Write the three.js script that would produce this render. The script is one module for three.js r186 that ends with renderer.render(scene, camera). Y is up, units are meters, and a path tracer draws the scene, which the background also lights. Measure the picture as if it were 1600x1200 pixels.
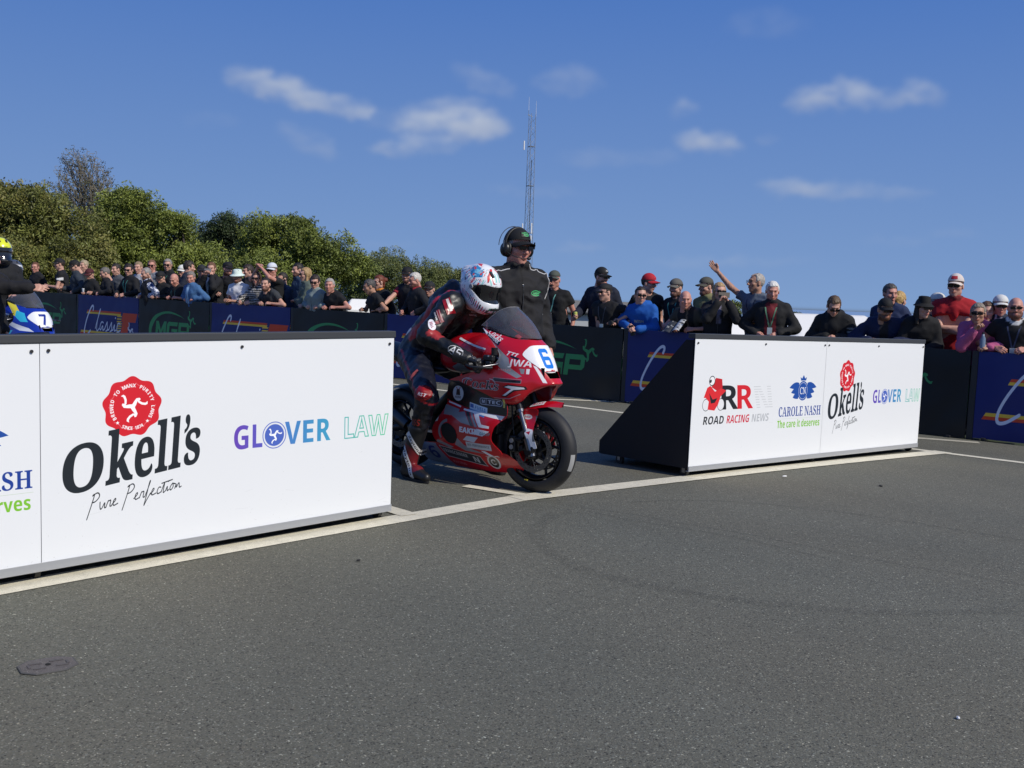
import * as THREE from 'three';
import { mergeGeometries, mergeVertices } from 'three/addons/utils/BufferGeometryUtils.js';
import { ImprovedNoise } from 'three/addons/math/ImprovedNoise.js';
import { TessellateModifier } from 'three/addons/modifiers/TessellateModifier.js';
import { RoundedBoxGeometry } from 'three/addons/geometries/RoundedBoxGeometry.js';

// ---------------------------------------------------------------- camera, sky, sun, exposure
const V = (x = 0, y = 0, z = 0) => new THREE.Vector3(x, y, z);
const scene = new THREE.Scene();
const FOCAL = 1640, HORIZON = 467, SLOPE = 0.0365;            // in pixels of the 1600 x 1200 photograph
const camera = new THREE.PerspectiveCamera(2 * Math.atan(600 / FOCAL) * 180 / Math.PI, 4 / 3, 0.1, 80000);
camera.position.set(0, 1.4, 0);
camera.rotation.set(-Math.atan((600 - HORIZON) / FOCAL), 0, Math.atan(SLOPE), 'YXZ');
camera.updateMatrixWorld(true);
scene.add(camera);
const renderer = new THREE.WebGLRenderer({ antialias: true });
renderer.toneMapping = THREE.LinearToneMapping;
renderer.toneMappingExposure = 0.95;
renderer.shadowMap.enabled = true;

const SUNDIR = V(0.80, 0, 0.60).multiplyScalar(Math.cos(0.70)).add(V(0, Math.sin(0.70), 0)).normalize();
const sun = new THREE.DirectionalLight(new THREE.Color(1.0, 0.94, 0.835), 3.75);
sun.position.copy(SUNDIR).multiplyScalar(60); sun.castShadow = true; sun.shadow.radius = 1;
sun.shadow.mapSize.set(4096, 4096);
Object.assign(sun.shadow.camera, { left: -30, right: 30, top: 30, bottom: -30, near: 1, far: 140 });
scene.add(sun); scene.add(sun.target);

function rng(seed) { let a = seed >>> 0; return () => { a = (a + 0x6d2b79f5) | 0; let t = Math.imul(a ^ (a >>> 15), 1 | a); t = (t + Math.imul(t ^ (t >>> 7), 61 | t)) ^ t; return ((t ^ (t >>> 14)) >>> 0) / 4294967296; }; }
const PN = new ImprovedNoise(), noise = (x, y, z) => PN.noise(x, y, z);
const fbm = (x, y, z, n = 4) => { let s = 0, a = 0.5; for (let i = 0; i < n; i++) { s += a * noise(x, y, z); x = x * 2.03 + 7.1; y = y * 2.03 + 3.7; z = z * 2.03 + 1.9; a *= 0.5; } return s; };
const clamp = (x, a = 0, b = 1) => Math.min(b, Math.max(a, x)), lerp = (a, b, t) => a + (b - a) * t;
const sstep = (a, b, x) => { const t = clamp((x - a) / (b - a)); return t * t * (3 - 2 * t); };

// view rays of the photograph, for measuring where things stand
const ray = (px, py) => V((px - 800) / FOCAL, -(py - 600) / FOCAL, -1).applyQuaternion(camera.quaternion);

{ // the sky: clear blue, paler towards the horizon, with small fair weather clouds
  const W = 2048, H = 1024, data = new Float32Array(W * H * 4);
  const clouds = [ // [px, py, half width, half height, strength, tilt] as seen in the photograph
    [395, 128, 44, 22, 0.60, 0.2], [450, 145, 56, 24, 0.72, 0.2], [520, 166, 62, 19, 0.66, 0.14], [565, 176, 26, 13, 0.4, 0], [482, 224, 46, 22, 0.30, 0.35],
    [690, 182, 70, 26, 0.66, -0.1], [745, 196, 50, 24, 0.70, 0.05], [700, 206, 80, 24, 0.55, 0], [622, 234, 42, 15, 0.58, 0.02], [665, 230, 40, 13, 0.34, 0], [752, 128, 44, 22, 0.28, 0.3],
    [890, 130, 48, 26, 0.30, 0], [1068, 172, 22, 16, 0.34, 0], [1085, 222, 32, 18, 0.66, 0], [1122, 226, 34, 18, 0.62, 0.05], [1196, 220, 20, 10, 0.2, 0], [1270, 158, 38, 24, 0.62, -0.1], [1320, 152, 44, 28, 0.60, 0.0],
    [1385, 156, 50, 20, 0.50, -0.1], [1445, 148, 34, 22, 0.44, 0.2], [940, 248, 60, 18, 0.16, 0], [1030, 246, 30, 14, 0.12, 0], [1240, 296, 50, 15, 0.42, 0.05], [1300, 298, 60, 14, 0.34, 0.0],
    [1385, 302, 70, 12, 0.22, 0.02], [1200, 40, 60, 26, 0.12, 0], [910, 388, 36, 9, 0.18, 0], [1090, 412, 70, 10, 0.14, 0], [330, 190, 40, 14, 0.06, 0], [820, 300, 60, 8, 0.09, 0.1], [870, 300, 40, 8, 0.08, 0.1], [1400, 378, 50, 8, 0.10, 0], [1490, 365, 40, 7, 0.10, 0], [1180, 410, 90, 9, 0.10, 0], [620, 190, 50, 16, 0.16, 0], [590, 385, 60, 8, 0.06, 0],
  ];
  const inv = camera.quaternion.clone().invert(), d = V(), q = V();
  const r = rng(5), far = [];
  for (let i = 0; i < 60; i++) far.push([r() * 6.283, 0.08 + 0.7 * r() * r(), 0.03 + 0.07 * r(), 0.012 + 0.02 * r(), 0.2 + 0.5 * r()]);
  for (let j = 0; j < H; j++) {
    const el = ((j + 0.5) / H - 0.5) * Math.PI;
    for (let i = 0; i < W; i++) {
      const az = ((i + 0.5) / W - 0.5) * 2 * Math.PI;
      d.set(Math.cos(az) * Math.cos(el), Math.sin(el), Math.sin(az) * Math.cos(el));
      const y = Math.max(0, d.y), t = Math.pow(clamp(y / 0.31), 0.88), u = clamp((y - 0.28) / 0.72);
      let R = lerp(0.225, 0.066, t), G = lerp(0.365, 0.180, t), B = lerp(0.630, 0.530, t);
      R = lerp(R, 0.030, u); G = lerp(G, 0.095, u); B = lerp(B, 0.34, u);
      const c = d.dot(SUNDIR), halo = Math.pow(clamp(c), 24) * 0.55 + Math.pow(clamp(c), 5) * 0.10;
      R += halo * 1.0; G += halo * 0.98; B += halo * 0.92;
      if (d.y < 0) { const k = sstep(0, -0.12, d.y); R = lerp(R, 0.10, k); G = lerp(G, 0.10, k); B = lerp(B, 0.095, k); }
      let a = 0, shade = 0;
      if (d.y > 0) {
        q.copy(d).applyQuaternion(inv);
        if (q.z < -0.5 && Math.abs(q.x / q.z) < 0.62) {
          const px = 800 - q.x / q.z * FOCAL, py = 600 + q.y / q.z * FOCAL;
          const wx = 22 * fbm(px / 34, py / 22, 3.3, 5), wy = 15 * fbm(px / 30, py / 20, 9.1, 5);
          const n = 0.5 + 1.25 * fbm(px / 48, py / 22, 1.7, 6);
          for (const [cx, cy, w, h, s, tilt] of clouds) {
            const dx = px + wx - cx, dy = py + wy - cy - tilt * dx, e = (dx / w) ** 2 + (dy / (dy < 0 ? h : h * 0.75)) ** 2;
            if (e < 1.8) { const k = sstep(1.8, 0.1, e) * s * clamp(0.18 + 0.95 * n); a = a + k * (1 - a); shade = Math.max(shade, clamp(0.45 - 0.5 * dy / h)); }
          }
        } else {
          for (const [fa, fe, w, h, s] of far) {
            let da = Math.abs(az - fa); da = Math.min(da, 6.2832 - da); if (da > 2.2 * w) continue;
            const e = ((da + 0.03 * noise(d.x * 20, d.y * 40, d.z * 20)) / w) ** 2 + ((el - fe + 0.012 * noise(d.x * 30, d.y * 50, d.z * 30)) / h) ** 2;
            if (e < 2) { a += sstep(2, 0.1, e) * s * (1 - a); shade = 0.7; }
          }
        }
      }
      const o = (j * W + i) * 4;
      data[o] = lerp(R, lerp(0.33, 0.52, shade), a); data[o + 1] = lerp(G, lerp(0.40, 0.58, shade), a); data[o + 2] = lerp(B, lerp(0.57, 0.69, shade), a); data[o + 3] = 1;
    }
  }
  const sky = new THREE.DataTexture(data, W, H, THREE.RGBAFormat, THREE.FloatType);
  sky.mapping = THREE.EquirectangularReflectionMapping; sky.magFilter = THREE.LinearFilter; sky.minFilter = THREE.LinearFilter; sky.colorSpace = THREE.LinearSRGBColorSpace; sky.needsUpdate = true;
  scene.background = sky; scene.environment = sky;
}

// ---------------------------------------------------------------- helpers
const taken = new Map();
function numbered(name) { const n = taken.get(name) ?? 0; taken.set(name, n + 1); return n ? name + '_' + String(n).padStart(3, '0') : name; }
function tag(o, label, category, group, kind) { o.userData = { label, category }; if (group) o.userData.group = group; if (kind) o.userData.kind = kind; return o; }
function thing(name, label, category, p = V(), turn = 0, group) {
  const g = new THREE.Group(); g.name = numbered(name); g.position.copy(p); g.rotation.y = turn; scene.add(g);
  return tag(g, label, category, group);
}
function flat(g) { // plain position, normal, uv (and colour) without an index, so that anything merges
  let h = g.index ? g.toNonIndexed() : g;
  for (const k of Object.keys(h.attributes)) if (!['position', 'normal', 'uv', 'color'].includes(k)) h.deleteAttribute(k);
  if (!h.attributes.normal) h.computeVertexNormals();
  if (!h.attributes.uv) h.setAttribute('uv', new THREE.BufferAttribute(new Float32Array(h.attributes.position.count * 2), 2));
  return h;
}
function merge(list) {
  const l = list.flat().map(flat), col = l.some((g) => g.attributes.color);
  if (col) for (const g of l) if (!g.attributes.color) g.setAttribute('color', new THREE.BufferAttribute(new Float32Array(g.attributes.position.count * 3).fill(1), 3));
  return mergeGeometries(l, false);
}
function mesh(name, geos, mat, parent) {
  const m = new THREE.Mesh(Array.isArray(geos) ? (geos.length > 1 ? merge(geos) : geos[0]) : geos, mat);
  m.castShadow = m.receiveShadow = true; m.name = parent ? name : numbered(name); (parent ?? scene).add(m); return m;
}
const struct = (name, geos, mat, label) => { const m = mesh(name, geos, mat); m.userData = { kind: 'structure' }; if (label) m.userData.label = label; return m; };
const mv = (g, x = 0, y = 0, z = 0) => g.translate(x, y, z);
const box = (w, h, d, x = 0, y = 0, z = 0, r = 0.004) => new RoundedBoxGeometry(w, h, d, 1, Math.min(r, w / 3, h / 3, d / 3)).translate(x, y, z);
function rod(a, b, r0, r1 = r0, seg = 10, open = false) { // a tapered cylinder between two points
  const l = a.distanceTo(b), g = new THREE.CylinderGeometry(r1, r0, l, seg, 1, open);
  g.applyQuaternion(new THREE.Quaternion().setFromUnitVectors(V(0, 1, 0), b.clone().sub(a).normalize()));
  return g.translate((a.x + b.x) / 2, (a.y + b.y) / 2, (a.z + b.z) / 2);
}
const pipe = (pts, r, n = 24, seg = 8) => new THREE.TubeGeometry(new THREE.CatmullRomCurve3(pts.map((p) => V(...p))), n, r, seg, false);
const ball = (r, x, y, z, sx = 1, sy = 1, sz = 1, n = 16) => new THREE.SphereGeometry(r, n, Math.ceil(n * 0.7)).scale(sx, sy, sz).translate(x, y, z);
function grid(nu, nv, f, uvf) { // a sheet of (nu x nv) cells through f(u, v)
  const p = [], t = [], ix = [];
  for (let j = 0; j <= nv; j++) for (let i = 0; i <= nu; i++) { const u = i / nu, v = j / nv, q = f(u, v); p.push(q.x, q.y, q.z); const w = uvf ? uvf(q, u, v) : [u, v]; t.push(w[0], w[1]); }
  for (let j = 0; j < nv; j++) for (let i = 0; i < nu; i++) { const a = j * (nu + 1) + i, b = a + nu + 1; ix.push(a, a + 1, b, a + 1, b + 1, b); }
  const g = new THREE.BufferGeometry(); g.setAttribute('position', new THREE.Float32BufferAttribute(p, 3)); g.setAttribute('uv', new THREE.Float32BufferAttribute(t, 2)); g.setIndex(ix); g.computeVertexNormals(); return g;
}
function sheet(outline, h, edge = 0.05) { // a tessellated flat polygon in x, y
  const s = new THREE.Shape(outline.map(([x, y]) => new THREE.Vector2(x, y)));
  return new TessellateModifier(edge, 7).modify(new THREE.ShapeGeometry(s));
}
const curveOutline = (pts, n = 60, closed = true) => new THREE.CatmullRomCurve3(pts.map(([x, y]) => V(x, y, 0)), closed, 'catmullrom', 0.4).getPoints(n).map((p) => [p.x, p.y]).slice(0, closed ? -1 : undefined);
function plate(outline, zf, thick, edge = 0.04, uvf) { // a shell: the outline in x, y pushed to z = zf(x, y), with thickness and a rim
  const put = (g, dz) => { const a = g.attributes.position, t = g.attributes.uv; for (let i = 0; i < a.count; i++) { const x = a.getX(i), y = a.getY(i); a.setZ(i, zf(x, y) + dz); if (uvf) { const w = uvf(x, y); t.setXY(i, w[0], w[1]); } } return g; };
  const smooth = (g) => { g.deleteAttribute('normal'); const m = mergeVertices(g, 1e-5); m.computeVertexNormals(); return m; };
  const f = smooth(put(sheet(outline, 0, edge), 0)), b = smooth(put(sheet(outline, 0, edge), -thick));
  b.setIndex([...b.index.array].map((_, i, a) => a[i - (i % 3) + (2 - (i % 3))])); b.computeVertexNormals();
  const dense = []; for (let i = 0; i < outline.length; i++) { const [x0, y0] = outline[i], [x1, y1] = outline[(i + 1) % outline.length], n = Math.max(1, Math.ceil(Math.hypot(x1 - x0, y1 - y0) / edge)); for (let k = 0; k < n; k++) dense.push([lerp(x0, x1, k / n), lerp(y0, y1, k / n)]); }
  const rim = grid(dense.length, 1, (u, v) => { const [x, y] = dense[Math.round(u * dense.length) % dense.length]; return V(x, y, zf(x, y) - v * thick); }, uvf && ((q) => uvf(q.x, q.y)));
  return [f, b, rim];
}
function canvas(w, h, draw) { const c = document.createElement('canvas'); c.width = w; c.height = h; const x = c.getContext('2d'); draw(x, w, h); const t = new THREE.CanvasTexture(c); t.colorSpace = THREE.SRGBColorSpace; t.anisotropy = 8; t.magFilter = THREE.LinearFilter; return t; }
const M = (color, roughness = 0.6, metalness = 0, more = {}) => new THREE.MeshStandardMaterial({ color: Array.isArray(color) ? new THREE.Color(...color) : color, roughness, metalness, side: THREE.DoubleSide, ...more });
const PM = (color, roughness, more = {}) => new THREE.MeshPhysicalMaterial({ color: Array.isArray(color) ? new THREE.Color(...color) : color, roughness, side: THREE.DoubleSide, ...more });
function dataTex(n, f, channels = 4, srgb = true) {
  const d = new Uint8Array(n * n * 4); f(d, n); const t = new THREE.DataTexture(d, n, n); t.wrapS = t.wrapT = THREE.RepeatWrapping; t.magFilter = THREE.LinearFilter; t.minFilter = THREE.LinearMipmapLinearFilter; if (srgb) t.colorSpace = THREE.SRGBColorSpace; t.needsUpdate = true; return t;
}

// surface nets: meshes the zero level of a distance field on a grid
function nets(f, lo, hi, cell, colour) {
  const nx = Math.ceil((hi[0] - lo[0]) / cell) + 1, ny = Math.ceil((hi[1] - lo[1]) / cell) + 1, nz = Math.ceil((hi[2] - lo[2]) / cell) + 1;
  const S = new Float32Array(nx * ny * nz), B = 4, reach = cell * B * 0.9 * 1.35;
  for (let k0 = 0; k0 < nz; k0 += B) for (let j0 = 0; j0 < ny; j0 += B) for (let i0 = 0; i0 < nx; i0 += B) {
    const c = f(lo[0] + (i0 + 1.5) * cell, lo[1] + (j0 + 1.5) * cell, lo[2] + (k0 + 1.5) * cell), skip = Math.abs(c) > reach;
    for (let k = k0; k < Math.min(nz, k0 + B); k++) for (let j = j0; j < Math.min(ny, j0 + B); j++) for (let i = i0; i < Math.min(nx, i0 + B); i++)
      S[(k * ny + j) * nx + i] = skip ? c : f(lo[0] + i * cell, lo[1] + j * cell, lo[2] + k * cell);
  }
  const at = new Int32Array(nx * ny * nz).fill(-1), P = [], ix = [], o = (i, j, k) => (k * ny + j) * nx + i;
  const E = [[0, 1], [2, 3], [4, 5], [6, 7], [0, 2], [1, 3], [4, 6], [5, 7], [0, 4], [1, 5], [2, 6], [3, 7]], v = new Float32Array(8);
  for (let k = 0; k < nz - 1; k++) for (let j = 0; j < ny - 1; j++) for (let i = 0; i < nx - 1; i++) {
    let m = 0; for (let c = 0; c < 8; c++) { v[c] = S[o(i + (c & 1), j + ((c >> 1) & 1), k + (c >> 2))]; if (v[c] < 0) m |= 1 << c; }
    if (m === 0 || m === 255) continue;
    let x = 0, y = 0, z = 0, n = 0;
    for (const [a, b] of E) { if ((v[a] < 0) === (v[b] < 0)) continue; const t = v[a] / (v[a] - v[b]); x += lerp(a & 1, b & 1, t); y += lerp((a >> 1) & 1, (b >> 1) & 1, t); z += lerp(a >> 2, b >> 2, t); n++; }
    at[o(i, j, k)] = P.length / 3; P.push(lo[0] + (i + x / n) * cell, lo[1] + (j + y / n) * cell, lo[2] + (k + z / n) * cell);
  }
  const quad = (a, b, c, d, flip) => { if (a < 0 || b < 0 || c < 0 || d < 0) return; flip ? ix.push(a, c, b, a, d, c) : ix.push(a, b, c, a, c, d); };
  for (let k = 1; k < nz - 1; k++) for (let j = 1; j < ny - 1; j++) for (let i = 1; i < nx - 1; i++) {
    const s = S[o(i, j, k)] < 0;
    if (s !== S[o(i + 1, j, k)] < 0) quad(at[o(i, j - 1, k - 1)], at[o(i, j, k - 1)], at[o(i, j, k)], at[o(i, j - 1, k)], !s);
    if (s !== S[o(i, j + 1, k)] < 0) quad(at[o(i - 1, j, k - 1)], at[o(i - 1, j, k)], at[o(i, j, k)], at[o(i, j, k - 1)], !s);
    if (s !== S[o(i, j, k + 1)] < 0) quad(at[o(i - 1, j - 1, k)], at[o(i, j - 1, k)], at[o(i, j, k)], at[o(i - 1, j, k)], !s);
  }
  const g = new THREE.BufferGeometry(); g.setAttribute('position', new THREE.Float32BufferAttribute(P, 3)); g.setIndex(ix); g.computeVertexNormals();
  if (colour) { const c = new Float32Array(P.length); for (let i = 0; i < P.length; i += 3) { const q = colour(P[i], P[i + 1], P[i + 2]); c[i] = q[0]; c[i + 1] = q[1]; c[i + 2] = q[2]; } g.setAttribute('color', new THREE.BufferAttribute(c, 3)); }
  return g;
}
const smin = (a, b, k) => { const h = Math.max(k - Math.abs(a - b), 0) / k; return Math.min(a, b) - h * h * k * 0.25; };
const smax = (a, b, k) => -smin(-a, -b, k);
const cone = (px, py, pz, a, b, ra, rb) => { const dx = b.x - a.x, dy = b.y - a.y, dz = b.z - a.z, l = dx * dx + dy * dy + dz * dz, t = l < 1e-9 ? 0 : clamp(((px - a.x) * dx + (py - a.y) * dy + (pz - a.z) * dz) / l); return Math.hypot(px - a.x - dx * t, py - a.y - dy * t, pz - a.z - dz * t) - lerp(ra, rb, t); };
const ell = (x, y, z, cx, cy, cz, rx, ry, rz) => { x -= cx; y -= cy; z -= cz; const k0 = Math.hypot(x / rx, y / ry, z / rz), k1 = Math.hypot(x / rx / rx, y / ry / ry, z / rz / rz); return k1 < 1e-9 ? -Math.min(rx, ry, rz) : k0 * (k0 - 1) / k1; };
function boneField(bones, k = 0.03) { // [a, b, ra, rb, tag]
  return (x, y, z) => { let d = 1e3; for (const o of bones) d = smin(d, cone(x, y, z, o[0], o[1], o[2], o[3]), o[5] ?? k); return d; };
}
const nearestBone = (bones, x, y, z) => { let d = 1e3, n = null; for (const o of bones) { const e = cone(x, y, z, o[0], o[1], o[2], o[3]); if (e < d) { d = e; n = o; } } return n; };
function boundsOf(bones, pad) { const lo = [1e3, 1e3, 1e3], hi = [-1e3, -1e3, -1e3]; for (const [a, b, ra, rb] of bones) for (const [p, r] of [[a, ra], [b, rb]]) p.toArray().forEach((v, i) => { lo[i] = Math.min(lo[i], v - r - pad); hi[i] = Math.max(hi[i], v + r + pad); }); return [lo, hi]; }
function press(f, p, dir, max = 0.9) { // walks from p along dir to the surface of the field
  const q = p.clone(); for (let i = 0, s = 0; i < 40; i++) { const d = f(q.x, q.y, q.z); if (Math.abs(d) < 0.0006) break; s += d; if (s > max) break; q.addScaledVector(dir, d * 0.9); } return q;
}
function patch(f, c, right, up, w, h, dir, n = 10, m = 6, off = 0.003) { // a printed patch that lies on the field's surface
  return grid(n, m, (u, v) => press(f, c.clone().addScaledVector(right, (u - 0.5) * w).addScaledVector(up, (v - 0.5) * h), dir).addScaledVector(dir, -off));
}

// ---------------------------------------------------------------- the lie of the land
const TH = 44.5 * Math.PI / 180, CROWN = 0.0017;
const HV = V(Math.cos(TH), 0, Math.sin(TH)), NV = V(Math.sin(TH), 0, -Math.cos(TH));   // along the road (the way the bikes go), across it away from the camera
const W0 = V(0.206, 0, -7.58);                                                            // where the front wheel of the red motorcycle stands
const roadY = (t) => -CROWN * Math.min(t * t, 56);
const ST = (p) => { const q = p.clone().sub(W0); return [q.dot(HV), q.dot(NV)]; };
const road = (s, t, up = 0) => W0.clone().addScaledVector(HV, s).addScaledVector(NV, t).setY(roadY(t) + up);
function G(px, py, up = 0) { const d = ray(px, py); let y = up, p = V(); for (let i = 0; i < 8; i++) { p = d.clone().multiplyScalar((y - 1.4) / d.y).add(camera.position); y = roadY(ST(p)[1]) + up; } return p; }
const at = (px, py, depth) => { const d = ray(px, py); return d.multiplyScalar(depth / -d.z).add(camera.position); };
const groundY = (t) => -0.13 - 2.6 * sstep(12, 32, t) - 90 * sstep(70, 900, t);   // the land falls away behind the crowd
const FA = 36.5 * Math.PI / 180, FP0 = V(1.622, 0, -15.5), FD = V(Math.cos(FA), 0, Math.sin(FA)), FN = V(Math.sin(FA), 0, -Math.cos(FA)), BL = 2.42;   // the line of boards behind the road: a joint, its direction, the way to the crowd, the length of a board
const fenceAt = (s, off = 0) => FP0.clone().addScaledVector(FD, s).addScaledVector(FN, off), fenceS = (p) => p.clone().sub(FP0).dot(FD), FENCE_TOP = (s) => 1.02 - 0.0205 * s / BL, FENCE_BASE = (s) => roadY(ST(fenceAt(s))[1]);
function onFence(px, py, off) { const d = ray(px, py), o = camera.position; return d.clone().multiplyScalar((off - o.clone().sub(FP0).dot(FN)) / d.dot(FN)).add(o); }  // on the upright plane off metres behind the boards

// ---------------------------------------------------------------- ground, road, markings
const asphaltPixels = (() => {
  const n = 2048, col = new Float32Array(n * n * 3), hgt = new Float32Array(n * n), r = rng(11);
  for (let i = 0; i < n * n; i++) { const g = 0.285 + 0.05 * (r() - 0.5); col[i * 3] = g; col[i * 3 + 1] = g * 1.0; col[i * 3 + 2] = g * 0.97; hgt[i] = 0.25 + 0.1 * r(); }
  for (let k = 0; k < 230000; k++) {
    const cx = r() * n, cy = r() * n, rad = 1.3 + 2.3 * r() * r(), as = 0.6 + 0.8 * r(), u = r();
    let g = 0.245 + 0.125 * r(); if (u < 0.16) g = 0.15 + 0.07 * r(); else if (u > 0.960) g = 0.43 + 0.11 * r(); else if (u > 0.9635) g = 0.70;
    const w = 1 + 0.05 * (r() - 0.5), hh = 0.5 + 0.5 * r(), R = Math.ceil(rad * 1.5), a = r() * 3.14, ca = Math.cos(a), sa = Math.sin(a), small = u > 0.985 ? 0.6 : 1;
    for (let dy = -R; dy <= R; dy++) for (let dx = -R; dx <= R; dx++) {
      const x = (dx * ca + dy * sa) / as, y = (-dx * sa + dy * ca) * as; if (x * x + y * y > rad * rad * small) continue;
      const i = ((Math.floor(cy + dy) + n) % n) * n + ((Math.floor(cx + dx) + n) % n), q = 1 - (x * x + y * y) / (rad * rad) * 0.4;
      col[i * 3] = g * w; col[i * 3 + 1] = g; col[i * 3 + 2] = g * (0.985 / w); hgt[i] = hh * q;
    }
  }
  return { n, col, hgt };
})();
const asphaltMap = dataTex(2048, (d, n) => { for (let i = 0; i < n * n; i++) { for (let c = 0; c < 3; c++) d[i * 4 + c] = 255 * clamp(asphaltPixels.col[i * 3 + c] * 1.16); d[i * 4 + 3] = 255; } });
const asphaltBump = dataTex(2048, (d, n) => { for (let i = 0; i < n * n; i++) { d[i * 4] = d[i * 4 + 1] = d[i * 4 + 2] = 255 * clamp(asphaltPixels.hgt[i]); d[i * 4 + 3] = 255; } }, 4, false);
const asphalt = M([1.30, 1.27, 1.01], 0.9, 0, { map: asphaltMap, bumpMap: asphaltBump, bumpScale: 0.002, vertexColors: true });
{
  const grass = M([0.055, 0.075, 0.028], 0.95, 0, { map: dataTex(256, (d, n) => { const r = rng(3); for (let i = 0; i < n * n; i++) { const v = 150 + 105 * r(); d[i * 4] = v; d[i * 4 + 1] = v; d[i * 4 + 2] = v * 0.9; d[i * 4 + 3] = 255; } }) });
  const g = new THREE.RingGeometry(0.01, 1500, 72, 90).rotateX(-Math.PI / 2); { const q = g.attributes.position; for (let i = 0; i < q.count; i++) { const r = Math.hypot(q.getX(i), q.getZ(i)), k = Math.pow(r / 1500, 1.6); q.setXYZ(i, q.getX(i) * k, 0, q.getZ(i) * k); } }
  const u = g.attributes.uv, gq = g.attributes.position; for (let i = 0; i < u.count; i++) u.setXY(i, gq.getX(i), gq.getZ(i));
  const gp = g.attributes.position; for (let i = 0; i < gp.count; i++) gp.setY(i, groundY(ST(V(gp.getX(i), 0, gp.getZ(i)))[1])); g.computeVertexNormals();
  struct('ground', g, grass);
  const sea = new THREE.RingGeometry(150, 60000, 64, 12).rotateX(-Math.PI / 2).translate(0, -22, 0);
  struct('sea', sea, M([0.22, 0.34, 0.52], 0.6));
  const rg = grid(200, 130, (a, b) => { const s = lerp(-60, 34, a), t = lerp(-20, 7.28, b); return road(s, t); }, (q) => { const [s, t] = ST(q); return [s / 3.1, t / 3.1]; });
  const p = rg.attributes.position, c = new Float32Array(p.count * 3);
  for (let i = 0; i < p.count; i++) {
    const [s, t] = ST(V(p.getX(i), 0, p.getZ(i)));
    const a = 0.5 * noise(s * 0.5, t * 1.4, 2) + 0.6 * noise(s * 0.18, t * 0.6, 7) + 0.3 * noise(s * 2.1, t * 2.3, 4), v = 1 + 0.20 * a, w = 0.05 * noise(s * 0.3, t * 0.9, 12);
    c[i * 3] = v * (1 + w); c[i * 3 + 1] = v; c[i * 3 + 2] = v * (1 - w);
  }
  rg.setAttribute('color', new THREE.BufferAttribute(c, 3));
  struct('road', rg, asphalt);
}
const paintMap = dataTex(512, (d, n) => { const r = rng(8); for (let j = 0; j < n; j++) for (let i = 0; i < n; i++) { const o = (j * n + i) * 4, w = fbm(i / 40, j / 40, 5, 3), s = r(); let v = 226 + 20 * (r() - 0.5) + 30 * w; if (s < 0.035 + 0.08 * clamp(w * 2)) v = 140 + 40 * r(); d[o] = v; d[o + 1] = v * 0.985; d[o + 2] = v * 0.925; d[o + 3] = 255; } });
const whitePaint = M([0.98, 0.95, 0.86], 0.7, 0, { map: paintMap, bumpMap: asphaltBump, bumpScale: 0.0015 });
const worn = M([0.66, 0.64, 0.58], 0.75, 0, { map: paintMap, bumpMap: asphaltBump, bumpScale: 0.0015 });
function marking(name, a, b, w, label, mat = whitePaint, lift = 0.004) { // a painted line on the road between two points of it, with slightly ragged edges
  const [s0, t0] = ST(a), [s1, t1] = ST(b), L = Math.hypot(s1 - s0, t1 - t0), n = Math.ceil(L / 0.06), ux = (s1 - s0) / L, uy = (t1 - t0) / L;
  const g = grid(n, 1, (u, v) => { const e = (v - 0.5) * w + 0.004 * noise(u * L * 9, v * 7, s0), s = lerp(s0, s1, u) - uy * e, t = lerp(t0, t1, u) + ux * e; return road(s, t, lift); }, (q) => { const [s, t] = ST(q); return [s / 1.1, t / 1.1]; });
  return struct(name, g, mat, label);
}
const mid = (a, b) => a.clone().add(b).multiplyScalar(0.5);
{
  const k0 = mid(G(812, 772), G(800, 788)), far = mid(G(1478, 704), G(1470, 709));
  const l0 = mid(G(0, 913), G(0, 931)), l1 = mid(G(600, 808), G(600, 823));
  const dir = l0.clone().sub(l1); const lEnd = l1.clone().addScaledVector(dir, 2.2);
  marking('start_line', lEnd, k0.clone().addScaledVector(k0.clone().sub(lEnd).normalize(), 0.05), 0.185, 'white start line along the left barrier');
  marking('start_line', k0, far, 0.195, 'white start line along the right barrier', whitePaint, 0.006);
  marking('grid_line', G(727, 760), G(822, 775), 0.10, 'thin white grid line running back from the start line', whitePaint, 0.007);
  marking('grid_line', G(596, 793), G(640, 806), 0.13, 'short white grid line at the end of the left barrier', whitePaint, 0.007);
  const e0 = G(862, 631.5), e1 = G(1600, 723.6);
  marking('edge_line', e0.clone().addScaledVector(e1.clone().sub(e0), -3), e1.clone().addScaledVector(e1.clone().sub(e0), 0.6), 0.13, 'thin white line along the far side of the road');
  marking('kerb_line', G(852, 623.5), G(985, 628.6), 0.17, 'white line near the boards behind the red motorcycle');
  marking('kerb_line', G(1425, 684), G(1530, 692), 0.18, 'white line near the boards beside the right barrier', worn);
  marking('kerb_line', G(600, 585), G(640, 586.5), 0.10, 'white line near the boards left of the red motorcycle');
}
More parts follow.
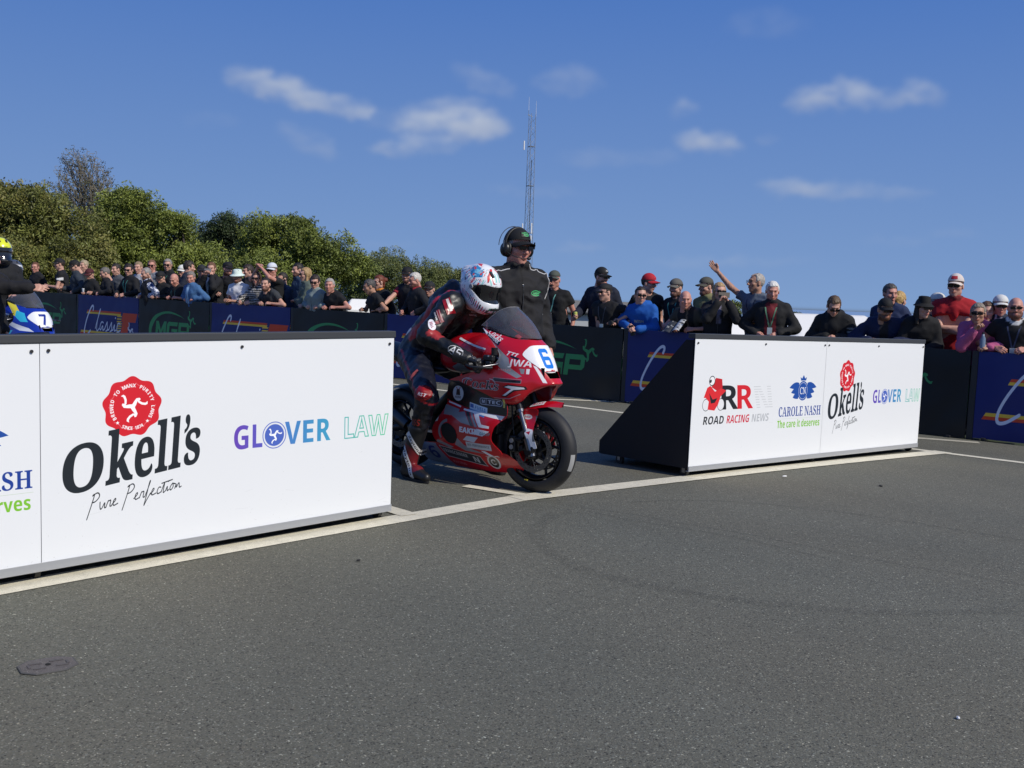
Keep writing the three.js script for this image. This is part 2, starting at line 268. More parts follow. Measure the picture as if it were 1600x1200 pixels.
{ // tyre marks on the near asphalt
  const rubber = M([0.035, 0.035, 0.035], 0.9, 0, { transparent: true, opacity: 1, depthWrite: false, alphaMap: dataTex(512, (d, n) => { const r = rng(21); for (let j = 0; j < n; j++) for (let i = 0; i < n; i++) { const o = (j * n + i) * 4, v = clamp(0.20 + 0.5 * fbm(i / 26, j / 60, 2, 3) + 0.5 * (r() - 0.5)) * (r() < 0.55 ? 1 : 0.2); d[o] = d[o + 1] = d[o + 2] = 255 * v * 0.85; d[o + 3] = 255; } }, 4, false) });
  const R = (x, y) => G(700 + x / 2, 700 + y / 2);
  const faint = rubber.clone(); faint.opacity = 0.62;
  const mark = (pts, w, label) => {
    const c = new THREE.CatmullRomCurve3(pts.map(([x, y]) => R(x, y).setY(0)), false, 'centripetal');
    const g = grid(160, 1, (u, v) => { const p = c.getPointAt(u), d = c.getTangentAt(u), q = p.clone().addScaledVector(V(-d.z, 0, d.x), (v - 0.5) * w * (1 + 0.3 * noise(u * 14, 3, w * 50))); const t = ST(q)[1]; return q.setY(roadY(t) + 0.004 + 0.0015 * (w * 20 % 3)); }, (q, u, v) => [u * c.getLength() / 0.9, v * w / 0.9]);
    const m = struct('tyre_mark', g, w > 0.06 ? faint : rubber, label); m.castShadow = false;
  };
  mark([[400, 186], [560, 206], [720, 235], [900, 265], [1080, 300], [1300, 345], [1600, 396], [1800, 430]], 0.025, 'thin dark tyre mark sweeping right from the start line');
  mark([[420, 196], [560, 224], [720, 250], [900, 282], [1080, 322], [1200, 350]], 0.022, 'short faint tyre mark beside the long thin one');
  mark([[560, 172], [700, 165], [900, 170], [1100, 188], [1300, 212], [1600, 258], [1800, 290]], 0.035, 'dark tyre mark nearest the right barrier');
  mark([[330, 210], [276, 262], [330, 335], [420, 380], [560, 420], [800, 462], [1000, 490], [1300, 514], [1600, 516], [1800, 505]], 0.10,  'broad faint tyre mark curving across the near road');
}
{ // small cast iron cover let into the road, and litter
  const c = G(75, 1041), g = thing('utility_cover', 'small worn cast iron utility cover set in the near asphalt', 'cover', c.setY(roadY(ST(c)[1]) + 0.002), 0.62);
  g.scale.setScalar(0.88); const iron = M([1.35, 1.20, 1.15], 0.65, 0.1, { map: asphaltMap, bumpMap: asphaltBump, bumpScale: 0.002 });
  const oct = [[-0.105, -0.04], [-0.06, -0.085], [0.05, -0.085], [0.105, -0.04], [0.105, 0.045], [0.055, 0.085], [-0.06, 0.085], [-0.105, 0.04]];
  const sh = new THREE.Shape(oct.map((p) => new THREE.Vector2(...p))), ex = (s, d) => new THREE.ExtrudeGeometry(s, { depth: d, bevelEnabled: true, bevelSize: 0.002, bevelThickness: 0.002, bevelSegments: 1 }).rotateX(-Math.PI / 2);
  mesh('frame', ex(new THREE.Shape(oct.map(([x, y]) => new THREE.Vector2(x * 1.07, y * 1.08))), 0.002), M([0.08, 0.078, 0.075], 0.8), g);
  mesh('lid', ex(sh, 0.003), iron, g);
  for (const [x, z, w, d] of [[-0.045, -0.03, 0.05, 0.012], [0.04, -0.035, 0.055, 0.012], [0.05, 0.03, 0.05, 0.012], [-0.04, 0.035, 0.05, 0.012], [-0.075, 0, 0.012, 0.04], [0.078, 0, 0.012, 0.035]]) mesh('slot', box(w, 0.003, d, x, 0.0070, z, 0.001), M([0.09, 0.082, 0.082], 0.8), g);
  mesh('key_hole', new THREE.CylinderGeometry(0.011, 0.011, 0.003, 14).translate(0, 0.0070, 0), M([0.008, 0.008, 0.008], 0.9), g);
  const bit = (px, py, w, d, col, label) => { const p = G(px, py), m = mesh('litter', new THREE.DodecahedronGeometry(1, 0).scale(w, 0.006, d).translate(0, 0.006, 0), M(col, 0.8)); m.position.copy(p); m.rotation.y = px; tag(m, label, 'litter'); };
  bit(1226, 745, 0.03, 0.016, [0.8, 0.8, 0.78], 'white scrap lying on the asphalt in front of the right barrier');
  bit(1376, 760, 0.016, 0.03, [0.02, 0.02, 0.02], 'dark scrap lying on the asphalt in front of the right barrier');
  bit(1497, 1124, 0.010, 0.006, [0.8, 0.8, 0.78], 'pale chip lying on the asphalt at the lower right');
  bit(560, 877, 0.013, 0.008, [0.02, 0.02, 0.02], 'dark chip lying on the asphalt in front of the left barrier');
}

// ---------------------------------------------------------------- printed designs
function legs(c, x, y, r, col, turn = 0) { // three bent running legs joined at the hip
  c.save(); c.translate(x, y); c.rotate(turn); c.fillStyle = col;
  for (let i = 0; i < 3; i++) {
    c.rotate(Math.PI * 2 / 3); c.beginPath();
    for (const [i2, [px, py]] of [[-0.14, 0.05], [0.06, -0.34], [0.20, -0.56], [0.42, -0.60], [0.50, -0.52], [0.42, -0.40], [0.66, -0.30], [0.86, -0.30], [0.98, -0.42], [1.0, -0.22], [0.86, -0.14], [0.60, -0.16], [0.36, -0.28], [0.30, -0.38], [0.22, -0.10], [0.10, 0.12]].entries()) i2 ? c.lineTo(px * r, py * r) : c.moveTo(px * r, py * r);
    c.closePath(); c.fill();
  }
  c.beginPath(); c.arc(0, 0, r * 0.17, 0, 7); c.fill(); c.restore();
}
const STROKES = { // a small hand-written alphabet: points in a unit em, baseline 0
  P: [0.85, [[0.1, -0.3], [0.32, 0.5], [0.42, 0.98], [0.2, 0.8], [0.6, 1.0], [0.82, 0.75], [0.55, 0.5], [0.3, 0.5]]], u: [0.5, [[0.02, 0.42], [0.06, 0.08], [0.2, 0.02], [0.38, 0.42], [0.38, 0.05], [0.5, 0.08]]],
  r: [0.4, [[0.0, 0.1], [0.1, 0.42], [0.14, 0.36], [0.3, 0.42], [0.24, 0.06], [0.4, 0.08]]], e: [0.42, [[0.0, 0.14], [0.26, 0.3], [0.2, 0.44], [0.06, 0.3], [0.1, 0.03], [0.42, 0.12]]],
  f: [0.4, [[0.0, 0.1], [0.3, 0.85], [0.2, 0.9], [0.1, 0.0], [0.0, -0.45], [0.12, -0.2], [0.4, 0.2]]], c: [0.4, [[0.32, 0.36], [0.18, 0.44], [0.05, 0.2], [0.14, 0.02], [0.4, 0.12]]],
  t: [0.34, [[0.0, 0.1], [0.2, 0.75], [0.14, 0.08], [0.2, 0.02], [0.34, 0.12]]], i: [0.24, [[0.0, 0.12], [0.1, 0.42], [0.1, 0.05], [0.24, 0.12]]], o: [0.46, [[0.24, 0.42], [0.04, 0.26], [0.12, 0.02], [0.34, 0.2], [0.24, 0.42], [0.46, 0.34]]],
  n: [0.5, [[0.0, 0.1], [0.08, 0.42], [0.08, 0.05], [0.28, 0.44], [0.34, 0.06], [0.5, 0.12]]], C: [0.62, [[0.80, 0.86], [0.86, 1.0], [0.66, 1.02], [0.34, 0.62], [0.12, 0.2], [0.12, -0.06], [0.34, -0.06], [0.66, 0.14]]],
  l: [0.34, [[0.0, 0.12], [0.26, 0.7], [0.32, 0.96], [0.18, 0.6], [0.1, 0.1], [0.18, 0.0], [0.34, 0.12]]], a: [0.46, [[0.34, 0.36], [0.2, 0.44], [0.04, 0.2], [0.12, 0.02], [0.32, 0.3], [0.32, 0.04], [0.46, 0.12]]], s: [0.36, [[0.0, 0.1], [0.22, 0.46], [0.2, 0.3], [0.28, 0.1], [0.06, 0.02], [0.36, 0.12]]], ' ': [0.3, []],
};
function handwrite(c, text, x, y, em, lw, col, slant = 0.25, sx = 1) {
  c.save(); c.translate(x, y); c.transform(sx, 0, -slant, 1, 0, 0); c.strokeStyle = col; c.lineWidth = lw; c.lineCap = c.lineJoin = 'round'; let o = 0;
  for (const ch of text) {
    const [adv, p] = STROKES[ch];
    if (p.length) { c.beginPath(); const X = (q) => (o + q[0]) * em, Y = (q) => -q[1] * em; c.moveTo(X(p[0]), Y(p[0])); for (let i = 1; i < p.length - 1; i++) c.quadraticCurveTo(X(p[i]), Y(p[i]), (X(p[i]) + X(p[i + 1])) / 2, (Y(p[i]) + Y(p[i + 1])) / 2); c.lineTo(X(p[p.length - 1]), Y(p[p.length - 1])); c.stroke(); }
    if (ch === 'i') { c.beginPath(); c.arc((o + 0.14) * em, -0.58 * em, lw * 0.7, 0, 7); c.fillStyle = col; c.fill(); }
    if (ch === 't') { c.beginPath(); c.moveTo((o - 0.05) * em, -0.56 * em); c.lineTo((o + 0.75) * em, -0.62 * em); c.stroke(); }
    o += adv;
  }
  c.restore();
}
function fitText(c, text, x, y, w, h, font, col, skew = 0, stroke) { // text whose capitals fill a box of w by h, (x, y) at the left of the baseline
  c.save(); c.font = font.replace('%', '100'); const m = c.measureText(text), cap = c.measureText('H').actualBoundingBoxAscent; c.translate(x, y); c.transform(1, 0, -skew, 1, 0, 0); c.scale(w / m.width, h / cap); if (Array.isArray(col)) { const g = c.createLinearGradient(0, 0, m.width, 0); g.addColorStop(0, col[0]); g.addColorStop(1, col[1]); col = g; }
  if (stroke) { c.strokeStyle = col; c.lineWidth = stroke; c.strokeText(text, 0, 0); } else { c.fillStyle = col; c.fillText(text, 0, 0); } c.restore();
}
function ringText(c, text, x, y, r, px, a0, a1, col, out = true) { c.save(); c.font = `bold ${px}px sans-serif`; c.fillStyle = col; c.textAlign = 'center'; [...text].forEach((ch, i) => { const a = lerp(a0, a1, text.length > 1 ? i / (text.length - 1) : 0); c.save(); c.translate(x + Math.sin(a) * r, y - Math.cos(a) * r); c.rotate(out ? a : a + Math.PI); c.fillText(ch, 0, out ? 0 : px * 0.7); c.restore(); }); c.restore(); }
function seal(c, x, y, r) {
  c.fillStyle = '#d8202c'; c.beginPath(); for (let i = 0; i <= 200; i++) { const a = i / 200 * Math.PI * 2, q = r * (0.955 + 0.05 * Math.cos(a * 9)); c.lineTo(x + Math.sin(a) * q, y - Math.cos(a) * q); } c.fill();
  c.strokeStyle = '#ee7f84'; c.lineWidth = r * 0.016; for (let k = 0; k < 9; k++) { const a = (k + 0.5) / 9 * Math.PI * 2; c.beginPath(); c.arc(x + Math.sin(a) * r * 0.98, y - Math.cos(a) * r * 0.98, r * 0.26, a + 0.9, a + 2.24); c.stroke(); }
  ringText(c, 'BREWED TO MANX PURITY LAWS', x, y, r * 0.64, r * 0.165, -2.12, 2.12, '#fff'); ringText(c, 'SINCE 1874', x, y, r * 0.66, r * 0.15, Math.PI + 0.46, Math.PI - 0.46, '#fff', false);
  for (const a of [-2.36, 2.36]) { c.fillStyle = '#fff'; c.beginPath(); for (let i = 0; i < 10; i++) { const q = (i % 2 ? 0.03 : 0.065) * r, b = i * Math.PI / 5; c.lineTo(x + Math.sin(a) * r * 0.71 + Math.sin(b) * q, y - Math.cos(a) * r * 0.71 - Math.cos(b) * q); } c.fill(); }
  legs(c, x, y, r * 0.50, '#fff', 0.1);
}
function paper(c, w, h, seed) { c.fillStyle = '#e9ebec'; c.fillRect(0, 0, w, h); const r = rng(seed); for (let i = 0; i < 260; i++) { c.fillStyle = `rgba(105,100,90,${0.05 + 0.12 * r()})`; c.fillRect(r() * w, h - r() * r() * r() * h * 0.8, 1 + 3 * r(), 1 + 4 * r()); } for (let i = 0; i < 26; i++) { c.strokeStyle = `rgba(120,118,112,${0.06 + 0.10 * r()})`; c.lineWidth = 1 + r(); c.beginPath(); const x = r() * w, y = h - r() * r() * h * 0.7; c.moveTo(x, y); c.lineTo(x + (r() - 0.5) * 160, y + (r() - 0.5) * 30); c.stroke(); } }
const printB = canvas(2048, 1050, (c, w, h) => {
  paper(c, w, h, 4);
  seal(c, 0.211 * w, (1 - 0.700) * h, 0.142 * h);
  c.save(); c.translate(0.045 * w, (1 - 0.318) * h); c.rotate(-0.132); const ink = '#20262b', B = (t, x, y, ww, hh) => { fitText(c, t, x * w, y * h, ww * w, hh * h, 'bold %px serif', ink, 0.2); fitText(c, t, x * w, y * h, ww * w, hh * h, 'bold %px serif', ink, 0.2, 1.6); };
  B('O', -0.008, 0, 0.108, 0.212); B('k', 0.100, 0, 0.066, 0.232); B('e', 0.166, 0, 0.056, 0.235); B('l', 0.222, 0, 0.034, 0.232); B('l', 0.257, 0, 0.034, 0.232); B('s', 0.296, 0, 0.048, 0.225); B('’', 0.297, -0.045, 0.020, 0.20); c.restore();
  c.save(); c.translate(0.10 * w, (1 - 0.222) * h); c.rotate(-0.135); handwrite(c, 'Pure Perfection', 0, 0, 0.088 * h, 5.6, '#1d2126', 0.3, 0.76); c.restore();
    const y = (1 - 0.447) * h, hh = 0.122 * h;
  fitText(c, 'GL', 0.476 * w, y, 0.090 * w, hh, 'bold %px sans-serif', ['#6a45b4', '#5c5cc0']); fitText(c, 'VER', 0.632 * w, y, 0.148 * w, hh, 'bold %px sans-serif', ['#4a80c6', '#3fa0c4']);
  const ox = 0.600 * w, oy = y - hh * 0.46; c.strokeStyle = '#5a6fc6'; c.lineWidth = 5; c.beginPath(); c.arc(ox, oy, hh * 0.56, 0, 7); c.stroke(); c.fillStyle = '#4f69c0'; c.beginPath(); c.arc(ox, oy, hh * 0.47, 0, 7); c.fill(); legs(c, ox, oy, hh * 0.36, '#fff', 0.1);
  fitText(c, 'LAW', 0.822 * w, y, 0.162 * w, hh * 0.97, 'bold %px sans-serif', ['#49b3b0', '#62cc9a'], 0, 3.6);
});
const printA = canvas(2048, 1050, (c, w, h) => {
  paper(c, w, h, 9);
  const X = (u) => u * w, Y = (v) => (1 - v) * h;
  // road racing emblem: a crouched rider on a red machine in front of R R N
  const rr = (x0, x1, y0, y1, col) => fitText(c, 'R', x0, y1, x1 - x0, y1 - y0, 'bold %px sans-serif', col, -0.12);
  c.save(); c.lineWidth = 10; rr(X(0.185), X(0.325), Y(0.645), Y(0.455), '#1d1f22'); rr(X(0.30), X(0.435), Y(0.645), Y(0.455), '#d9202b');
  for (let i = 0; i < 9; i++) { const v = 0.63 - i * 0.021; c.fillStyle = '#c9cbcc'; c.fillRect(X(0.43 + 0.004 * i), Y(v), X(0.028), 5); c.fillRect(X(0.452 + 0.010 * i * 0.9), Y(v), X(0.030), 5); c.fillRect(X(0.53 + 0.003 * i), Y(v), X(0.03), 5); } c.restore();
  c.save(); c.translate(X(0.075), Y(0.445)); const k = 0.13 * w; c.scale(k, k);
  c.strokeStyle = '#1d1f22'; c.lineWidth = 0.035; for (const [x, y] of [[0.16, -0.2], [0.95, -0.2]]) { c.beginPath(); c.arc(x, y, 0.17, 0, 7); c.stroke(); c.fillStyle = '#e9eaec'; c.fill(); }
  c.fillStyle = '#e02a2f'; c.beginPath(); for (const p of [[0.02, -0.42], [0.18, -0.72], [0.34, -0.78], [0.6, -0.6], [0.95, -0.7], [1.2, -0.62], [0.92, -0.46], [0.8, -0.2], [0.62, -0.02], [0.26, -0.06], [0.3, -0.3], [0.12, -0.42]]) c.lineTo(...p); c.fill();
  c.fillStyle = '#1d1f22'; c.beginPath(); for (const p of [[0.3, -0.56], [0.5, -0.36], [0.75, -0.4], [0.62, -0.26], [0.42, -0.24]]) c.lineTo(...p); c.fill();
  c.fillStyle = '#c81f27'; c.beginPath(); for (const p of [[0.4, -0.74], [0.62, -1.02], [0.95, -0.98], [1.0, -0.72], [0.7, -0.62]]) c.lineTo(...p); c.fill();
  c.fillStyle = '#f4f4f4'; c.strokeStyle = '#1d1f22'; c.lineWidth = 0.025; c.beginPath(); c.ellipse(0.42, -0.93, 0.15, 0.14, -0.3, 0, 7); c.fill(); c.stroke(); c.fillStyle = '#1d1f22'; c.beginPath(); c.ellipse(0.34, -0.92, 0.06, 0.05, -0.5, 0, 7); c.fill(); c.restore();
  fitText(c, 'ROAD', X(0.078), Y(0.345), 0.148 * w, 0.062 * h, 'bold %px sans-serif', '#1d1f22', 0.15); fitText(c, 'RACING', X(0.242), Y(0.345), 0.168 * w, 0.062 * h, 'bold %px sans-serif', '#cf1f3a', 0.15); fitText(c, 'NEWS', X(0.425), Y(0.345), 0.132 * w, 0.062 * h, 'bold %px sans-serif', '#b9bcbf', 0.15);
  // winged badge
  const bx = X(0.822), by = Y(0.582), br = 0.066 * h * 1.25; c.fillStyle = '#1d4da0';
  for (const s of [-1, 1]) for (let i = 0; i < 3; i++) { c.beginPath(); const yy = by - br * 0.55 + i * br * 0.5, L = (1.75 - i * 0.36) * br; c.moveTo(bx + s * br * 0.8, yy - br * 0.25); c.quadraticCurveTo(bx + s * (br * 0.9 + L * 0.45), yy - br * 0.55, bx + s * (br * 0.9 + L), yy + br * 0.22); c.quadraticCurveTo(bx + s * (br * 0.9 + L * 0.5), yy + br * 0.42, bx + s * br * 0.85, yy + br * 0.35); c.fill(); }
  c.beginPath(); c.arc(bx, by, br, 0, 7); c.fill(); c.strokeStyle = '#fff'; c.lineWidth = 3; c.beginPath(); c.arc(bx, by, br * 0.84, 0, 7); c.stroke(); fitText(c, 'CN', bx - br * 0.62, by + br * 0.34, br * 1.24, br * 0.7, '%px serif', '#fff');
  c.fillStyle = '#1d4da0'; c.beginPath(); for (const p of [[-0.5, -1.05], [-0.62, -1.42], [-0.3, -1.25], [0, -1.62], [0.3, -1.25], [0.62, -1.42], [0.5, -1.05]]) c.lineTo(bx + p[0] * br, by + p[1] * br); c.fill();
  fitText(c, 'CAROLE NASH', X(0.632), Y(0.372), 0.352 * w, 0.080 * h, 'bold %px serif', '#1d3f94'); c.strokeStyle = '#c8d8c0'; c.lineWidth = 2; c.beginPath(); c.moveTo(X(0.63), Y(0.352)); c.lineTo(X(0.985), Y(0.352)); c.stroke();
  fitText(c, 'The care it deserves', X(0.628), Y(0.277), 0.352 * w, 0.062 * h, 'bold %px sans-serif', '#7fc433');
});
const printMGP = canvas(1400, 540, (c, w, h) => {
  c.fillStyle = '#0b1013'; c.fillRect(0, 0, w, h); const r = rng(14); for (let i = 0; i < 400; i++) { c.fillStyle = `rgba(150,150,150,${0.05 * r()})`; c.fillRect(r() * w, r() * h, 1 + r() * 2, 1 + r() * 4); }
  const g = '#379354'; c.strokeStyle = g; c.fillStyle = g;
  c.beginPath(); c.moveTo(0.665 * w, 0.34 * h); c.quadraticCurveTo(0.43 * w, 0.10 * h, 0.22 * w, 0.30 * h); c.quadraticCurveTo(0.10 * w, 0.45 * h, 0.135 * w, 0.70 * h); c.quadraticCurveTo(0.17 * w, 0.82 * h, 0.24 * w, 0.78 * h); c.quadraticCurveTo(0.15 * w, 0.72 * h, 0.17 * w, 0.56 * h); c.quadraticCurveTo(0.24 * w, 0.22 * h, 0.47 * w, 0.25 * h); c.quadraticCurveTo(0.60 * w, 0.28 * h, 0.665 * w, 0.34 * h); c.fill();
  c.save(); c.translate(0.225 * w, 0.70 * h); c.transform(1, 0, -0.14, 1, 0, 0); const H = 0.30 * h, L = 0.155 * w, S = 0.036 * w;
  c.beginPath(); for (const p of [[0, 0], [0, -H], [S, -H], [L / 2, -H * 0.45], [L - S, -H], [L, -H], [L, 0], [L - S, 0], [L - S, -H * 0.55], [L / 2, -H * 0.08], [S, -H * 0.55], [S, 0]]) c.lineTo(...p); c.fill();
  c.translate(L + 0.012 * w, 0); c.beginPath(); for (const p of [[0, -H * 0.12], [0, -H * 0.85], [L * 0.12, -H], [L, -H], [L * 0.95, -H * 0.76], [S, -H * 0.76], [S, -H * 0.24], [L * 0.7, -H * 0.24], [L * 0.7, -H * 0.4], [L * 0.45, -H * 0.4], [L * 0.45, -H * 0.58], [L, -H * 0.58], [L, 0], [L * 0.12, 0]]) c.lineTo(...p); c.fill();
  c.translate(L + 0.012 * w, 0); c.beginPath(); for (const p of [[0, 0], [0, -H], [L * 0.86, -H], [L, -H * 0.86], [L, -H * 0.42], [L * 0.88, -H * 0.28], [S, -H * 0.28], [S, 0]]) c.lineTo(...p); c.fill(); c.fillStyle = '#0b1013'; c.fillRect(S, -H * 0.76, L - S * 1.9, H * 0.26); c.restore();
  legs(c, 0.745 * w, 0.36 * h, 0.185 * h, g, 0.5);
});
const printClassic = canvas(1400, 540, (c, w, h) => {
  c.fillStyle = '#0a1e68'; c.fillRect(0, 0, w, h); const r = rng(15); for (let i = 0; i < 400; i++) { c.fillStyle = `rgba(190,190,210,${0.05 * r()})`; c.fillRect(r() * w, r() * h, 1 + r() * 2, 1 + r() * 4); }
  const par = (x0, x1, y0, y1, col, k = 0.018 * w) => { c.fillStyle = col; c.beginPath(); c.moveTo(x0 + k, y0); c.lineTo(x1 + k, y0); c.lineTo(x1, y1); c.lineTo(x0, y1); c.fill(); };
  const red = '#d8451f', yel = '#f0c440';
  par(0.155 * w, 0.72 * w, 0.29 * h, 0.325 * h, red, 0.008 * w); par(0.148 * w, 0.72 * w, 0.325 * h, 0.362 * h, yel, 0.008 * w);
  par(0.045 * w, 0.70 * w, 0.695 * h, 0.735 * h, yel, 0.010 * w); par(0.035 * w, 0.70 * w, 0.735 * h, 0.775 * h, red, 0.010 * w);
  par(0.73 * w, 0.955 * w, 0.30 * h, 0.47 * h, red, 0.03 * w); par(0.70 * w, 0.81 * w, 0.40 * h, 0.84 * h, red, 0.06 * w);
  for (let i = 0; i < 3; i++) par(0.66 * w - i * 6, 0.735 * w - i * 6, (0.36 + i * 0.05) * h, (0.385 + i * 0.05) * h, yel, 0.008 * w);
  for (let i = 0; i < 7; i++) par(0.655 * w - i * 7, 0.735 * w - i * 8, (0.50 + i * 0.045) * h, (0.522 + i * 0.045) * h, yel, 0.008 * w);
  handwrite(c, 'C', 0.085 * w, 0.77 * h, 0.56 * h, 23, '#e2e5ee', 0.12, 0.86); handwrite(c, 'lassic', 0.295 * w, 0.70 * h, 0.50 * h, 15, '#e2e5ee', 0.18, 1.0);
  legs(c, 0.875 * w, 0.64 * h, 0.17 * h, '#d5d7de', 0.5);
});

// ---------------------------------------------------------------- the two start barriers
const blackWood = M([0.012, 0.012, 0.013], 0.75, 0, { bumpMap: asphaltBump, bumpScale: 0.0008 }), greyRail = M([0.045, 0.048, 0.052], 0.55), alu = M([0.55, 0.56, 0.57], 0.42, 0.6), dark = M([0.02, 0.02, 0.021], 0.5), steel = M([0.35, 0.35, 0.36], 0.35, 0.9);
const gloss = { roughness: 0.38 };
const panelA = M('#ffffff', 0.42, 0, { map: printA }), panelB = M('#ffffff', 0.42, 0, { map: printB });
function barrier(name, label, A, B, cuts, heights, prints) {
  const dx = B.x - A.x, dz = B.z - A.z, L = Math.hypot(dx, dz), turn = Math.atan2(-dz, dx), tilt = Math.atan2(B.y - A.y, L);
  const g = thing(name, label, 'barrier', A.clone()); g.rotation.set(0, turn, tilt, 'YZX');
  const H = (x) => lerp(heights[0], heights[1], x / L), base = 0.05;
  cuts.slice(0, -1).forEach((x0, i) => {
    const x1 = cuts[i + 1], e = 0.0015, s = grid(24, 8, (u, v) => V(lerp(x0 + e, x1 - e, u), lerp(base + 0.006, H(lerp(x0, x1, u)), v), 0.002 * noise(lerp(x0, x1, u) * 2, v * 2, 3)), (q, u, v) => [u, v]);
    const sheetB = s.clone().translate(0, 0, -0.004);
    const p = mesh('panel', [s, sheetB, box(x1 - x0 - 2 * e, 0.003, 0.003, (x0 + x1) / 2, (H(x0) + H(x1)) / 2 + 0.0005, -0.002, 0.001)], prints[i] === 'A' ? panelA : panelB, g);
    for (const [k, u] of [0.018, 0.5, 0.982].entries()) mesh('screw', new THREE.CylinderGeometry(0.008, 0.008, 0.006, 12).rotateX(Math.PI / 2).translate(lerp(x0, x1, u), H(x0) - 0.032, 0.006), dark, p);
  });
  const X0 = cuts[0], X1 = cuts[cuts.length - 1], cx = (X0 + X1) / 2, w = X1 - X0, slope = Math.atan2(H(X1) - H(X0), w);
  mesh('backing_board', grid(8, 2, (u, v) => V(lerp(X0, X1, u), lerp(base + 0.01, H(lerp(X0, X1, u)) - 0.003, v), -0.016)), blackWood, g);
  mesh('top_rail', box(w + 0.02, 0.042, 0.075, 0, 0, 0, 0.006).rotateZ(slope).translate(cx, (H(X0) + H(X1)) / 2 + 0.023, -0.030), greyRail, g);
  mesh('bottom_strip', [box(w, 0.042, 0.004, cx, base + 0.021, 0.006, 0.001), box(w, 0.004, 0.03, cx, base, -0.010, 0.001)], alu, g);
  const D = 1.02, prof = (x) => { const h = H(x); return [[0.02, base + 0.02], [0.02, h - 0.01], [0.10, h - 0.01], [D, 0.18], [D, 0.075], [D - 0.02, 0.065]]; };
  const xs = [X0 + 0.008]; for (let i = 1; i < cuts.length; i++) xs.push(cuts[i] - (i === cuts.length - 1 ? 0.024 : 0.008));
  for (const x of xs) { const s = new THREE.Shape(prof(x).map(([a, b]) => new THREE.Vector2(a, b))); mesh('gusset', new THREE.ExtrudeGeometry(s, { depth: 0.016, bevelEnabled: false }).rotateY(Math.PI / 2).translate(x, 0, 0), blackWood, g); }
  mesh('base_frame', [box(w - 0.06, 0.05, 0.05, cx, 0.10, -D + 0.05), box(w - 0.06, 0.05, 0.05, cx, 0.10, -0.06), box(w - 0.06, 0.016, D - 0.16, cx, 0.125, -D / 2)], blackWood, g);
  for (const x of [X0 + 0.05, cx, X1 - 0.05]) for (const z of [-0.075, -D + 0.22]) {
    const c = mesh('caster', [box(0.05, 0.006, 0.06, x, 0.080, z, 0.002), box(0.004, 0.05, 0.03, x - 0.018, 0.055, z, 0.001), box(0.004, 0.05, 0.03, x + 0.018, 0.055, z, 0.001)], steel, g);
    mesh('wheel', [new THREE.CylinderGeometry(0.039, 0.039, 0.026, 20).rotateZ(Math.PI / 2).translate(x, 0.039, z), new THREE.CylinderGeometry(0.012, 0.012, 0.038, 12).rotateZ(Math.PI / 2).translate(x, 0.039, z)], dark, c);
  }
  return g;
}
{
  const lift = 0.055, S = G(65, 890.5, lift), B = G(610.5, 796.5, lift), dir = B.clone().sub(S), L = Math.hypot(dir.x, dir.z);
  const A = S.clone().addScaledVector(dir, -1); A.y -= lift; B.y -= lift; A.y = B.y + (S.y - lift - B.y) * 2;
  barrier('start_barrier', 'white start barrier in the left foreground, its far end by the red motorcycle', A, B, [0, L, 2 * L], [1.130, 1.135], ['A', 'B']);
  const P = G(1074.7, 736, lift), Q = G(1433, 697.5, lift), K = G(1281, 713, lift); const L1 = Math.hypot(K.x - P.x, K.z - P.z), LL = Math.hypot(Q.x - P.x, Q.z - P.z); P.y -= lift; Q.y -= lift;
  barrier('start_barrier', 'white start barrier right of the red motorcycle with a black triangular end', P, Q, [0, L1, LL], [1.135, 1.135], ['A', 'B']);
  console.log('panels', L.toFixed(2), L1.toFixed(2), LL.toFixed(2));
}

// ---------------------------------------------------------------- boards along the far side of the road
const boardMGP = M('#ffffff', 0.45, 0, { map: printMGP }), boardClassic = M('#ffffff', 0.45, 0, { map: printClassic });
{
  const names = { '-8': 'blue Classic board behind the rider in the yellow helmet', '-7': 'dark green logo board behind the motorcycle numbered 7', '-6': 'blue Classic board beside the motorcycle numbered 7, whole word showing', '-5': 'dark board with the green MGP logo above the left barrier', '-4': 'blue Classic board above the left barrier, its lower half hidden', '-3': 'dark board above the right end of the left barrier', '-2': 'blue board behind the rider of the red motorcycle', '-1': 'dark board with green GP letters behind the nose of the red motorcycle', '0': 'blue board with a large C beside the black end of the right barrier', '1': 'dark board beyond the right end of the right barrier', '2': 'blue board with a large C at the right edge of the picture', '3': 'dark board beyond the right edge' };
  for (let k = -8; k <= 2; k++) {
    const s0 = BL * k, sm = s0 + BL / 2, by = FENCE_BASE(sm), hh = FENCE_TOP(sm) - by, p0 = fenceAt(sm).setY(by), g = thing('advertising_board', names[k], 'board', p0, 0, 'advertising boards along the far side of the road');
    g.rotation.set(0, Math.atan2(-FD.z, FD.x), -0.0085, 'YZX');
    const w = BL - 0.09, b = new THREE.BoxGeometry(w, hh - 0.02, 0.03, 40, 14, 1).translate(0.03, hh / 2 + 0.01, 0), p = b.attributes.position;
    for (let i = 0; i < p.count; i++) p.setZ(i, p.getZ(i) + 0.012 * noise(p.getX(i) * 1.6 + k * 9, p.getY(i) * 2.2, 1) + 0.006 * noise(p.getX(i) * 5 + k * 9, p.getY(i) * 4, 5)); b.computeVertexNormals();
    mesh('panel', b, k & 1 ? boardMGP : boardClassic, g);
    mesh('edge_post', box(0.075, hh + 0.01, 0.05, -BL / 2 + 0.035, hh / 2, -0.012, 0.008), dark, g);
    for (const x of [-BL / 2 + 0.2, BL / 2 - 0.2]) mesh('foot', box(0.05, 0.03, 0.5, x, 0.02, -0.2), dark, g);
  }
}

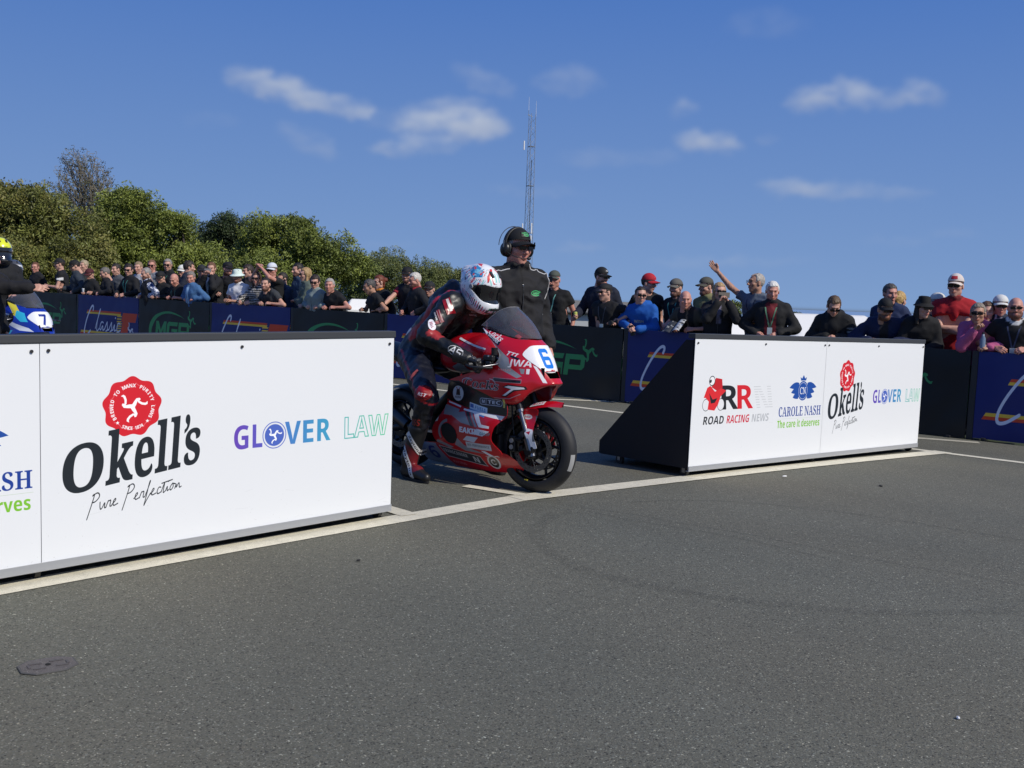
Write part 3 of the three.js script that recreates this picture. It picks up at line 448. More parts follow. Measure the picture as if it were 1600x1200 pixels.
// ---------------------------------------------------------------- beyond the crowd: trees, mast, low roofs, marquees
function leafSpray(seed, n, size, spread) { // a handful of small bent leaves round a twig
  const r = rng(seed), P = [], I = [];
  for (let i = 0; i < n; i++) {
    const c = V(r() - 0.5, r() - 0.5, r() - 0.5).multiplyScalar(2 * spread), a = V(r() - 0.5, r() - 0.5, r() - 0.5).normalize(), b = V(r() - 0.5, r() * 0.7, r() - 0.5).cross(a).normalize(), l = size * (0.7 + 0.6 * r()), o = P.length / 3;
    for (const [x, y] of [[-1, 0], [0, -0.42], [1, 0], [0, 0.42]]) { const p = c.clone().addScaledVector(a, x * l).addScaledVector(b, y * l); P.push(p.x, p.y, p.z); }
    I.push(o, o + 1, o + 2, o, o + 2, o + 3);
  }
  const g = new THREE.BufferGeometry(); g.setAttribute('position', new THREE.Float32BufferAttribute(P, 3)); g.setAttribute('uv', new THREE.Float32BufferAttribute(new Float32Array(P.length / 3 * 2), 2)); g.setIndex(I); g.computeVertexNormals(); return g;
}
const sprays = [leafSpray(1, 26, 0.066, 0.20), leafSpray(2, 26, 0.060, 0.22), leafSpray(3, 24, 0.074, 0.20)];
const leafMat = M([1, 1, 1], 0.6), barkMat = M([0.075, 0.062, 0.048], 0.9, 0, { bumpMap: asphaltBump, bumpScale: 0.01 });
function tree(name, label, depth, lobes, tones, seed, density, trunks, lean = 0) {
  const r = rng(seed), base = at(trunks[0], 470, depth), gy = groundY(ST(base)[1]);
  const g = thing(name, label, 'tree', V(base.x, gy, base.z), 0, undefined), k = depth / FOCAL, inst = [[], [], []];
  const L = lobes.map(([x, y, rx, ry]) => ({ c: at(x, y, depth + (r() - 0.5) * rx * k).sub(g.position), rx: rx * k, ry: ry * k }));
  for (const o of L) { // every bough carries its own rounded clumps of sprays, so that they shade one another
    const clumps = []; for (let i = 0; i < 13; i++) { const d = V(r() - 0.5, 0.75 * r() - 0.25, r() - 0.5).normalize(), m = 0.62 + 0.30 * r(); clumps.push([V(o.c.x + d.x * o.rx * m, o.c.y + d.y * o.ry * m, o.c.z + d.z * o.rx * 0.85 * m), (0.26 + 0.26 * r()), r()]); }
    clumps.push([o.c, 0.62, 0.2]);
    for (const [c, f, tone] of clumps) {
      const N = Math.round(density * o.rx * o.ry * 62 * f * f), flat = 0.62 + 0.2 * r();
      for (let i = 0; i < N; i++) {
        const d = V(r() - 0.5, r() - 0.5, r() - 0.5); if (d.length() > 0.5 || d.length() < 0.05) { i--; continue; } d.normalize();
        const n = noise(d.x * 2.2 + c.x, d.y * 2.2 + c.y, d.z * 2.2 + seed), rad = (r() < 0.8 ? 0.86 + 0.2 * r() : 0.3 + 0.5 * r()) * (1 + 0.32 * n) * (r() < 0.04 ? 1.18 : 1);
        const p = V(c.x + d.x * o.rx * f * rad, c.y + d.y * o.ry * f * flat * 1.35 * rad, c.z + d.z * o.rx * f * rad);
        if (p.y < 0.1) continue;
        inst[Math.floor(r() * 3)].push([p, 0.6 + 0.45 * r(), n + 0.9 * (tone - 0.5)]);
      }
    }
  }
  const q = new THREE.Quaternion(), m4 = new THREE.Matrix4(), col = new THREE.Color();
  inst.forEach((list, j) => {
    const im = new THREE.InstancedMesh(sprays[j], leafMat, list.length); im.name = 'crown'; im.castShadow = im.receiveShadow = true; im.userData = { kind: 'stuff' };
    list.forEach(([p, s, n], i) => { q.setFromEuler(new THREE.Euler(r() * 6.3, r() * 6.3, r() * 6.3)); m4.compose(p, q, V(s, s, s)); im.setMatrixAt(i, m4); const t = tones[Math.floor(clamp(0.5 + n * 0.8 + 0.5 * (r() - 0.5), 0, 0.999) * tones.length)], v = 0.75 + 0.5 * r(); im.setColorAt(i, col.setRGB(t[0] * v * 1.7, t[1] * v * 1.75, t[2] * v * 1.4)); });
    g.add(im);
  });
  const tr = [];
  for (const x of trunks) { const b = at(x, 470, depth).sub(g.position).setY(0); for (let i = 0; i < 5; i++) { const o = L[Math.floor(r() * L.length)], e = o.c.clone().add(V((r() - 0.5) * o.rx, 0, 0)), c = new THREE.CatmullRomCurve3([b, b.clone().lerp(e, 0.35).add(V(0, 0.5, 0)), e]); for (let s = 0; s < 8; s++) tr.push(rod(c.getPoint(s / 8), c.getPoint((s + 1) / 8), lerp(0.13, 0.03, s / 8), lerp(0.13, 0.03, (s + 1) / 8), 7, true)); } }
  mesh('trunk', tr, barkMat, g);
}
const OLIVE = [[0.060, 0.062, 0.017], [0.078, 0.084, 0.021], [0.098, 0.104, 0.026], [0.116, 0.106, 0.032]], GREEN = [[0.058, 0.072, 0.016], [0.078, 0.096, 0.020], [0.105, 0.124, 0.026], [0.128, 0.146, 0.030]], DEEP = [[0.015, 0.024, 0.010], [0.020, 0.032, 0.012], [0.028, 0.042, 0.014]], FAR = [[0.062, 0.076, 0.028], [0.082, 0.094, 0.032], [0.104, 0.112, 0.040]];
tree('hawthorn_tree', 'broad brownish olive tree at the left edge behind the crowd', 42, [[36, 350, 72, 56], [-30, 345, 80, 62], [102, 380, 62, 48], [60, 425, 100, 55], [140, 412, 40, 40], [-40, 425, 95, 60], [-130, 360, 80, 70], [20, 315, 26, 18]], OLIVE, 31, 3.0, [60, -20]);
tree('hawthorn_tree', 'wind-swept green tree with feathery top right of the brownish tree', 47, [[208, 348, 46, 48], [258, 376, 54, 44], [182, 372, 40, 48], [308, 408, 46, 34], [235, 420, 90, 42], [340, 434, 34, 24], [200, 312, 24, 14], [276, 346, 24, 14]], GREEN, 32, 3.0, [230, 300]);
tree('sycamore_tree', 'dark green tree standing between the two lighter crowns', 58, [[352, 374, 33, 36], [332, 398, 40, 40], [385, 398, 34, 48], [362, 436, 60, 40]], DEEP, 33, 1.7, [355]);
tree('sycamore_tree', 'large rounded green tree in the middle of the tree line', 51, [[440, 386, 60, 46], [402, 392, 36, 42], [500, 400, 54, 42], [545, 426, 36, 32], [460, 438, 100, 46], [406, 446, 50, 38], [466, 356, 34, 16]], GREEN, 34, 2.8, [440, 500]);
tree('sycamore_tree', 'smaller duller tree at the right end of the tree line', 72, [[598, 428, 52, 36], [658, 438, 44, 33], [700, 448, 30, 30], [562, 445, 50, 38], [640, 462, 90, 35], [722, 432, 13, 14]], FAR, 35, 1.6, [600, 680]);
tree('bush', 'small green bush showing between the pointing man and the blonde woman', 70, [[1148, 484, 11, 11], [1142, 496, 13, 12]], GREEN, 36, 4, [1146]);
tree('bush', 'low spiky bush on the skyline above the white marquee', 90, [[1244, 497, 7, 7], [1264, 499, 8, 5]], FAR, 37, 5, [1246]);
{ // the half bare tree that stands above the others
  const depth = 62, b = at(134, 470, depth), g = thing('bare_tree', 'tall half bare tree with upright twigs rising above the olive tree', 'tree', V(b.x, groundY(ST(b)[1]), b.z)), r = rng(77), k = depth / FOCAL;
  const tip = (x, y) => at(x, y, depth).sub(g.position), woods = [[], []], leaves = [];
  const stem = (a, e, r0, lvl) => {
    const c = new THREE.CatmullRomCurve3([a, a.clone().lerp(e, 0.45).add(V((r() - 0.5) * 0.4, 0.15, (r() - 0.5) * 0.5)), e]), n = lvl ? 5 : 9;
    for (let i = 0; i < n; i++) woods[lvl > 1 ? 1 : 0].push(rod(c.getPoint(i / n), c.getPoint((i + 1) / n), lerp(r0, 0.016, i / n), lerp(r0, 0.016, (i + 1) / n), lvl > 1 ? 3 : 5, true));
    if (lvl < 3) { const m = [16, 17, 7][lvl]; for (let i = 0; i < m; i++) { const t = 0.22 + 0.78 * (i + r()) / m, p = c.getPoint(t), l = c.getLength() * (lvl ? 0.42 : 0.30) * (1.1 - 0.5 * t), d = c.getTangent(t).add(V((r() - 0.5) * 1.5, 0.25 + 0.3 * r(), (r() - 0.5) * 1.5)).normalize(); stem(p, p.clone().addScaledVector(d, l), r0 * 0.45, lvl + 1); } }
    else if (r() < 0.3) leaves.push(e);
  };
  const foot = V(0, 0, 0), fork = tip(134, 400); stem(foot, fork, 0.16, 3);
  for (const [x, y] of [[132, 237], [108, 250], [92, 275], [120, 242], [146, 240], [160, 262], [170, 290], [176, 312], [98, 300], [140, 262]]) stem(fork.clone().add(V((r() - 0.5) * 0.2, -r(), (r() - 0.5) * 0.3)), tip(134 + (x - 134) * 0.72, 330 - (330 - y) * 0.66).add(V(0, 0, (r() - 0.5) * 1.6)), 0.045, 1);
  const pale = M([0.24, 0.215, 0.165], 0.9); mesh('trunk', woods[0], pale, g); const tw = mesh('twigs', woods[1], pale, g); tw.userData = { kind: 'stuff' };
  const im = new THREE.InstancedMesh(leafSpray(9, 12, 0.06, 0.14), leafMat, leaves.length), m4 = new THREE.Matrix4(), col = new THREE.Color(); im.name = 'crown'; im.userData = { kind: 'stuff' }; im.castShadow = true;
  leaves.forEach((p, i) => { m4.makeRotationY(r() * 6).setPosition(p); im.setMatrixAt(i, m4); im.setColorAt(i, col.setRGB(0.07 + 0.03 * r(), 0.08 + 0.02 * r(), 0.03)); }); g.add(im);
}
{ // lattice mast
  const depth = 100, p = at(822, 470, depth), gy = groundY(ST(p)[1]), g = thing('radio_mast', 'tall lattice radio mast behind the marshal with whip antennas on top', 'mast', V(p.x, gy, p.z), 0.35), H = at(826, 178, depth).y - gy;
  const galv = M([0.30, 0.32, 0.34], 0.5, 0.5), whiteP = M([0.75, 0.75, 0.74], 0.5), rad = (y) => lerp(0.56, 0.36, y / H), leg = (i, y) => V(Math.cos(i * 2.0944) * rad(y), y, Math.sin(i * 2.0944) * rad(y));
  g.rotation.z = 0.004;
  for (let i = 0; i < 3; i++) mesh('leg', rod(leg(i, 0), leg(i, H), 0.030, 0.026, 8), galv, g);
  const br = []; const step = 0.62; for (let y = 0, n = 0; y < H - step; y += step, n++) for (let i = 0; i < 3; i++) br.push(n & 1 ? rod(leg(i, y), leg(i + 1, y + step), 0.012, 0.012, 4) : rod(leg(i + 1, y), leg(i, y + step), 0.012, 0.012, 4));
  mesh('brace', br, galv, g).userData = { kind: 'stuff' };
  mesh('cable', rod(V(0.05, 0, 0.1), V(0.05, H * 0.80, 0.1), 0.035, 0.035, 6), M([0.05, 0.06, 0.07], 0.7), g);
  for (const y of [H * 0.69, H * 0.485, H * 0.86]) for (let i = 0; i < 3; i++) mesh('ring_bar', rod(leg(i, y), leg(i + 1, y), 0.035, 0.035, 5), galv, g);
  mesh('whip_antenna', rod(V(-0.35, H + 0.2, 0), V(-0.35, H + 1.55, 0), 0.018, 0.010, 6), whiteP, g); mesh('whip_antenna', rod(V(0.38, H - 0.2, 0), V(0.38, H + 1.25, 0), 0.018, 0.010, 6), whiteP, g);
  mesh('bracket', [rod(V(-0.42, H - 0.1, 0), V(0.1, H - 0.25, 0), 0.025, 0.025, 6), rod(V(-0.35, H - 0.2, 0), V(-0.35, H + 0.3, 0), 0.02, 0.02, 6)], galv, g);
  const P = (x, y) => { const q = at(x, y, depth); return V((q.x - p.x) * 0.94, q.y - gy, 0.1); };
  for (const [x, y, h] of [[818, 228, 0.85], [815, 357, 0.9], [831, 357, 1.0], [830, 372, 0.5]]) { const q = P(x, y); mesh('panel_antenna', box(0.12, h, 0.10, q.x, q.y, q.z, 0.03), whiteP, g); }
}
{ // low building with a slate roof beyond the fence, and two marquees lower down the slope
  const build = (name, label, depth, px0, px1, pyRidge, pyEave, deep, roofM, wallM, openings) => {
    const a = at(px0, pyEave, depth), b = at(px1, pyEave, depth), w = b.x - a.x, ye = at((px0 + px1) / 2, pyEave, depth).y, yr = at((px0 + px1) / 2, pyRidge, depth + deep / 2).y, cx = (a.x + b.x) / 2, gy = groundY(ST(V(cx, 0, -depth))[1]) - 0.3;
    const g = thing(name, label, 'building', V(cx, gy, -depth - deep / 2), 0.0); const e = ye - gy, rr = yr - gy, o = 0.25;
    const sh = new THREE.Shape([new THREE.Vector2(-deep / 2, 0), new THREE.Vector2(deep / 2, 0), new THREE.Vector2(deep / 2, e), new THREE.Vector2(0, rr - 0.06), new THREE.Vector2(-deep / 2, e)]);
    mesh('wall', new THREE.ExtrudeGeometry(sh, { depth: w, bevelEnabled: false }).rotateY(Math.PI / 2).translate(-w / 2, 0, 0), wallM, g);
    const len = Math.hypot(deep / 2 + o, rr - e), an = Math.atan2(rr - e, deep / 2);
    for (const s of [1, -1]) { const n = Math.max(3, Math.round(len / 0.28)); for (let i = 0; i < n; i++) mesh('roof_course', box(w + 0.4, 0.03, len / n + 0.05, 0, 0, 0, 0.006).rotateX(s * (an + 0.03)).translate(0, lerp(e - 0.02, rr, (i + 0.5) / n) + 0.02, s * lerp(deep / 2 + o * 0.7, 0, (i + 0.5) / n)), roofM, g); }
    mesh('gutter', rod(V(-w / 2 - 0.2, e - 0.05, deep / 2 + 0.22), V(w / 2 + 0.2, e - 0.05, deep / 2 + 0.22), 0.06, 0.06, 8), M([0.03, 0.03, 0.03], 0.6), g);
    for (const [u, v, ww, hh] of openings) { const x = (u - 0.5) * w, y = e * v; mesh('window', box(ww, hh, 0.05, x, y, deep / 2 + 0.01), M([0.35, 0.35, 0.34], 0.5), g); mesh('pane', box(ww - 0.12, hh - 0.12, 0.02, x, y, deep / 2 + 0.04), M([0.02, 0.022, 0.025], 0.15), g); }
    return g;
  };
  build('low_building', 'low pale building with a grey roof behind the crowd right of the marshal', 56, 868, 1062, 473, 490, 3.2, M([0.20, 0.195, 0.18], 0.85, 0, { bumpMap: asphaltBump, bumpScale: 0.01 }), M([0.52, 0.54, 0.54], 0.8), [[0.18, 0.72, 0.5, 0.5], [0.45, 0.72, 0.5, 0.5], [0.72, 0.72, 0.5, 0.5]]);
  const canvasM = M([0.80, 0.79, 0.75], 0.7, 0);
  const tent = (name, label, depth, px0, px1, pyTop, pyEave) => {
    const a = at(px0, pyEave, depth), b = at(px1, pyEave, depth), w = b.x - a.x, ye = (a.y + b.y) / 2, yt = at((px0 + px1) / 2, pyTop, depth).y, cx = (a.x + b.x) / 2, gy = groundY(ST(V(cx, 0, -depth))[1]) - 0.2, d = w * 0.8;
    const g = thing(name, label, 'marquee', V(cx, gy, -depth - d / 2), 0.35); const e = ye - gy, t = yt - gy;
    mesh('roof', grid(24, 24, (u, v) => { const x = (u - 0.5) * w * 1.04, z = (v - 0.5) * d * 1.04, k = Math.max(Math.max(0, (Math.abs(2 * u - 1) - 0.62) / 0.38), Math.abs(2 * v - 1)); return V(x, e + (t - e) * Math.pow(1 - k, 0.86) - 0.05 * (1 - Math.pow(Math.abs(2 * Math.max(Math.min(u, 1 - u), Math.min(v, 1 - v)) * 1 - 0.5), 2)) * 0.3, z); }), canvasM, g);
    mesh('valance', [box(w * 1.04, 0.22, 0.02, 0, e - 0.11, d * 0.52), box(w * 1.04, 0.22, 0.02, 0, e - 0.11, -d * 0.52), box(0.02, 0.22, d * 1.04, w * 0.52, e - 0.11, 0), box(0.02, 0.22, d * 1.04, -w * 0.52, e - 0.11, 0)], canvasM, g).userData = { kind: 'stuff' };
    mesh('wall', box(w, e - 0.1, 0.02, 0, (e - 0.1) / 2, -d * 0.45), canvasM, g);
    for (const x of [-1, 1]) for (const z of [-1, 1]) mesh('pole', rod(V(x * w / 2, 0, z * d / 2), V(x * w / 2, e, z * d / 2), 0.04, 0.04, 8), steel, g);
  };
  tent('marquee', 'white marquee roof behind the crowd above the right barrier', 40, 1200, 1440, 492, 530);
  tent('marquee', 'white marquee partly hidden behind the pointing man and the blonde woman', 38, 1095, 1205, 500, 528);
  tent('marquee', 'white gable showing between the leaning men left of the rider', 44, 535, 590, 467, 484);
}

// ---------------------------------------------------------------- racing motorcycles (x forwards, y up, z to the machine's right; the origin where the front tyre stands)
const rubberM = M([0.016, 0.016, 0.017], 0.62, 0, { bumpMap: asphaltBump, bumpScale: 0.0003 }), blackMetal = M([0.016, 0.016, 0.018], 0.35, 0.4), discM = M([0.16, 0.155, 0.15], 0.4, 0.85), chrome = M([0.26, 0.26, 0.27], 0.28, 1), engineM = M([0.030, 0.030, 0.032], 0.5, 0.5), goldM = M([0.45, 0.32, 0.12], 0.35, 0.8), carbon = M([0.012, 0.012, 0.013], 0.4);
const LX0 = -1.35, LX1 = 0.30, LY0 = 0.03, LY1 = 1.23;
const liveryUV = (x, y) => [(x - LX0) / (LX1 - LX0), (y - LY0) / (LY1 - LY0)];
function liveryCanvas(draw) { return canvas(1650, 1200, (c) => { c.save(); c.setTransform(1000, 0, 0, -1000, -LX0 * 1000, LY1 * 1000); draw(c, (col, ...pts) => { c.fillStyle = col; c.beginPath(); for (const p of pts) c.lineTo(...p); c.closePath(); c.fill(); }, (t, x, y, w, h, col, font = 'bold %px sans-serif', skew = 0, rot = 0, st) => { c.save(); c.translate(x, y); c.rotate(rot); c.scale(1, -1); fitText(c, t, 0, 0, w, h, font, col, skew, st); c.restore(); }); c.restore(); }); }
function tyreGeo(R, w, rim) { const p = []; for (let i = 0; i <= 22; i++) { const a = -Math.PI / 2 * 1.25 + i / 22 * Math.PI * 1.25, ww = w / 2 * Math.sin(a) / (Math.abs(a) > Math.PI / 2 ? 1 : 1), r = R - (R - rim) * 0.62 * (1 - Math.cos(a)) * (Math.abs(a) > Math.PI / 2 ? 1.0 : 1); p.push(new THREE.Vector2(Math.max(rim - 0.004, r), ww)); } return new THREE.LatheGeometry(p, 72).rotateX(Math.PI / 2); }
const ringGeo = (r0, r1, t, z, holes = 0) => { const s = new THREE.Shape(); s.absarc(0, 0, r1, 0, Math.PI * 2); const h = new THREE.Path(); h.absarc(0, 0, r0, 0, Math.PI * 2, true); s.holes.push(h); for (let i = 0; i < holes; i++) { const a = i / holes * 6.2832, q = new THREE.Path(); q.absarc(Math.cos(a) * lerp(r0, r1, 0.35 + 0.3 * (i % 2)), Math.sin(a) * lerp(r0, r1, 0.35 + 0.3 * (i % 2)), 0.0045, 0, 6.2832, true); s.holes.push(q); } return new THREE.ExtrudeGeometry(s, { depth: t, bevelEnabled: false, curveSegments: 48 }).translate(0, 0, z - t / 2); };
function wheel(name, g, cx, cy, R, w, rimW, discs) {
  const rim = 0.213, T = (x) => x.translate(cx, cy, 0), prof = [[rim - 0.004, rimW / 2 + 0.006], [rim + 0.008, rimW / 2 + 0.004], [rim - 0.014, rimW / 2 - 0.008], [rim - 0.026, rimW * 0.15], [rim - 0.026, -rimW * 0.15], [rim - 0.014, -rimW / 2 + 0.008], [rim + 0.008, -rimW / 2 - 0.004], [rim - 0.004, -rimW / 2 - 0.006]].map((p) => new THREE.Vector2(...p));
  const o = mesh(name, [T(new THREE.LatheGeometry(prof, 64).rotateX(Math.PI / 2)), T(new THREE.CylinderGeometry(0.034, 0.034, rimW * 0.9, 24).rotateX(Math.PI / 2)), T(new THREE.CylinderGeometry(0.012, 0.012, 0.27, 16).rotateX(Math.PI / 2))], blackMetal, g);
  mesh('tyre', T(tyreGeo(R, w, rim)), rubberM, o);
  for (let i = 0; i < 5; i++) { const a = i * 1.2566 + 0.35, f = V(Math.cos(a) * 0.03, Math.sin(a) * 0.03), k = V(Math.cos(a) * 0.11, Math.sin(a) * 0.11), e = (d) => V(Math.cos(a + d) * 0.194, Math.sin(a + d) * 0.194); mesh('spoke', [rod(f, k, 0.017, 0.012, 8), rod(k, e(0.26), 0.011, 0.010, 8), rod(k, e(-0.26), 0.011, 0.010, 8)].map(T), blackMetal, o); }
  for (const z of discs) { const d = mesh('brake_disc', T(ringGeo(0.118, 0.158, 0.005, z, 36)), discM, o); d.castShadow = true; mesh('disc_carrier', [T(ringGeo(0.03, 0.075, 0.006, z * 0.96)), ...[...Array(8).keys()].map((i) => T(rod(V(Math.cos(i * 0.785) * 0.07, Math.sin(i * 0.785) * 0.07, z * 0.96), V(Math.cos(i * 0.785 + 0.2) * 0.122, Math.sin(i * 0.785 + 0.2) * 0.122, z), 0.007, 0.006, 6)))], blackMetal, o); }
  return o;
}
// the nose: five curves from the middle outwards and back, one above the other
const NOSE = [
  [[-0.040, 1.085, 0], [-0.060, 1.088, 0.065], [-0.150, 1.090, 0.115], [-0.300, 1.120, 0.140], [-0.445, 1.155, 0.150]],
  [[0.005, 1.045, 0], [-0.015, 1.040, 0.085], [-0.100, 1.030, 0.150], [-0.225, 1.045, 0.185], [-0.375, 1.105, 0.172]],
  [[0.055, 0.965, 0], [0.035, 0.960, 0.092], [-0.050, 0.945, 0.172], [-0.150, 0.935, 0.215], [-0.215, 0.985, 0.212]],
  [[0.100, 0.885, 0], [0.085, 0.880, 0.078], [0.000, 0.868, 0.172], [-0.140, 0.860, 0.238], [-0.255, 0.900, 0.238]],
  [[0.145, 0.828, 0], [0.130, 0.825, 0.062], [0.040, 0.805, 0.160], [-0.150, 0.785, 0.252], [-0.640, 0.772, 0.268]],
  [[0.170, 0.790, 0], [0.155, 0.788, 0.060], [0.060, 0.752, 0.140], [-0.125, 0.655, 0.232], [-0.625, 0.755, 0.266]],
  [[0.120, 0.772, 0], [0.105, 0.768, 0.050], [0.020, 0.722, 0.120], [-0.120, 0.630, 0.205], [-0.600, 0.750, 0.245]],
];
const noseCurves = NOSE.map((c, j) => new THREE.CatmullRomCurve3(c.map((p, i) => V(p[0], p[1], p[2] * (j > 2 && (i === 2 || i === 3) ? 0.92 : 1))), false, 'catmullrom', 0.5));
function nosePoint(u, v, side) { const c = new THREE.CatmullRomCurve3(noseCurves.map((k) => k.getPoint(u)), false, 'catmullrom', 0.4).getPoint(v); c.z = Math.max(0, c.z) * side; return c; }
function noseHalf(side, uvf) {
  const nu = 36, nv = 36, g = grid(nu, nv, (u, v) => nosePoint(u, v, side), uvf);
  const keep = [], ix = g.index.array; // the air intake below the number plate is an opening
  for (let i = 0; i < ix.length; i += 3) { const c = Math.floor(i / 6), u = (c % nu) / nu, v = Math.floor(c / nu) / nv; if (!(u < 0.20 && v > 0.50 && v < 0.665)) keep.push(ix[i], ix[i + 1], ix[i + 2]); }
  g.setIndex(keep); return g;
}
function makeBike(name, label, L, full = true) {
  const g = thing(name, label, 'motorcycle');
  const paint = PM('#ffffff', 0.34, { map: L.map, clearcoat: 0.7, clearcoatRoughness: 0.12 }), plain = PM(L.paint, 0.34, { clearcoat: 0.7, clearcoatRoughness: 0.12 }), glass = PM([0.78, 0.79, 0.84], 0.06, { transmission: 0.92, thickness: 0, ior: 1.45 });
  wheel('front_wheel', g, 0, 0.312, 0.312, 0.122, 0.090, [0.072, -0.072]);
  wheel('rear_wheel', g, -1.40, 0.32, 0.32, 0.195, 0.155, [0.095]);
  if (full) { const w = g.children[0]; mesh('paint_mark', box(0.030, 0.012, 0.003, -0.055, 0.088, 0.057, 0.001), M('#d8c23a', 0.5), w); mesh('chalk_patch', grid(8, 6, (u, v) => { const a = lerp(-0.42, -0.02, u), b = lerp(0.15, 0.75, v), R = 0.3135 - 0.061 * (1 - Math.cos(b)); return V(Math.cos(a) * R, 0.312 + Math.sin(a) * R, 0.061 * Math.sin(b) + 0.001); }), M([0.36, 0.36, 0.35], 0.8), w); }
  // fork, brakes, mudguard
  const ax = V(0.012, 0.30, 0), up = V(-0.345, 0.938, 0).normalize();
  for (const s of [1, -1]) {
    const z = V(0, 0, 0.108 * s), P = (d) => ax.clone().addScaledVector(up, d).add(z);
    const f = mesh('fork_leg', [rod(P(0.30), P(0.78), 0.0265, 0.0265, 20)], L.forkM ?? blackMetal, g);
    mesh('slider', [rod(P(0.06), P(0.32), 0.0185, 0.0185, 20), rod(P(-0.03), P(0.10), 0.031, 0.030, 16), rod(P(0.295), P(0.315), 0.031, 0.031, 16)], chrome, f);
    mesh('axle_clamp', [box(0.06, 0.09, 0.05, 0.012, 0.30, 0.108 * s, 0.012), rod(V(0.012, 0.3, 0.085 * s), V(0.012, 0.3, 0.148 * s), 0.019, 0.019, 16)], blackMetal, f);
    const c = mesh('brake_caliper', [box(0.055, 0.125, 0.062, -0.148, 0.345, 0.088 * s, 0.014).rotateZ(0), box(0.05, 0.03, 0.03, -0.10, 0.38, 0.10 * s, 0.008)], blackMetal, g);
    for (const y of [0.322, 0.368]) mesh('piston_cap', new THREE.CylinderGeometry(0.0165, 0.0165, 0.008, 20).rotateX(Math.PI / 2).translate(-0.150, y, (0.088 + 0.033) * s), M([0.34, 0.34, 0.35], 0.4, 0.6), c);
    mesh('brake_hose', pipe([[-0.15, 0.41, 0.09 * s], [-0.17, 0.52, 0.085 * s], [-0.20, 0.68, 0.06 * s]], 0.006, 14, 6), dark, g);
  }
  const mgc = new THREE.CatmullRomCurve3([V(-0.20, 0.52, 0.066), V(-0.12, 0.60, 0.074), V(0.00, 0.645, 0.072), V(0.11, 0.665, 0.055), V(0.20, 0.660, 0.010)]);
  const mudTop = grid(28, 14, (u, v) => { const p = mgc.getPoint(u), w = p.z, a = (v - 0.5) * 2; return V(p.x - 0.012 * a * a, p.y - 0.055 * Math.pow(Math.abs(a), 2.2) * (1 - 0.35 * u), w * a); }, (q) => liveryUV(q.x, q.y + 0.0));
  const mud = mesh('front_mudguard', mudTop, plain, g);
  if (L.mudText) { const t = canvas(256, 128, (c) => { c.fillStyle = L.mudText[1]; c.fillRect(0, 0, 256, 128); fitText(c, L.mudText[0], 20, 104, 210, 80, 'bold %px sans-serif', L.mudText[2], 0.15); }); mesh('sticker', grid(10, 4, (u, v) => { const p = mgc.getPoint(lerp(0.42, 0.66, u)), a = lerp(0.78, 0.30, v); return V(p.x - 0.012 * a * a, p.y - 0.055 * Math.pow(a, 2.2) * 0.8 + 0.004, p.z * a + 0.002); }), M('#fff', 0.4, 0, { map: t }), mud); }
  for (const s of [1, -1]) mesh('mudguard_side', plate(curveOutline([[-0.16, 0.575], [-0.05, 0.60], [0.035, 0.600], [0.020, 0.50], [0.035, 0.42], [0.066, 0.335], [0.010, 0.345], [-0.03, 0.42], [-0.09, 0.505]], 60), (x, y) => s * (0.080 + 0.05 * sstep(0.55, 0.40, y) + 0.008 * noise(x * 8, y * 8, 1)), 0.003 * s, 0.03, liveryUV), s > 0 ? paint : plain, g);
  // nose, number plate, intake, screen
  const right = noseHalf(1, (q) => liveryUV(q.x, q.y)), left = noseHalf(-1, (q) => liveryUV(q.x, q.y));
  const nose = mesh('nose_fairing', right, paint, g); mesh('nose_fairing', left, plain, g);
  const caster = new THREE.Mesh(merge([right.clone(), left.clone()]), new THREE.MeshBasicMaterial({ side: THREE.DoubleSide })), rc = new THREE.Raycaster(); caster.updateMatrixWorld(true);
  const noseX = (y, z) => { for (const d of [0, 0.012, 0.03, 0.05]) { rc.set(V(1, y + d, z * (1 - d)), V(-1, 0, 0)); const h = rc.intersectObject(caster)[0]; if (h) return h.point.x - d * 0.55; } return 0.05; };
  const shield = [[0.075, 1.050], [0.120, 1.024], [0.150, 0.985], [0.138, 0.948], [0.085, 0.888], [0.046, 0.866]], outl = [...shield, ...shield.slice().reverse().map(([z, y]) => [-z, y])];
  const pg = sheet(curveOutline(outl, 56), 0, 0.025), pp = pg.attributes.position, pu = pg.attributes.uv;
  for (let i = 0; i < pp.count; i++) { const z = pp.getX(i), y = pp.getY(i); pp.setXYZ(i, noseX(y, z) + 0.004, y, z); pu.setXY(i, (0.160 - z) / 0.32, (y - 0.865) / 0.19); }
  pg.deleteAttribute('normal'); const pl = mergeVertices(pg, 1e-5); pl.computeVertexNormals(); mesh('number_plate', pl, PM('#ffffff', 0.32, { map: L.plate, clearcoat: 0.5 }), nose);
  mesh('air_intake', [grid(8, 6, (u, v) => V(0.02, lerp(0.80, 0.90, v), lerp(-0.09, 0.09, u))), ...[-1, 1].map((s) => grid(4, 4, (u, v) => V(lerp(0.02, 0.11, u), lerp(0.80, 0.90, v), s * 0.085)))], M([0.004, 0.004, 0.004], 0.9), nose);
  const baseC = noseCurves[0], topC = new THREE.CatmullRomCurve3([V(-0.265, 1.305, 0), V(-0.285, 1.300, 0.055), V(-0.335, 1.275, 0.093), V(-0.400, 1.222, 0.122), V(-0.462, 1.162, 0.146)]);
  const screen = (u, v) => { const s = u < 0.5 ? -1 : 1, k = Math.abs(u - 0.5) * 2, a = baseC.getPoint(k), b = topC.getPoint(k), p = a.lerp(b, v); p.x += 0.030 * Math.sin(v * Math.PI) * (1 - k * 0.5); p.z = (p.z + 0.010 * Math.sin(v * Math.PI) * k) * s; p.y += 0.010; return p; };
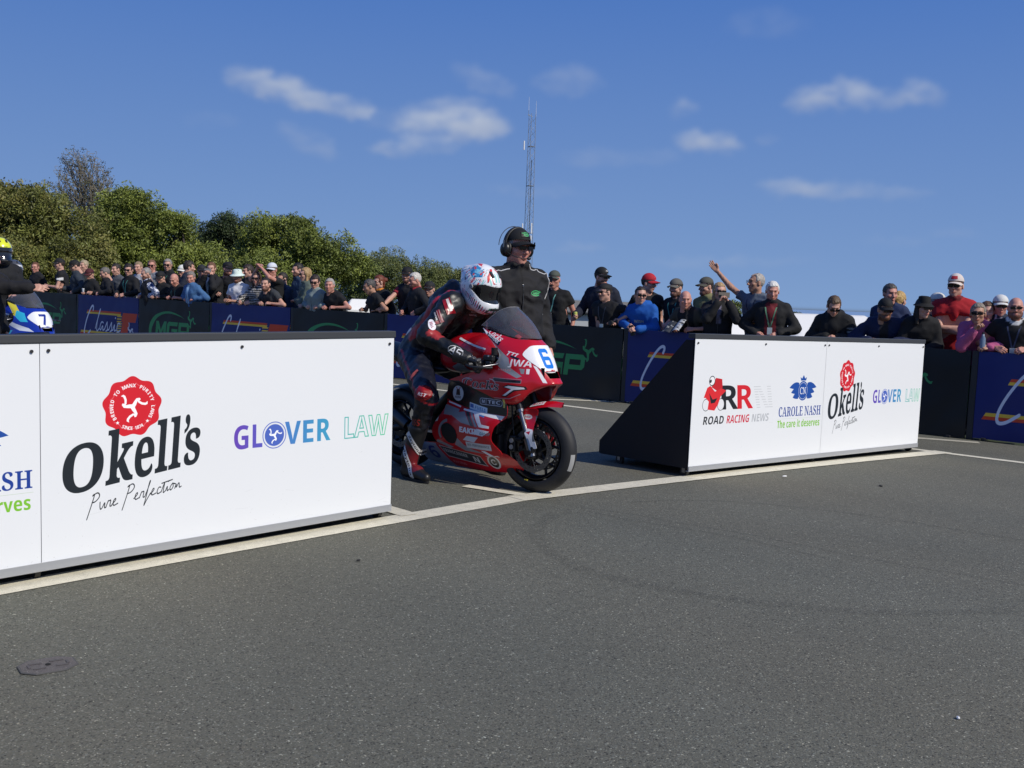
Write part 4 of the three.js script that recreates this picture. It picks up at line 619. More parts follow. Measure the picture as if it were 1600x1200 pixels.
  mesh('windscreen', grid(40, 16, screen), glass, g); mesh('screen_edge', new THREE.TubeGeometry(new THREE.CatmullRomCurve3([...Array(33).keys()].map((i) => screen(i / 32, 1))), 64, 0.0028, 6), M([0.2, 0.2, 0.21], 0.4), g);
  mesh('dashboard', [box(0.02, 0.085, 0.14, -0.20, 1.045, 0, 0.01).rotateZ(0), box(0.14, 0.02, 0.10, -0.13, 1.02, 0, 0.006)], dark, g);
  // side fairings, belly, dark middle panels
  for (const s of [1, -1]) {
    const mat = s > 0 ? paint : plain;
    mesh('middle_panel', plate(curveOutline([[-0.70, 0.74], [-0.56, 0.75], [-0.30, 0.70], [-0.13, 0.64], [-0.14, 0.52], [-0.36, 0.53], [-0.55, 0.56], [-0.70, 0.58]], 50), (x, y) => s * (0.208 + 0.02 * sstep(-0.1, -0.4, x)), 0.003 * s, 0.05, liveryUV), mat, g);
    const sf = (x, y) => s * (0.262 - 0.10 * Math.pow(clamp((x + 0.36) / 0.25), 2) - 0.05 * Math.pow(clamp((0.40 - y) / 0.2), 2) + 0.012 * Math.sin((y - 0.3) * 14) - 0.02 * sstep(0.5, 0.6, y));
    mesh('side_fairing', plate(curveOutline([[-0.685, 0.612], [-0.52, 0.572], [-0.36, 0.553], [-0.20, 0.540], [-0.155, 0.528], [-0.215, 0.455], [-0.232, 0.360], [-0.180, 0.265], [-0.33, 0.235], [-0.55, 0.245], [-0.70, 0.262], [-0.80, 0.295], [-0.825, 0.37], [-0.785, 0.45], [-0.735, 0.51]], 90), sf, 0.004 * s, 0.035, liveryUV), mat, g);
    const hole = mesh('fairing_opening', plate(curveOutline([[-0.716, 0.42], [-0.650, 0.445], [-0.575, 0.405], [-0.560, 0.35], [-0.60, 0.300], [-0.665, 0.300], [-0.71, 0.35]], 40), (x, y) => sf(x, y) + 0.004 * s, 0.003 * s, 0.04), M([0.006, 0.006, 0.006], 0.7), g);
    const bf = (x, y) => s * (0.035 + 0.165 * Math.pow(clamp((y - 0.085) / 0.17), 0.55) - 0.09 * Math.pow(clamp((x + 0.42) / 0.33), 2));
    mesh('belly_pan', plate(curveOutline([[-1.045, 0.245], [-0.90, 0.272], [-0.70, 0.285], [-0.50, 0.280], [-0.33, 0.275], [-0.165, 0.262], [-0.085, 0.180], [-0.115, 0.135], [-0.30, 0.110], [-0.60, 0.098], [-0.90, 0.096], [-1.03, 0.105], [-1.055, 0.17]], 90), bf, 0.004 * s, 0.03, liveryUV), mat, g);
  }
  // tank, seat, tail
  const tankF = (x, y, z) => { let d = ell(x, y, z, -0.66, 0.96, 0, 0.30, 0.150, 0.180); d = smin(d, ell(x, y, z, -0.50, 0.98, 0, 0.17, 0.125, 0.165), 0.06); d = smin(d, ell(x, y, z, -0.84, 0.90, 0, 0.16, 0.10, 0.12), 0.06); d = smax(d, -(ell(x, y, z, -0.84, 0.90, 0.215, 0.17, 0.14, 0.085)), 0.03); return smax(d, -(ell(x, y, z, -0.84, 0.90, -0.215, 0.17, 0.14, 0.085)), 0.03); };
  const tank = mesh('fuel_tank', nets(tankF, [-1.05, 0.72, -0.24], [-0.28, 1.16, 0.24], 0.012), plain, g);
  mesh('filler_cap', [new THREE.CylinderGeometry(0.042, 0.045, 0.014, 24).translate(-0.54, 1.112, 0), new THREE.CylinderGeometry(0.015, 0.015, 0.02, 12).translate(-0.54, 1.12, 0)], chrome, tank);
  mesh('tank_stripe', patch(tankF, V(-0.56, 1.035, 0.4), V(0.97, -0.22, 0), V(0, 1, 0), 0.30, 0.013, V(0, 0, -1), 20, 2, 0.003), M('#e8e8e8', 0.4), tank);
  mesh('tank_pad', patch(tankF, V(-0.70, 0.84, 0.4), V(0.94, 0.34, 0), V(-0.34, 0.94, 0), 0.15, 0.075, V(0, 0, -1), 10, 6, 0.003), M('#808488', 0.5), tank);
  mesh('seat', nets((x, y, z) => smin(ell(x, y, z, -1.16, 0.815, 0, 0.24, 0.045, 0.13), ell(x, y, z, -1.36, 0.87, 0, 0.08, 0.06, 0.12), 0.05), [-1.46, 0.74, -0.16], [-0.88, 0.96, 0.16], 0.014), carbon, g);
  mesh('tail_cowl', nets((x, y, z) => { const t = clamp((-1.25 - x) / 0.5); return smax(ell(x, y, z, -1.40, 0.845 + 0.12 * t, 0, 0.42, 0.075, 0.135), x + 1.15, 0.03); }, [-1.86, 0.70, -0.18], [-1.10, 1.06, 0.18], 0.014), L.tailM ?? carbon, g);
  // frame and mechanics seen through the gaps
  for (const s of [1, -1]) mesh('frame_spar', [rod(V(-0.27, 0.88, 0.06 * s), V(-0.62, 0.74, 0.165 * s), 0.038, 0.042, 12), rod(V(-0.62, 0.74, 0.165 * s), V(-0.93, 0.50, 0.15 * s), 0.042, 0.04, 12), rod(V(-0.93, 0.5, 0.15 * s), V(-0.95, 0.36, 0.14 * s), 0.04, 0.035, 12)], blackMetal, g);
  mesh('engine', [box(0.36, 0.26, 0.34, -0.60, 0.40, 0, 0.04), box(0.22, 0.24, 0.34, -0.42, 0.54, 0, 0.03).rotateZ(0), box(0.30, 0.20, 0.30, -0.82, 0.42, 0, 0.05), new THREE.CylinderGeometry(0.085, 0.085, 0.40, 28).rotateX(Math.PI / 2).translate(-0.72, 0.38, 0), new THREE.CylinderGeometry(0.06, 0.06, 0.40, 24).rotateX(Math.PI / 2).translate(-0.55, 0.35, 0)], engineM, g);
  const rad = mesh('radiator', [box(0.035, 0.30, 0.34, 0, 0, 0, 0.008).rotateZ(-0.22).translate(-0.24, 0.55, 0), box(0.03, 0.14, 0.30, 0, 0, 0, 0.008).rotateZ(0.05).translate(-0.25, 0.33, 0)], engineM, g);
  const fins = []; for (let i = 0; i < 24; i++) fins.push(box(0.006, 0.003, 0.30, 0, -0.13 + i * 0.0113, 0, 0.001).rotateZ(-0.22).translate(-0.222, 0.55, 0)); mesh('radiator_fins', fins, M([0.10, 0.10, 0.10], 0.5, 0.6), rad).userData = { kind: 'stuff' };
  mesh('exhaust', [pipe([[-0.30, 0.40, 0.06], [-0.28, 0.25, 0.06], [-0.45, 0.17, 0.04], [-0.95, 0.17, 0.06], [-1.15, 0.30, 0.14], [-1.30, 0.42, 0.17]], 0.024, 40, 10), pipe([[-0.30, 0.40, -0.06], [-0.28, 0.25, -0.06], [-0.45, 0.17, -0.04], [-0.95, 0.17, 0.02]], 0.022, 30, 10), rod(V(-1.22, 0.36, 0.16), V(-1.52, 0.52, 0.20), 0.05, 0.055, 20)], M([0.10, 0.09, 0.085], 0.35, 0.9), g);
  mesh('swingarm', [rod(V(-0.92, 0.42, 0.12), V(-1.40, 0.32, 0.135), 0.036, 0.028, 12), rod(V(-0.92, 0.42, -0.12), V(-1.40, 0.32, -0.135), 0.036, 0.028, 12), rod(V(-0.94, 0.42, -0.12), V(-0.94, 0.42, 0.12), 0.03, 0.03, 12)], blackMetal, g);
  mesh('rear_hugger', grid(20, 10, (u, v) => { const a = lerp(0.35, 1.9, u), b = (v - 0.5) * 2; return V(-1.40 + Math.cos(a) * (0.345 - 0.03 * b * b), 0.32 + Math.sin(a) * (0.345 - 0.03 * b * b), 0.10 * b); }), carbon, g);
  const ra = mesh('chain', grid(30, 2, (u, v) => V(lerp(-0.78, -1.40, u), lerp(0.455, 0.40, u), -0.10 + 0.012 * v)), dark, g);
  for (const s of [1, -1]) {
    mesh('footrest', [rod(V(-0.98, 0.36, 0.15 * s), V(-0.98, 0.365, 0.29 * s), 0.013, 0.012, 10), box(0.16, 0.10, 0.01, -0.96, 0.38, 0.158 * s, 0.004)], M([0.4, 0.4, 0.41], 0.35, 0.8), g);
    const b = mesh('handlebar', [rod(V(-0.285, 0.985, 0.11 * s), V(-0.375, 0.945, 0.37 * s), 0.0115, 0.0115, 12), box(0.05, 0.045, 0.03, -0.28, 0.985, 0.108 * s, 0.008)], blackMetal, g);
    mesh('grip', rod(V(-0.338, 0.962, 0.265 * s), V(-0.38, 0.943, 0.385 * s), 0.018, 0.018, 14), dark, b);
    mesh('lever', [pipe([[-0.255, 0.972, 0.18 * s], [-0.235, 0.958, 0.23 * s], [-0.265, 0.938, 0.36 * s]], 0.0065, 16, 8), box(0.05, 0.03, 0.04, -0.265, 0.985, 0.18 * s, 0.008)], chrome, b);
    mesh('switch_box', [box(0.05, 0.05, 0.045, -0.315, 0.975, 0.215 * s, 0.012), box(0.03, 0.05, 0.03, -0.235, 1.005, 0.16 * s, 0.008)], dark, b);
    mesh('lever_guard', pipe([[-0.385, 0.943, 0.40 * s], [-0.30, 0.935, 0.425 * s], [-0.22, 0.935, 0.38 * s], [-0.20, 0.935, 0.33 * s]], 0.009, 20, 8), dark, b);
  }
  for (const s of [1, -1]) mesh('cockpit_panel', plate([[-0.54, 0.785], [-0.32, 0.845], [-0.275, 0.875], [-0.25, 0.955], [-0.30, 0.99], [-0.38, 0.94], [-0.47, 0.86]], () => 0.178 * s, 0.01 * s), dark, g);
  { const mc = mesh('brake_reservoir', [new THREE.CylinderGeometry(0.024, 0.022, 0.05, 18).translate(-0.265, 1.000, 0.205), box(0.085, 0.045, 0.045, -0.295, 0.950, 0.225, 0.012), box(0.05, 0.06, 0.035, -0.290, 0.900, 0.235, 0.012)], M([0.014, 0.014, 0.015], 0.3), g); mesh('clip', box(0.012, 0.012, 0.004, -0.285, 0.965, 0.250, 0.002), M([0.6, 0.6, 0.6], 0.3, 0.8), mc); }
  mesh('fork_yoke', [box(0.085, 0.03, 0.27, -0.255, 0.985, 0, 0.01), box(0.085, 0.035, 0.27, -0.195, 0.80, 0, 0.01), rod(V(-0.31, 0.98, 0), V(-0.22, 0.76, 0), 0.03, 0.03, 14)], blackMetal, g);
  mesh('steering_damper', [rod(V(-0.32, 1.02, 0.10), V(-0.20, 1.03, -0.02), 0.012, 0.012, 10)], goldM, g);
  return g;
}
const number = (digit, col, bg) => canvas(606, 360, (c, w, h) => {
  c.fillStyle = bg; c.fillRect(0, 0, w + 1, h); c.strokeStyle = col; c.fillStyle = col; c.lineJoin = 'round'; c.lineWidth = 50; c.translate(12, 0);
  if (digit === '6') { c.save(); c.transform(1, 0, 0.06, 1, -10, 0); c.beginPath(); c.moveTo(322, 112); c.lineTo(322, 84); c.quadraticCurveTo(318, 72, 300, 72); c.lineTo(226, 72); c.quadraticCurveTo(204, 74, 204, 96); c.lineTo(204, 262); c.quadraticCurveTo(206, 280, 226, 280); c.lineTo(310, 280); c.quadraticCurveTo(328, 278, 328, 260); c.lineTo(328, 190); c.quadraticCurveTo(326, 174, 308, 174); c.lineTo(222, 174); c.stroke(); c.restore(); }
  else { c.beginPath(); c.moveTo(188, 84); c.lineTo(330, 84); c.lineTo(250, 292); c.stroke(); }
});
const redLivery = liveryCanvas((c, poly, text) => {
  const red = '#c2091c', grey = '#8b8e92', white = '#e9e9ea', black = '#0b0c0e', navy = '#141b33';
  c.fillStyle = red; c.fillRect(LX0, LY0, 2, 2);
  // nose and upper cowl
  poly(grey, [-0.43, 1.12], [-0.33, 1.075], [-0.20, 1.00], [-0.13, 0.955], [-0.10, 0.885], [-0.02, 0.835], [-0.05, 0.82], [-0.17, 0.87], [-0.24, 0.93], [-0.30, 1.02]);
  poly(white, [-0.46, 1.165], [-0.38, 1.125], [-0.34, 1.085], [-0.42, 1.115]); poly(black, [-0.385, 1.125], [-0.375, 1.10], [-0.245, 1.035], [-0.235, 1.062]); text('DAYTONA', -0.372, 1.106, 0.125, 0.017, white, 'bold %px sans-serif', 0, -0.47);
  text('Cocks', -0.385, 1.125, 0.15, 0.034, white, 'bold %px serif', 0.3, -0.42); text('TTI', -0.165, 0.978, 0.085, 0.030, white, 'bold %px sans-serif', 0.3, -0.2); poly(black, [-0.125, 0.965], [-0.06, 0.945], [-0.055, 0.958], [-0.12, 0.978]);
  text('JWA', -0.118, 0.905, 0.145, 0.046, white, 'bold %px sans-serif', 0.05, -0.03); poly(grey, [-0.045, 0.888], [-0.01, 0.886], [-0.01, 0.852], [-0.03, 0.852]); poly(white, [0.0, 0.888], [0.02, 0.888], [0.022, 0.852], [0.003, 0.852]); text('bikes.co', -0.20, 0.868, 0.10, 0.013, '#d99090');
  poly(white, [0.030, 0.915], [0.052, 0.905], [0.135, 0.795], [0.110, 0.797]);
  poly(black, [-0.235, 0.812], [-0.02, 0.806], [-0.02, 0.786], [-0.235, 0.790]); c.strokeStyle = '#9a9ca0'; c.lineWidth = 0.003; c.strokeRect(-0.236, 0.786, 0.217, 0.026);
  c.strokeStyle = '#b9babd'; c.lineWidth = 0.006; c.beginPath(); c.moveTo(-0.27, 0.80); c.quadraticCurveTo(-0.20, 0.80, -0.22, 0.74); c.quadraticCurveTo(-0.40, 0.70, -0.52, 0.745); c.quadraticCurveTo(-0.55, 0.79, -0.46, 0.792); c.stroke();
  text('Cocks', -0.52, 0.728, 0.33, 0.062, '#15171a', 'bold %px serif', 0.3, -0.02); text('Cocks', -0.52, 0.728, 0.33, 0.062, '#d4d5d8', 'bold %px serif', 0.3, -0.02, 2.5);
  poly('#15171a', [-0.155, 0.752], [-0.11, 0.772], [0.012, 0.765], [0.022, 0.745], [-0.06, 0.728], [-0.125, 0.682], [-0.17, 0.684], [-0.09, 0.737]); poly(white, [-0.14, 0.753], [-0.105, 0.764], [0.000, 0.758], [0.008, 0.747], [-0.068, 0.736], [-0.130, 0.691], [-0.155, 0.691], [-0.085, 0.742]);
  c.strokeStyle = '#9c9ea2'; c.lineWidth = 0.004; c.beginPath(); c.moveTo(-0.02, 0.71); c.lineTo(-0.10, 0.672); c.lineTo(-0.23, 0.668); c.stroke();
  // middle panel
  poly(black, [-0.72, 0.76], [-0.56, 0.765], [-0.32, 0.692], [-0.12, 0.628], [-0.12, 0.545], [-0.36, 0.553], [-0.53, 0.578], [-0.72, 0.62]);
  c.fillStyle = '#c9c9c8'; c.beginPath(); c.ellipse(-0.600, 0.668, 0.056, 0.056, 0, 0, 7); c.fill(); poly('#3a2a24', [-0.615, 0.70], [-0.585, 0.70], [-0.578, 0.655], [-0.622, 0.655]); poly('#b8323a', [-0.625, 0.712], [-0.605, 0.69], [-0.615, 0.715]); poly('#b8323a', [-0.575, 0.712], [-0.595, 0.69], [-0.585, 0.715]); text('HORNE', -0.632, 0.632, 0.064, 0.016, '#30302e');
  c.fillStyle = '#111a33'; c.fillRect(-0.385, 0.602, 0.245, 0.062); c.fillStyle = '#c7bd5a'; c.fillRect(-0.158, 0.602, 0.018, 0.062); c.strokeStyle = '#c9ced8'; c.lineWidth = 0.004; c.beginPath(); c.roundRect(-0.372, 0.611, 0.205, 0.044, 0.018); c.stroke(); c.beginPath(); c.moveTo(-0.315, 0.611); c.lineTo(-0.315, 0.655); c.stroke(); text('M', -0.357, 0.621, 0.032, 0.024, '#d5d9e0'); text('TEC', -0.300, 0.621, 0.115, 0.024, '#d5d9e0');
  poly('#cfe3f2', [-0.475, 0.615], [-0.30, 0.588], [-0.30, 0.520], [-0.475, 0.552]); poly('#2f7fc4', [-0.475, 0.569], [-0.30, 0.540], [-0.30, 0.520], [-0.475, 0.552]); poly('#2b63b4', [-0.470, 0.607], [-0.435, 0.601], [-0.435, 0.575], [-0.470, 0.580]); text('FUELS', -0.425, 0.574, 0.11, 0.022, '#3c86c0', 'bold %px sans-serif', 0, -0.16);
  // side fairing
  poly(white, [-0.69, 0.606], [-0.555, 0.580], [-0.555, 0.568], [-0.69, 0.594]); poly(grey, [-0.72, 0.58], [-0.56, 0.555], [-0.56, 0.505], [-0.71, 0.505]);
  poly(white, [-0.52, 0.566], [-0.36, 0.553], [-0.14, 0.542], [-0.17, 0.512], [-0.30, 0.532], [-0.52, 0.553]);
  poly(grey, [-0.66, 0.520], [-0.50, 0.545], [-0.42, 0.450], [-0.52, 0.462]); poly('#2a2b2e', [-0.49, 0.546], [-0.455, 0.546], [-0.385, 0.447], [-0.42, 0.450]); poly(grey, [-0.445, 0.546], [-0.42, 0.545], [-0.35, 0.447], [-0.375, 0.447]); poly(white, [-0.41, 0.545], [-0.355, 0.540], [-0.315, 0.470], [-0.25, 0.462], [-0.25, 0.445], [-0.335, 0.448]);
  poly(white, [-0.355, 0.435], [-0.245, 0.425], [-0.30, 0.385], [-0.40, 0.395]); poly('#d7d7d8', [-0.455, 0.372], [-0.34, 0.372], [-0.385, 0.330], [-0.50, 0.338]);
  text('EAKIN', -0.535, 0.395, 0.205, 0.038, white, 'bold %px sans-serif', 0.02, -0.02); text('EAKIN', -0.535, 0.395, 0.205, 0.038, white, 'bold %px sans-serif', 0.02, -0.02, 6); text('GROUP', -0.325, 0.392, 0.085, 0.022, '#4f8f95');
  c.strokeStyle = '#8d8f94'; c.lineWidth = 0.022; c.beginPath(); c.ellipse(-0.640, 0.37, 0.105, 0.098, 0, 1.8, 3.6); c.stroke(); poly(white, [-0.80, 0.47], [-0.755, 0.485], [-0.765, 0.45], [-0.80, 0.44]); poly(grey, [-0.60, 0.29], [-0.56, 0.345], [-0.50, 0.30], [-0.42, 0.275], [-0.30, 0.255], [-0.50, 0.255]); poly(grey, [-0.80, 0.29], [-0.78, 0.31], [-0.62, 0.27], [-0.66, 0.255]);
  c.fillStyle = '#cfcfcf'; c.fillRect(-0.475, 0.283, 0.232, 0.046); text('MSS  PERFORMANCE', -0.462, 0.300, 0.205, 0.016, '#6b6f74'); poly(white, [-0.34, 0.276], [-0.30, 0.276], [-0.22, 0.235], [-0.26, 0.235]);
  // belly pan
  poly('#8790a6', [-1.06, 0.26], [-0.86, 0.268], [-0.74, 0.10], [-1.06, 0.09]); text('6', -0.955, 0.145, 0.11, 0.095, '#1c2f7c', 'bold %px sans-serif', -0.25);
  poly('#33343a', [-0.82, 0.255], [-0.40, 0.222], [-0.365, 0.150], [-0.755, 0.178]); c.strokeStyle = '#b7b8bc'; c.lineWidth = 0.006; c.beginPath(); for (const p of [[-0.82, 0.255], [-0.40, 0.222], [-0.365, 0.150], [-0.755, 0.178], [-0.82, 0.255]]) c.lineTo(...p); c.stroke(); text('TRANSCENDER', -0.785, 0.212, 0.25, 0.026, '#c4c5c9', 'bold %px sans-serif', -0.2, -0.08); text('N', -0.485, 0.172, 0.07, 0.040, '#d0d1d4', 'bold %px sans-serif', -0.2, -0.06); text('RACING', -0.735, 0.130, 0.14, 0.020, '#d08088', 'bold %px sans-serif', -0.2, -0.06);
  c.fillStyle = '#c9c9c9'; c.beginPath(); c.arc(-0.290, 0.190, 0.052, 0, 7); c.fill(); c.fillStyle = '#17181b'; c.beginPath(); c.arc(-0.290, 0.190, 0.040, 0, 7); c.fill(); c.strokeStyle = '#c9c9c9'; c.lineWidth = 0.009; c.beginPath(); c.arc(-0.290, 0.190, 0.018, 0.5, 5.8); c.stroke();
  // mudguard side
  poly(white, [-0.075, 0.470], [0.02, 0.462], [0.09, 0.30], [-0.02, 0.30]); poly(red, [-0.03, 0.44], [0.005, 0.45], [0.0, 0.425]); poly('#5d6066', [0.020, 0.56], [0.045, 0.56], [0.05, 0.38], [0.03, 0.38]); c.fillStyle = '#dcdcdc'; c.beginPath(); c.ellipse(-0.045, 0.545, 0.036, 0.018, 0, 0, 7); c.fill(); text('NGK', -0.068, 0.537, 0.046, 0.014, red);
});
const BIKE = makeBike('racing_motorcycle', 'red and silver racing motorcycle with blue number 6 on its white plate', { map: redLivery, paint: '#c2091c', plate: number('6', '#1a78d8', '#f2f2f2'), mudText: ['MSS', '#e6e6e6', '#c2091c'] });
BIKE.position.copy(W0); BIKE.rotation.y = -43 * Math.PI / 180; BIKE.scale.setScalar(1.02);
for (const o of BIKE.children) if (o.name === 'handlebar') o.position.set(0.035, -0.045, 0);
for (const o of BIKE.children) if (/^(front_|fork_leg|brake_|mudguard)/.test(o.name)) o.rotation.y = 0.17;
const blueLivery = liveryCanvas((c, poly, text) => {
  c.fillStyle = '#1430a0'; c.fillRect(LX0, LY0, 2, 2);
  poly('#e2d22a', [-0.47, 1.17], [-0.30, 1.125], [-0.16, 1.04], [-0.20, 0.99], [-0.36, 1.05]); poly('#35b8d8', [-0.22, 1.06], [-0.10, 1.03], [-0.02, 0.93], [-0.10, 0.93], [-0.2, 0.99]);
  poly('#dfe4ee', [-0.24, 0.93], [0.0, 0.86], [0.06, 0.82], [-0.10, 0.83], [-0.27, 0.89]); poly('#35b8d8', [-0.6, 0.80], [-0.2, 0.83], [-0.25, 0.77], [-0.6, 0.765]); poly('#0d0f14', [-0.1, 0.80], [0.2, 0.83], [0.2, 0.74], [-0.2, 0.62], [-0.7, 0.70]); poly('#3cc6c0', [0.0, 0.79], [0.18, 0.80], [0.18, 0.775], [0.0, 0.75]);
  text('SBS', -0.58, 0.74, 0.2, 0.04, '#f0f0f0', 'bold %px sans-serif', 0.2); text('7', -0.7, 0.35, 0.2, 0.14, '#ffffff', 'bold %px sans-serif', 0.1); poly('#e8eaf0', [-0.8, 0.5], [-0.2, 0.5], [-0.3, 0.45], [-0.8, 0.42]);
});
const BIKE7 = makeBike('racing_motorcycle', 'blue and white racing motorcycle with number 7 at the left edge behind the left barrier', { map: blueLivery, paint: '#1430a0', plate: number('7', '#1a2f8c', '#eef0f4') }, false);
{ const p = at(69, 490, 12.2), d = V(0.07, 0.96, 0), a = -33 * Math.PI / 180; BIKE7.rotation.y = a; const off = V(0.05, 0, 0).applyAxisAngle(V(0, 1, 0), a); BIKE7.position.set(p.x - off.x, 0, p.z - off.z); BIKE7.position.y = roadY(ST(BIKE7.position)[1]); console.log('plate7 y', p.y, 'ground', BIKE7.position.y); }

// ---------------------------------------------------------------- people
const X = V(1, 0, 0), Y = V(0, 1, 0), Z = V(0, 0, 1), deg = Math.PI / 180;
const HEADS = {};
function headGeo(kind) { // a head about its middle, facing +z; kinds: man, heavy, woman; a beard adds to any
  if (HEADS[kind]) return HEADS[kind];
  const beard = kind.includes('beard'), w = kind.includes('woman'), hv = kind.includes('heavy'), jw = hv ? 1.13 : w ? 0.92 : 1, hi = kind.includes('fine');
  const f = (x, y, z) => {
    const ax = Math.abs(x); let d = ell(x, y, z, 0, 0.025, -0.012, 0.077, 0.092, 0.097);
    d = smin(d, ell(x, y, z, 0, -0.045, 0.022, 0.057 * jw, 0.076, 0.067), 0.035);
    d = smin(d, Math.hypot(x, y + 0.105, z - 0.058) - 0.021 * jw, 0.03); d = smin(d, Math.hypot(ax - 0.048 * jw, y + 0.072, z + 0.002) - 0.02, 0.03);
    d = smin(d, ell(ax, y, z, 0.041, -0.022, 0.060, 0.024 * jw, 0.020, 0.022), 0.025);
    d = smin(d, cone(ax, y, z, V(0, 0.030, 0.088), V(0.036, 0.028, 0.078), 0.011, 0.010), 0.018);
    d = smax(d, -(Math.hypot((ax - 0.032), (y - 0.007) * 1.3, z - 0.103) - 0.016), 0.014);
    d = smin(d, cone(x, y, z, V(0, 0.012, 0.088), V(0, -0.028, 0.113), 0.008, w ? 0.011 : 0.0135), 0.012); d = smin(d, Math.hypot(ax - 0.012, y + 0.033, z - 0.099) - 0.009, 0.008);
    d = smin(d, cone(ax, y, z, V(0, -0.058, 0.093), V(0.021, -0.061, 0.082), 0.0085, 0.005), 0.008); d = smin(d, cone(ax, y, z, V(0, -0.070, 0.092), V(0.017, -0.069, 0.083), 0.0085, 0.005), 0.008); d = smax(d, -(cone(ax, y, z, V(0, -0.064, 0.104), V(0.022, -0.064, 0.089), 0.0026, 0.002)), 0.004);
    d = smin(d, ell(ax, y, z, 0.081, -0.008, -0.010, 0.010, 0.032, 0.020), 0.010); d = smax(d, -(ell(ax, y, z, 0.094, -0.006, -0.004, 0.007, 0.018, 0.010)), 0.006);
    d = smin(d, cone(x, y, z, V(0, -0.06, -0.022), V(0, -0.20, -0.045), w ? 0.047 : 0.057, w ? 0.048 : 0.060), 0.03);
    if (beard) { let b = smin(ell(x, y, z, 0, -0.085, 0.048, 0.054 * jw, 0.050, 0.052), ell(ax, y, z, 0.055 * jw, -0.06, 0.015, 0.020, 0.045, 0.03), 0.03); b = smax(b, y + 0.038 + 0.3 * Math.max(0, 0.03 - Math.abs(x)) , 0.01); d = smin(d, b + 0.002 * noise(x * 90, y * 90, z * 90), 0.006); }
    return d;
  };
  const g = nets(f, [-0.115, -0.19, -0.135], [0.115, 0.135, 0.14], hi ? 0.0052 : 0.0075, (x, y, z) => {
    const ax = Math.abs(x); let c = [1, 1, 1]; const mix = (k, q) => { c = c.map((v, i) => lerp(v, q[i], k)); };
    mix(0.35 * sstep(0.035, 0.01, Math.hypot(ax - 0.044, y + 0.03, z - 0.075)), [1.06, 0.72, 0.66]); mix(0.35 * sstep(0.025, 0.008, Math.hypot(x, y + 0.03, z - 0.112)), [1.06, 0.72, 0.66]);
    if (z > 0.07 && ax < 0.026 && Math.abs(y + 0.064) < 0.013) mix(0.65, w ? [0.95, 0.45, 0.45] : [0.92, 0.58, 0.54]);
    if (z > 0.06 && ax > 0.012 && ax < 0.052 && Math.abs(y - 0.026 - 0.08 * (0.03 - Math.abs(ax - 0.03))) < 0.0055) mix(0.75, [0.28, 0.22, 0.18]);
    if (z > 0.075 && ax > 0.016 && ax < 0.046 && Math.abs(y - 0.006) < 0.006) mix(0.8, [0.22, 0.17, 0.15]);
    const low = (y < -0.045 && z > -0.03 && !(ax < 0.024 && y > -0.075 && z > 0.08)) || (y < -0.04 && y > -0.056 && ax < 0.03 && z > 0.08);
    if (beard && low && y > -0.14) mix(0.9, [0.20, 0.15, 0.12]); else if (!w && low && y > -0.13) mix(0.16, [0.6, 0.58, 0.58]);
    const v = 1 + 0.06 * noise(x * 60, y * 60, z * 60); return c.map((q) => q * v);
  });
  return (HEADS[kind] = g);
}
const HANDS = {};
function handGeo(curl, cell = 0.0062) { // a left hand: wrist at the origin, fingers along +y, palm facing +z, thumb towards +x... mirrored for the right
  const key = curl + '/' + cell; if (HANDS[key]) return HANDS[key];
  const bones = [], base = [[0.029, 0.084, 0], [0.010, 0.090, 0.002], [-0.010, 0.086, 0.001], [-0.028, 0.078, -0.001]], len = [0.072, 0.080, 0.074, 0.058];
  base.forEach((b, i) => { bones.push([V(b[0] * 0.6, 0.012, 0), V(...b), 0.0145, 0.0115]); let p = V(...b), a = 0; const r = 0.0092 - 0.0006 * i; [0.46, 0.31, 0.23].forEach((s, j) => { a += curl * [0.75, 1.0, 0.75][j] + 0.06; const q = p.clone().add(V(b[0] * 0.05, Math.cos(a) * len[i] * s, Math.sin(a) * len[i] * s)); bones.push([p, q, r - j * 0.0006, r - (j + 1) * 0.0006]); p = q; }); });
  bones.push([V(0.014, 0.018, 0.004), V(0.040, 0.048, 0.014), 0.0145, 0.0115], [V(0.040, 0.048, 0.014), V(0.050 - 0.012 * curl, 0.074, 0.018 + 0.014 * curl), 0.0108, 0.0095], [V(0.050 - 0.012 * curl, 0.074, 0.018 + 0.014 * curl), V(0.048 - 0.022 * curl, 0.094, 0.022 + 0.022 * curl), 0.0095, 0.0078], [V(0, -0.03, 0), V(0, 0.012, 0), 0.024, 0.023]);
  const f = boneField(bones, 0.008), [lo, hi] = boundsOf(bones, 0.012);
  return (HANDS[key] = nets(f, lo, hi, cell, (x, y, z) => { const v = 1 + 0.05 * noise(x * 80, y * 80, z * 80); return [v, v * 0.95, v * 0.93]; }));
}
const HAIRS = {};
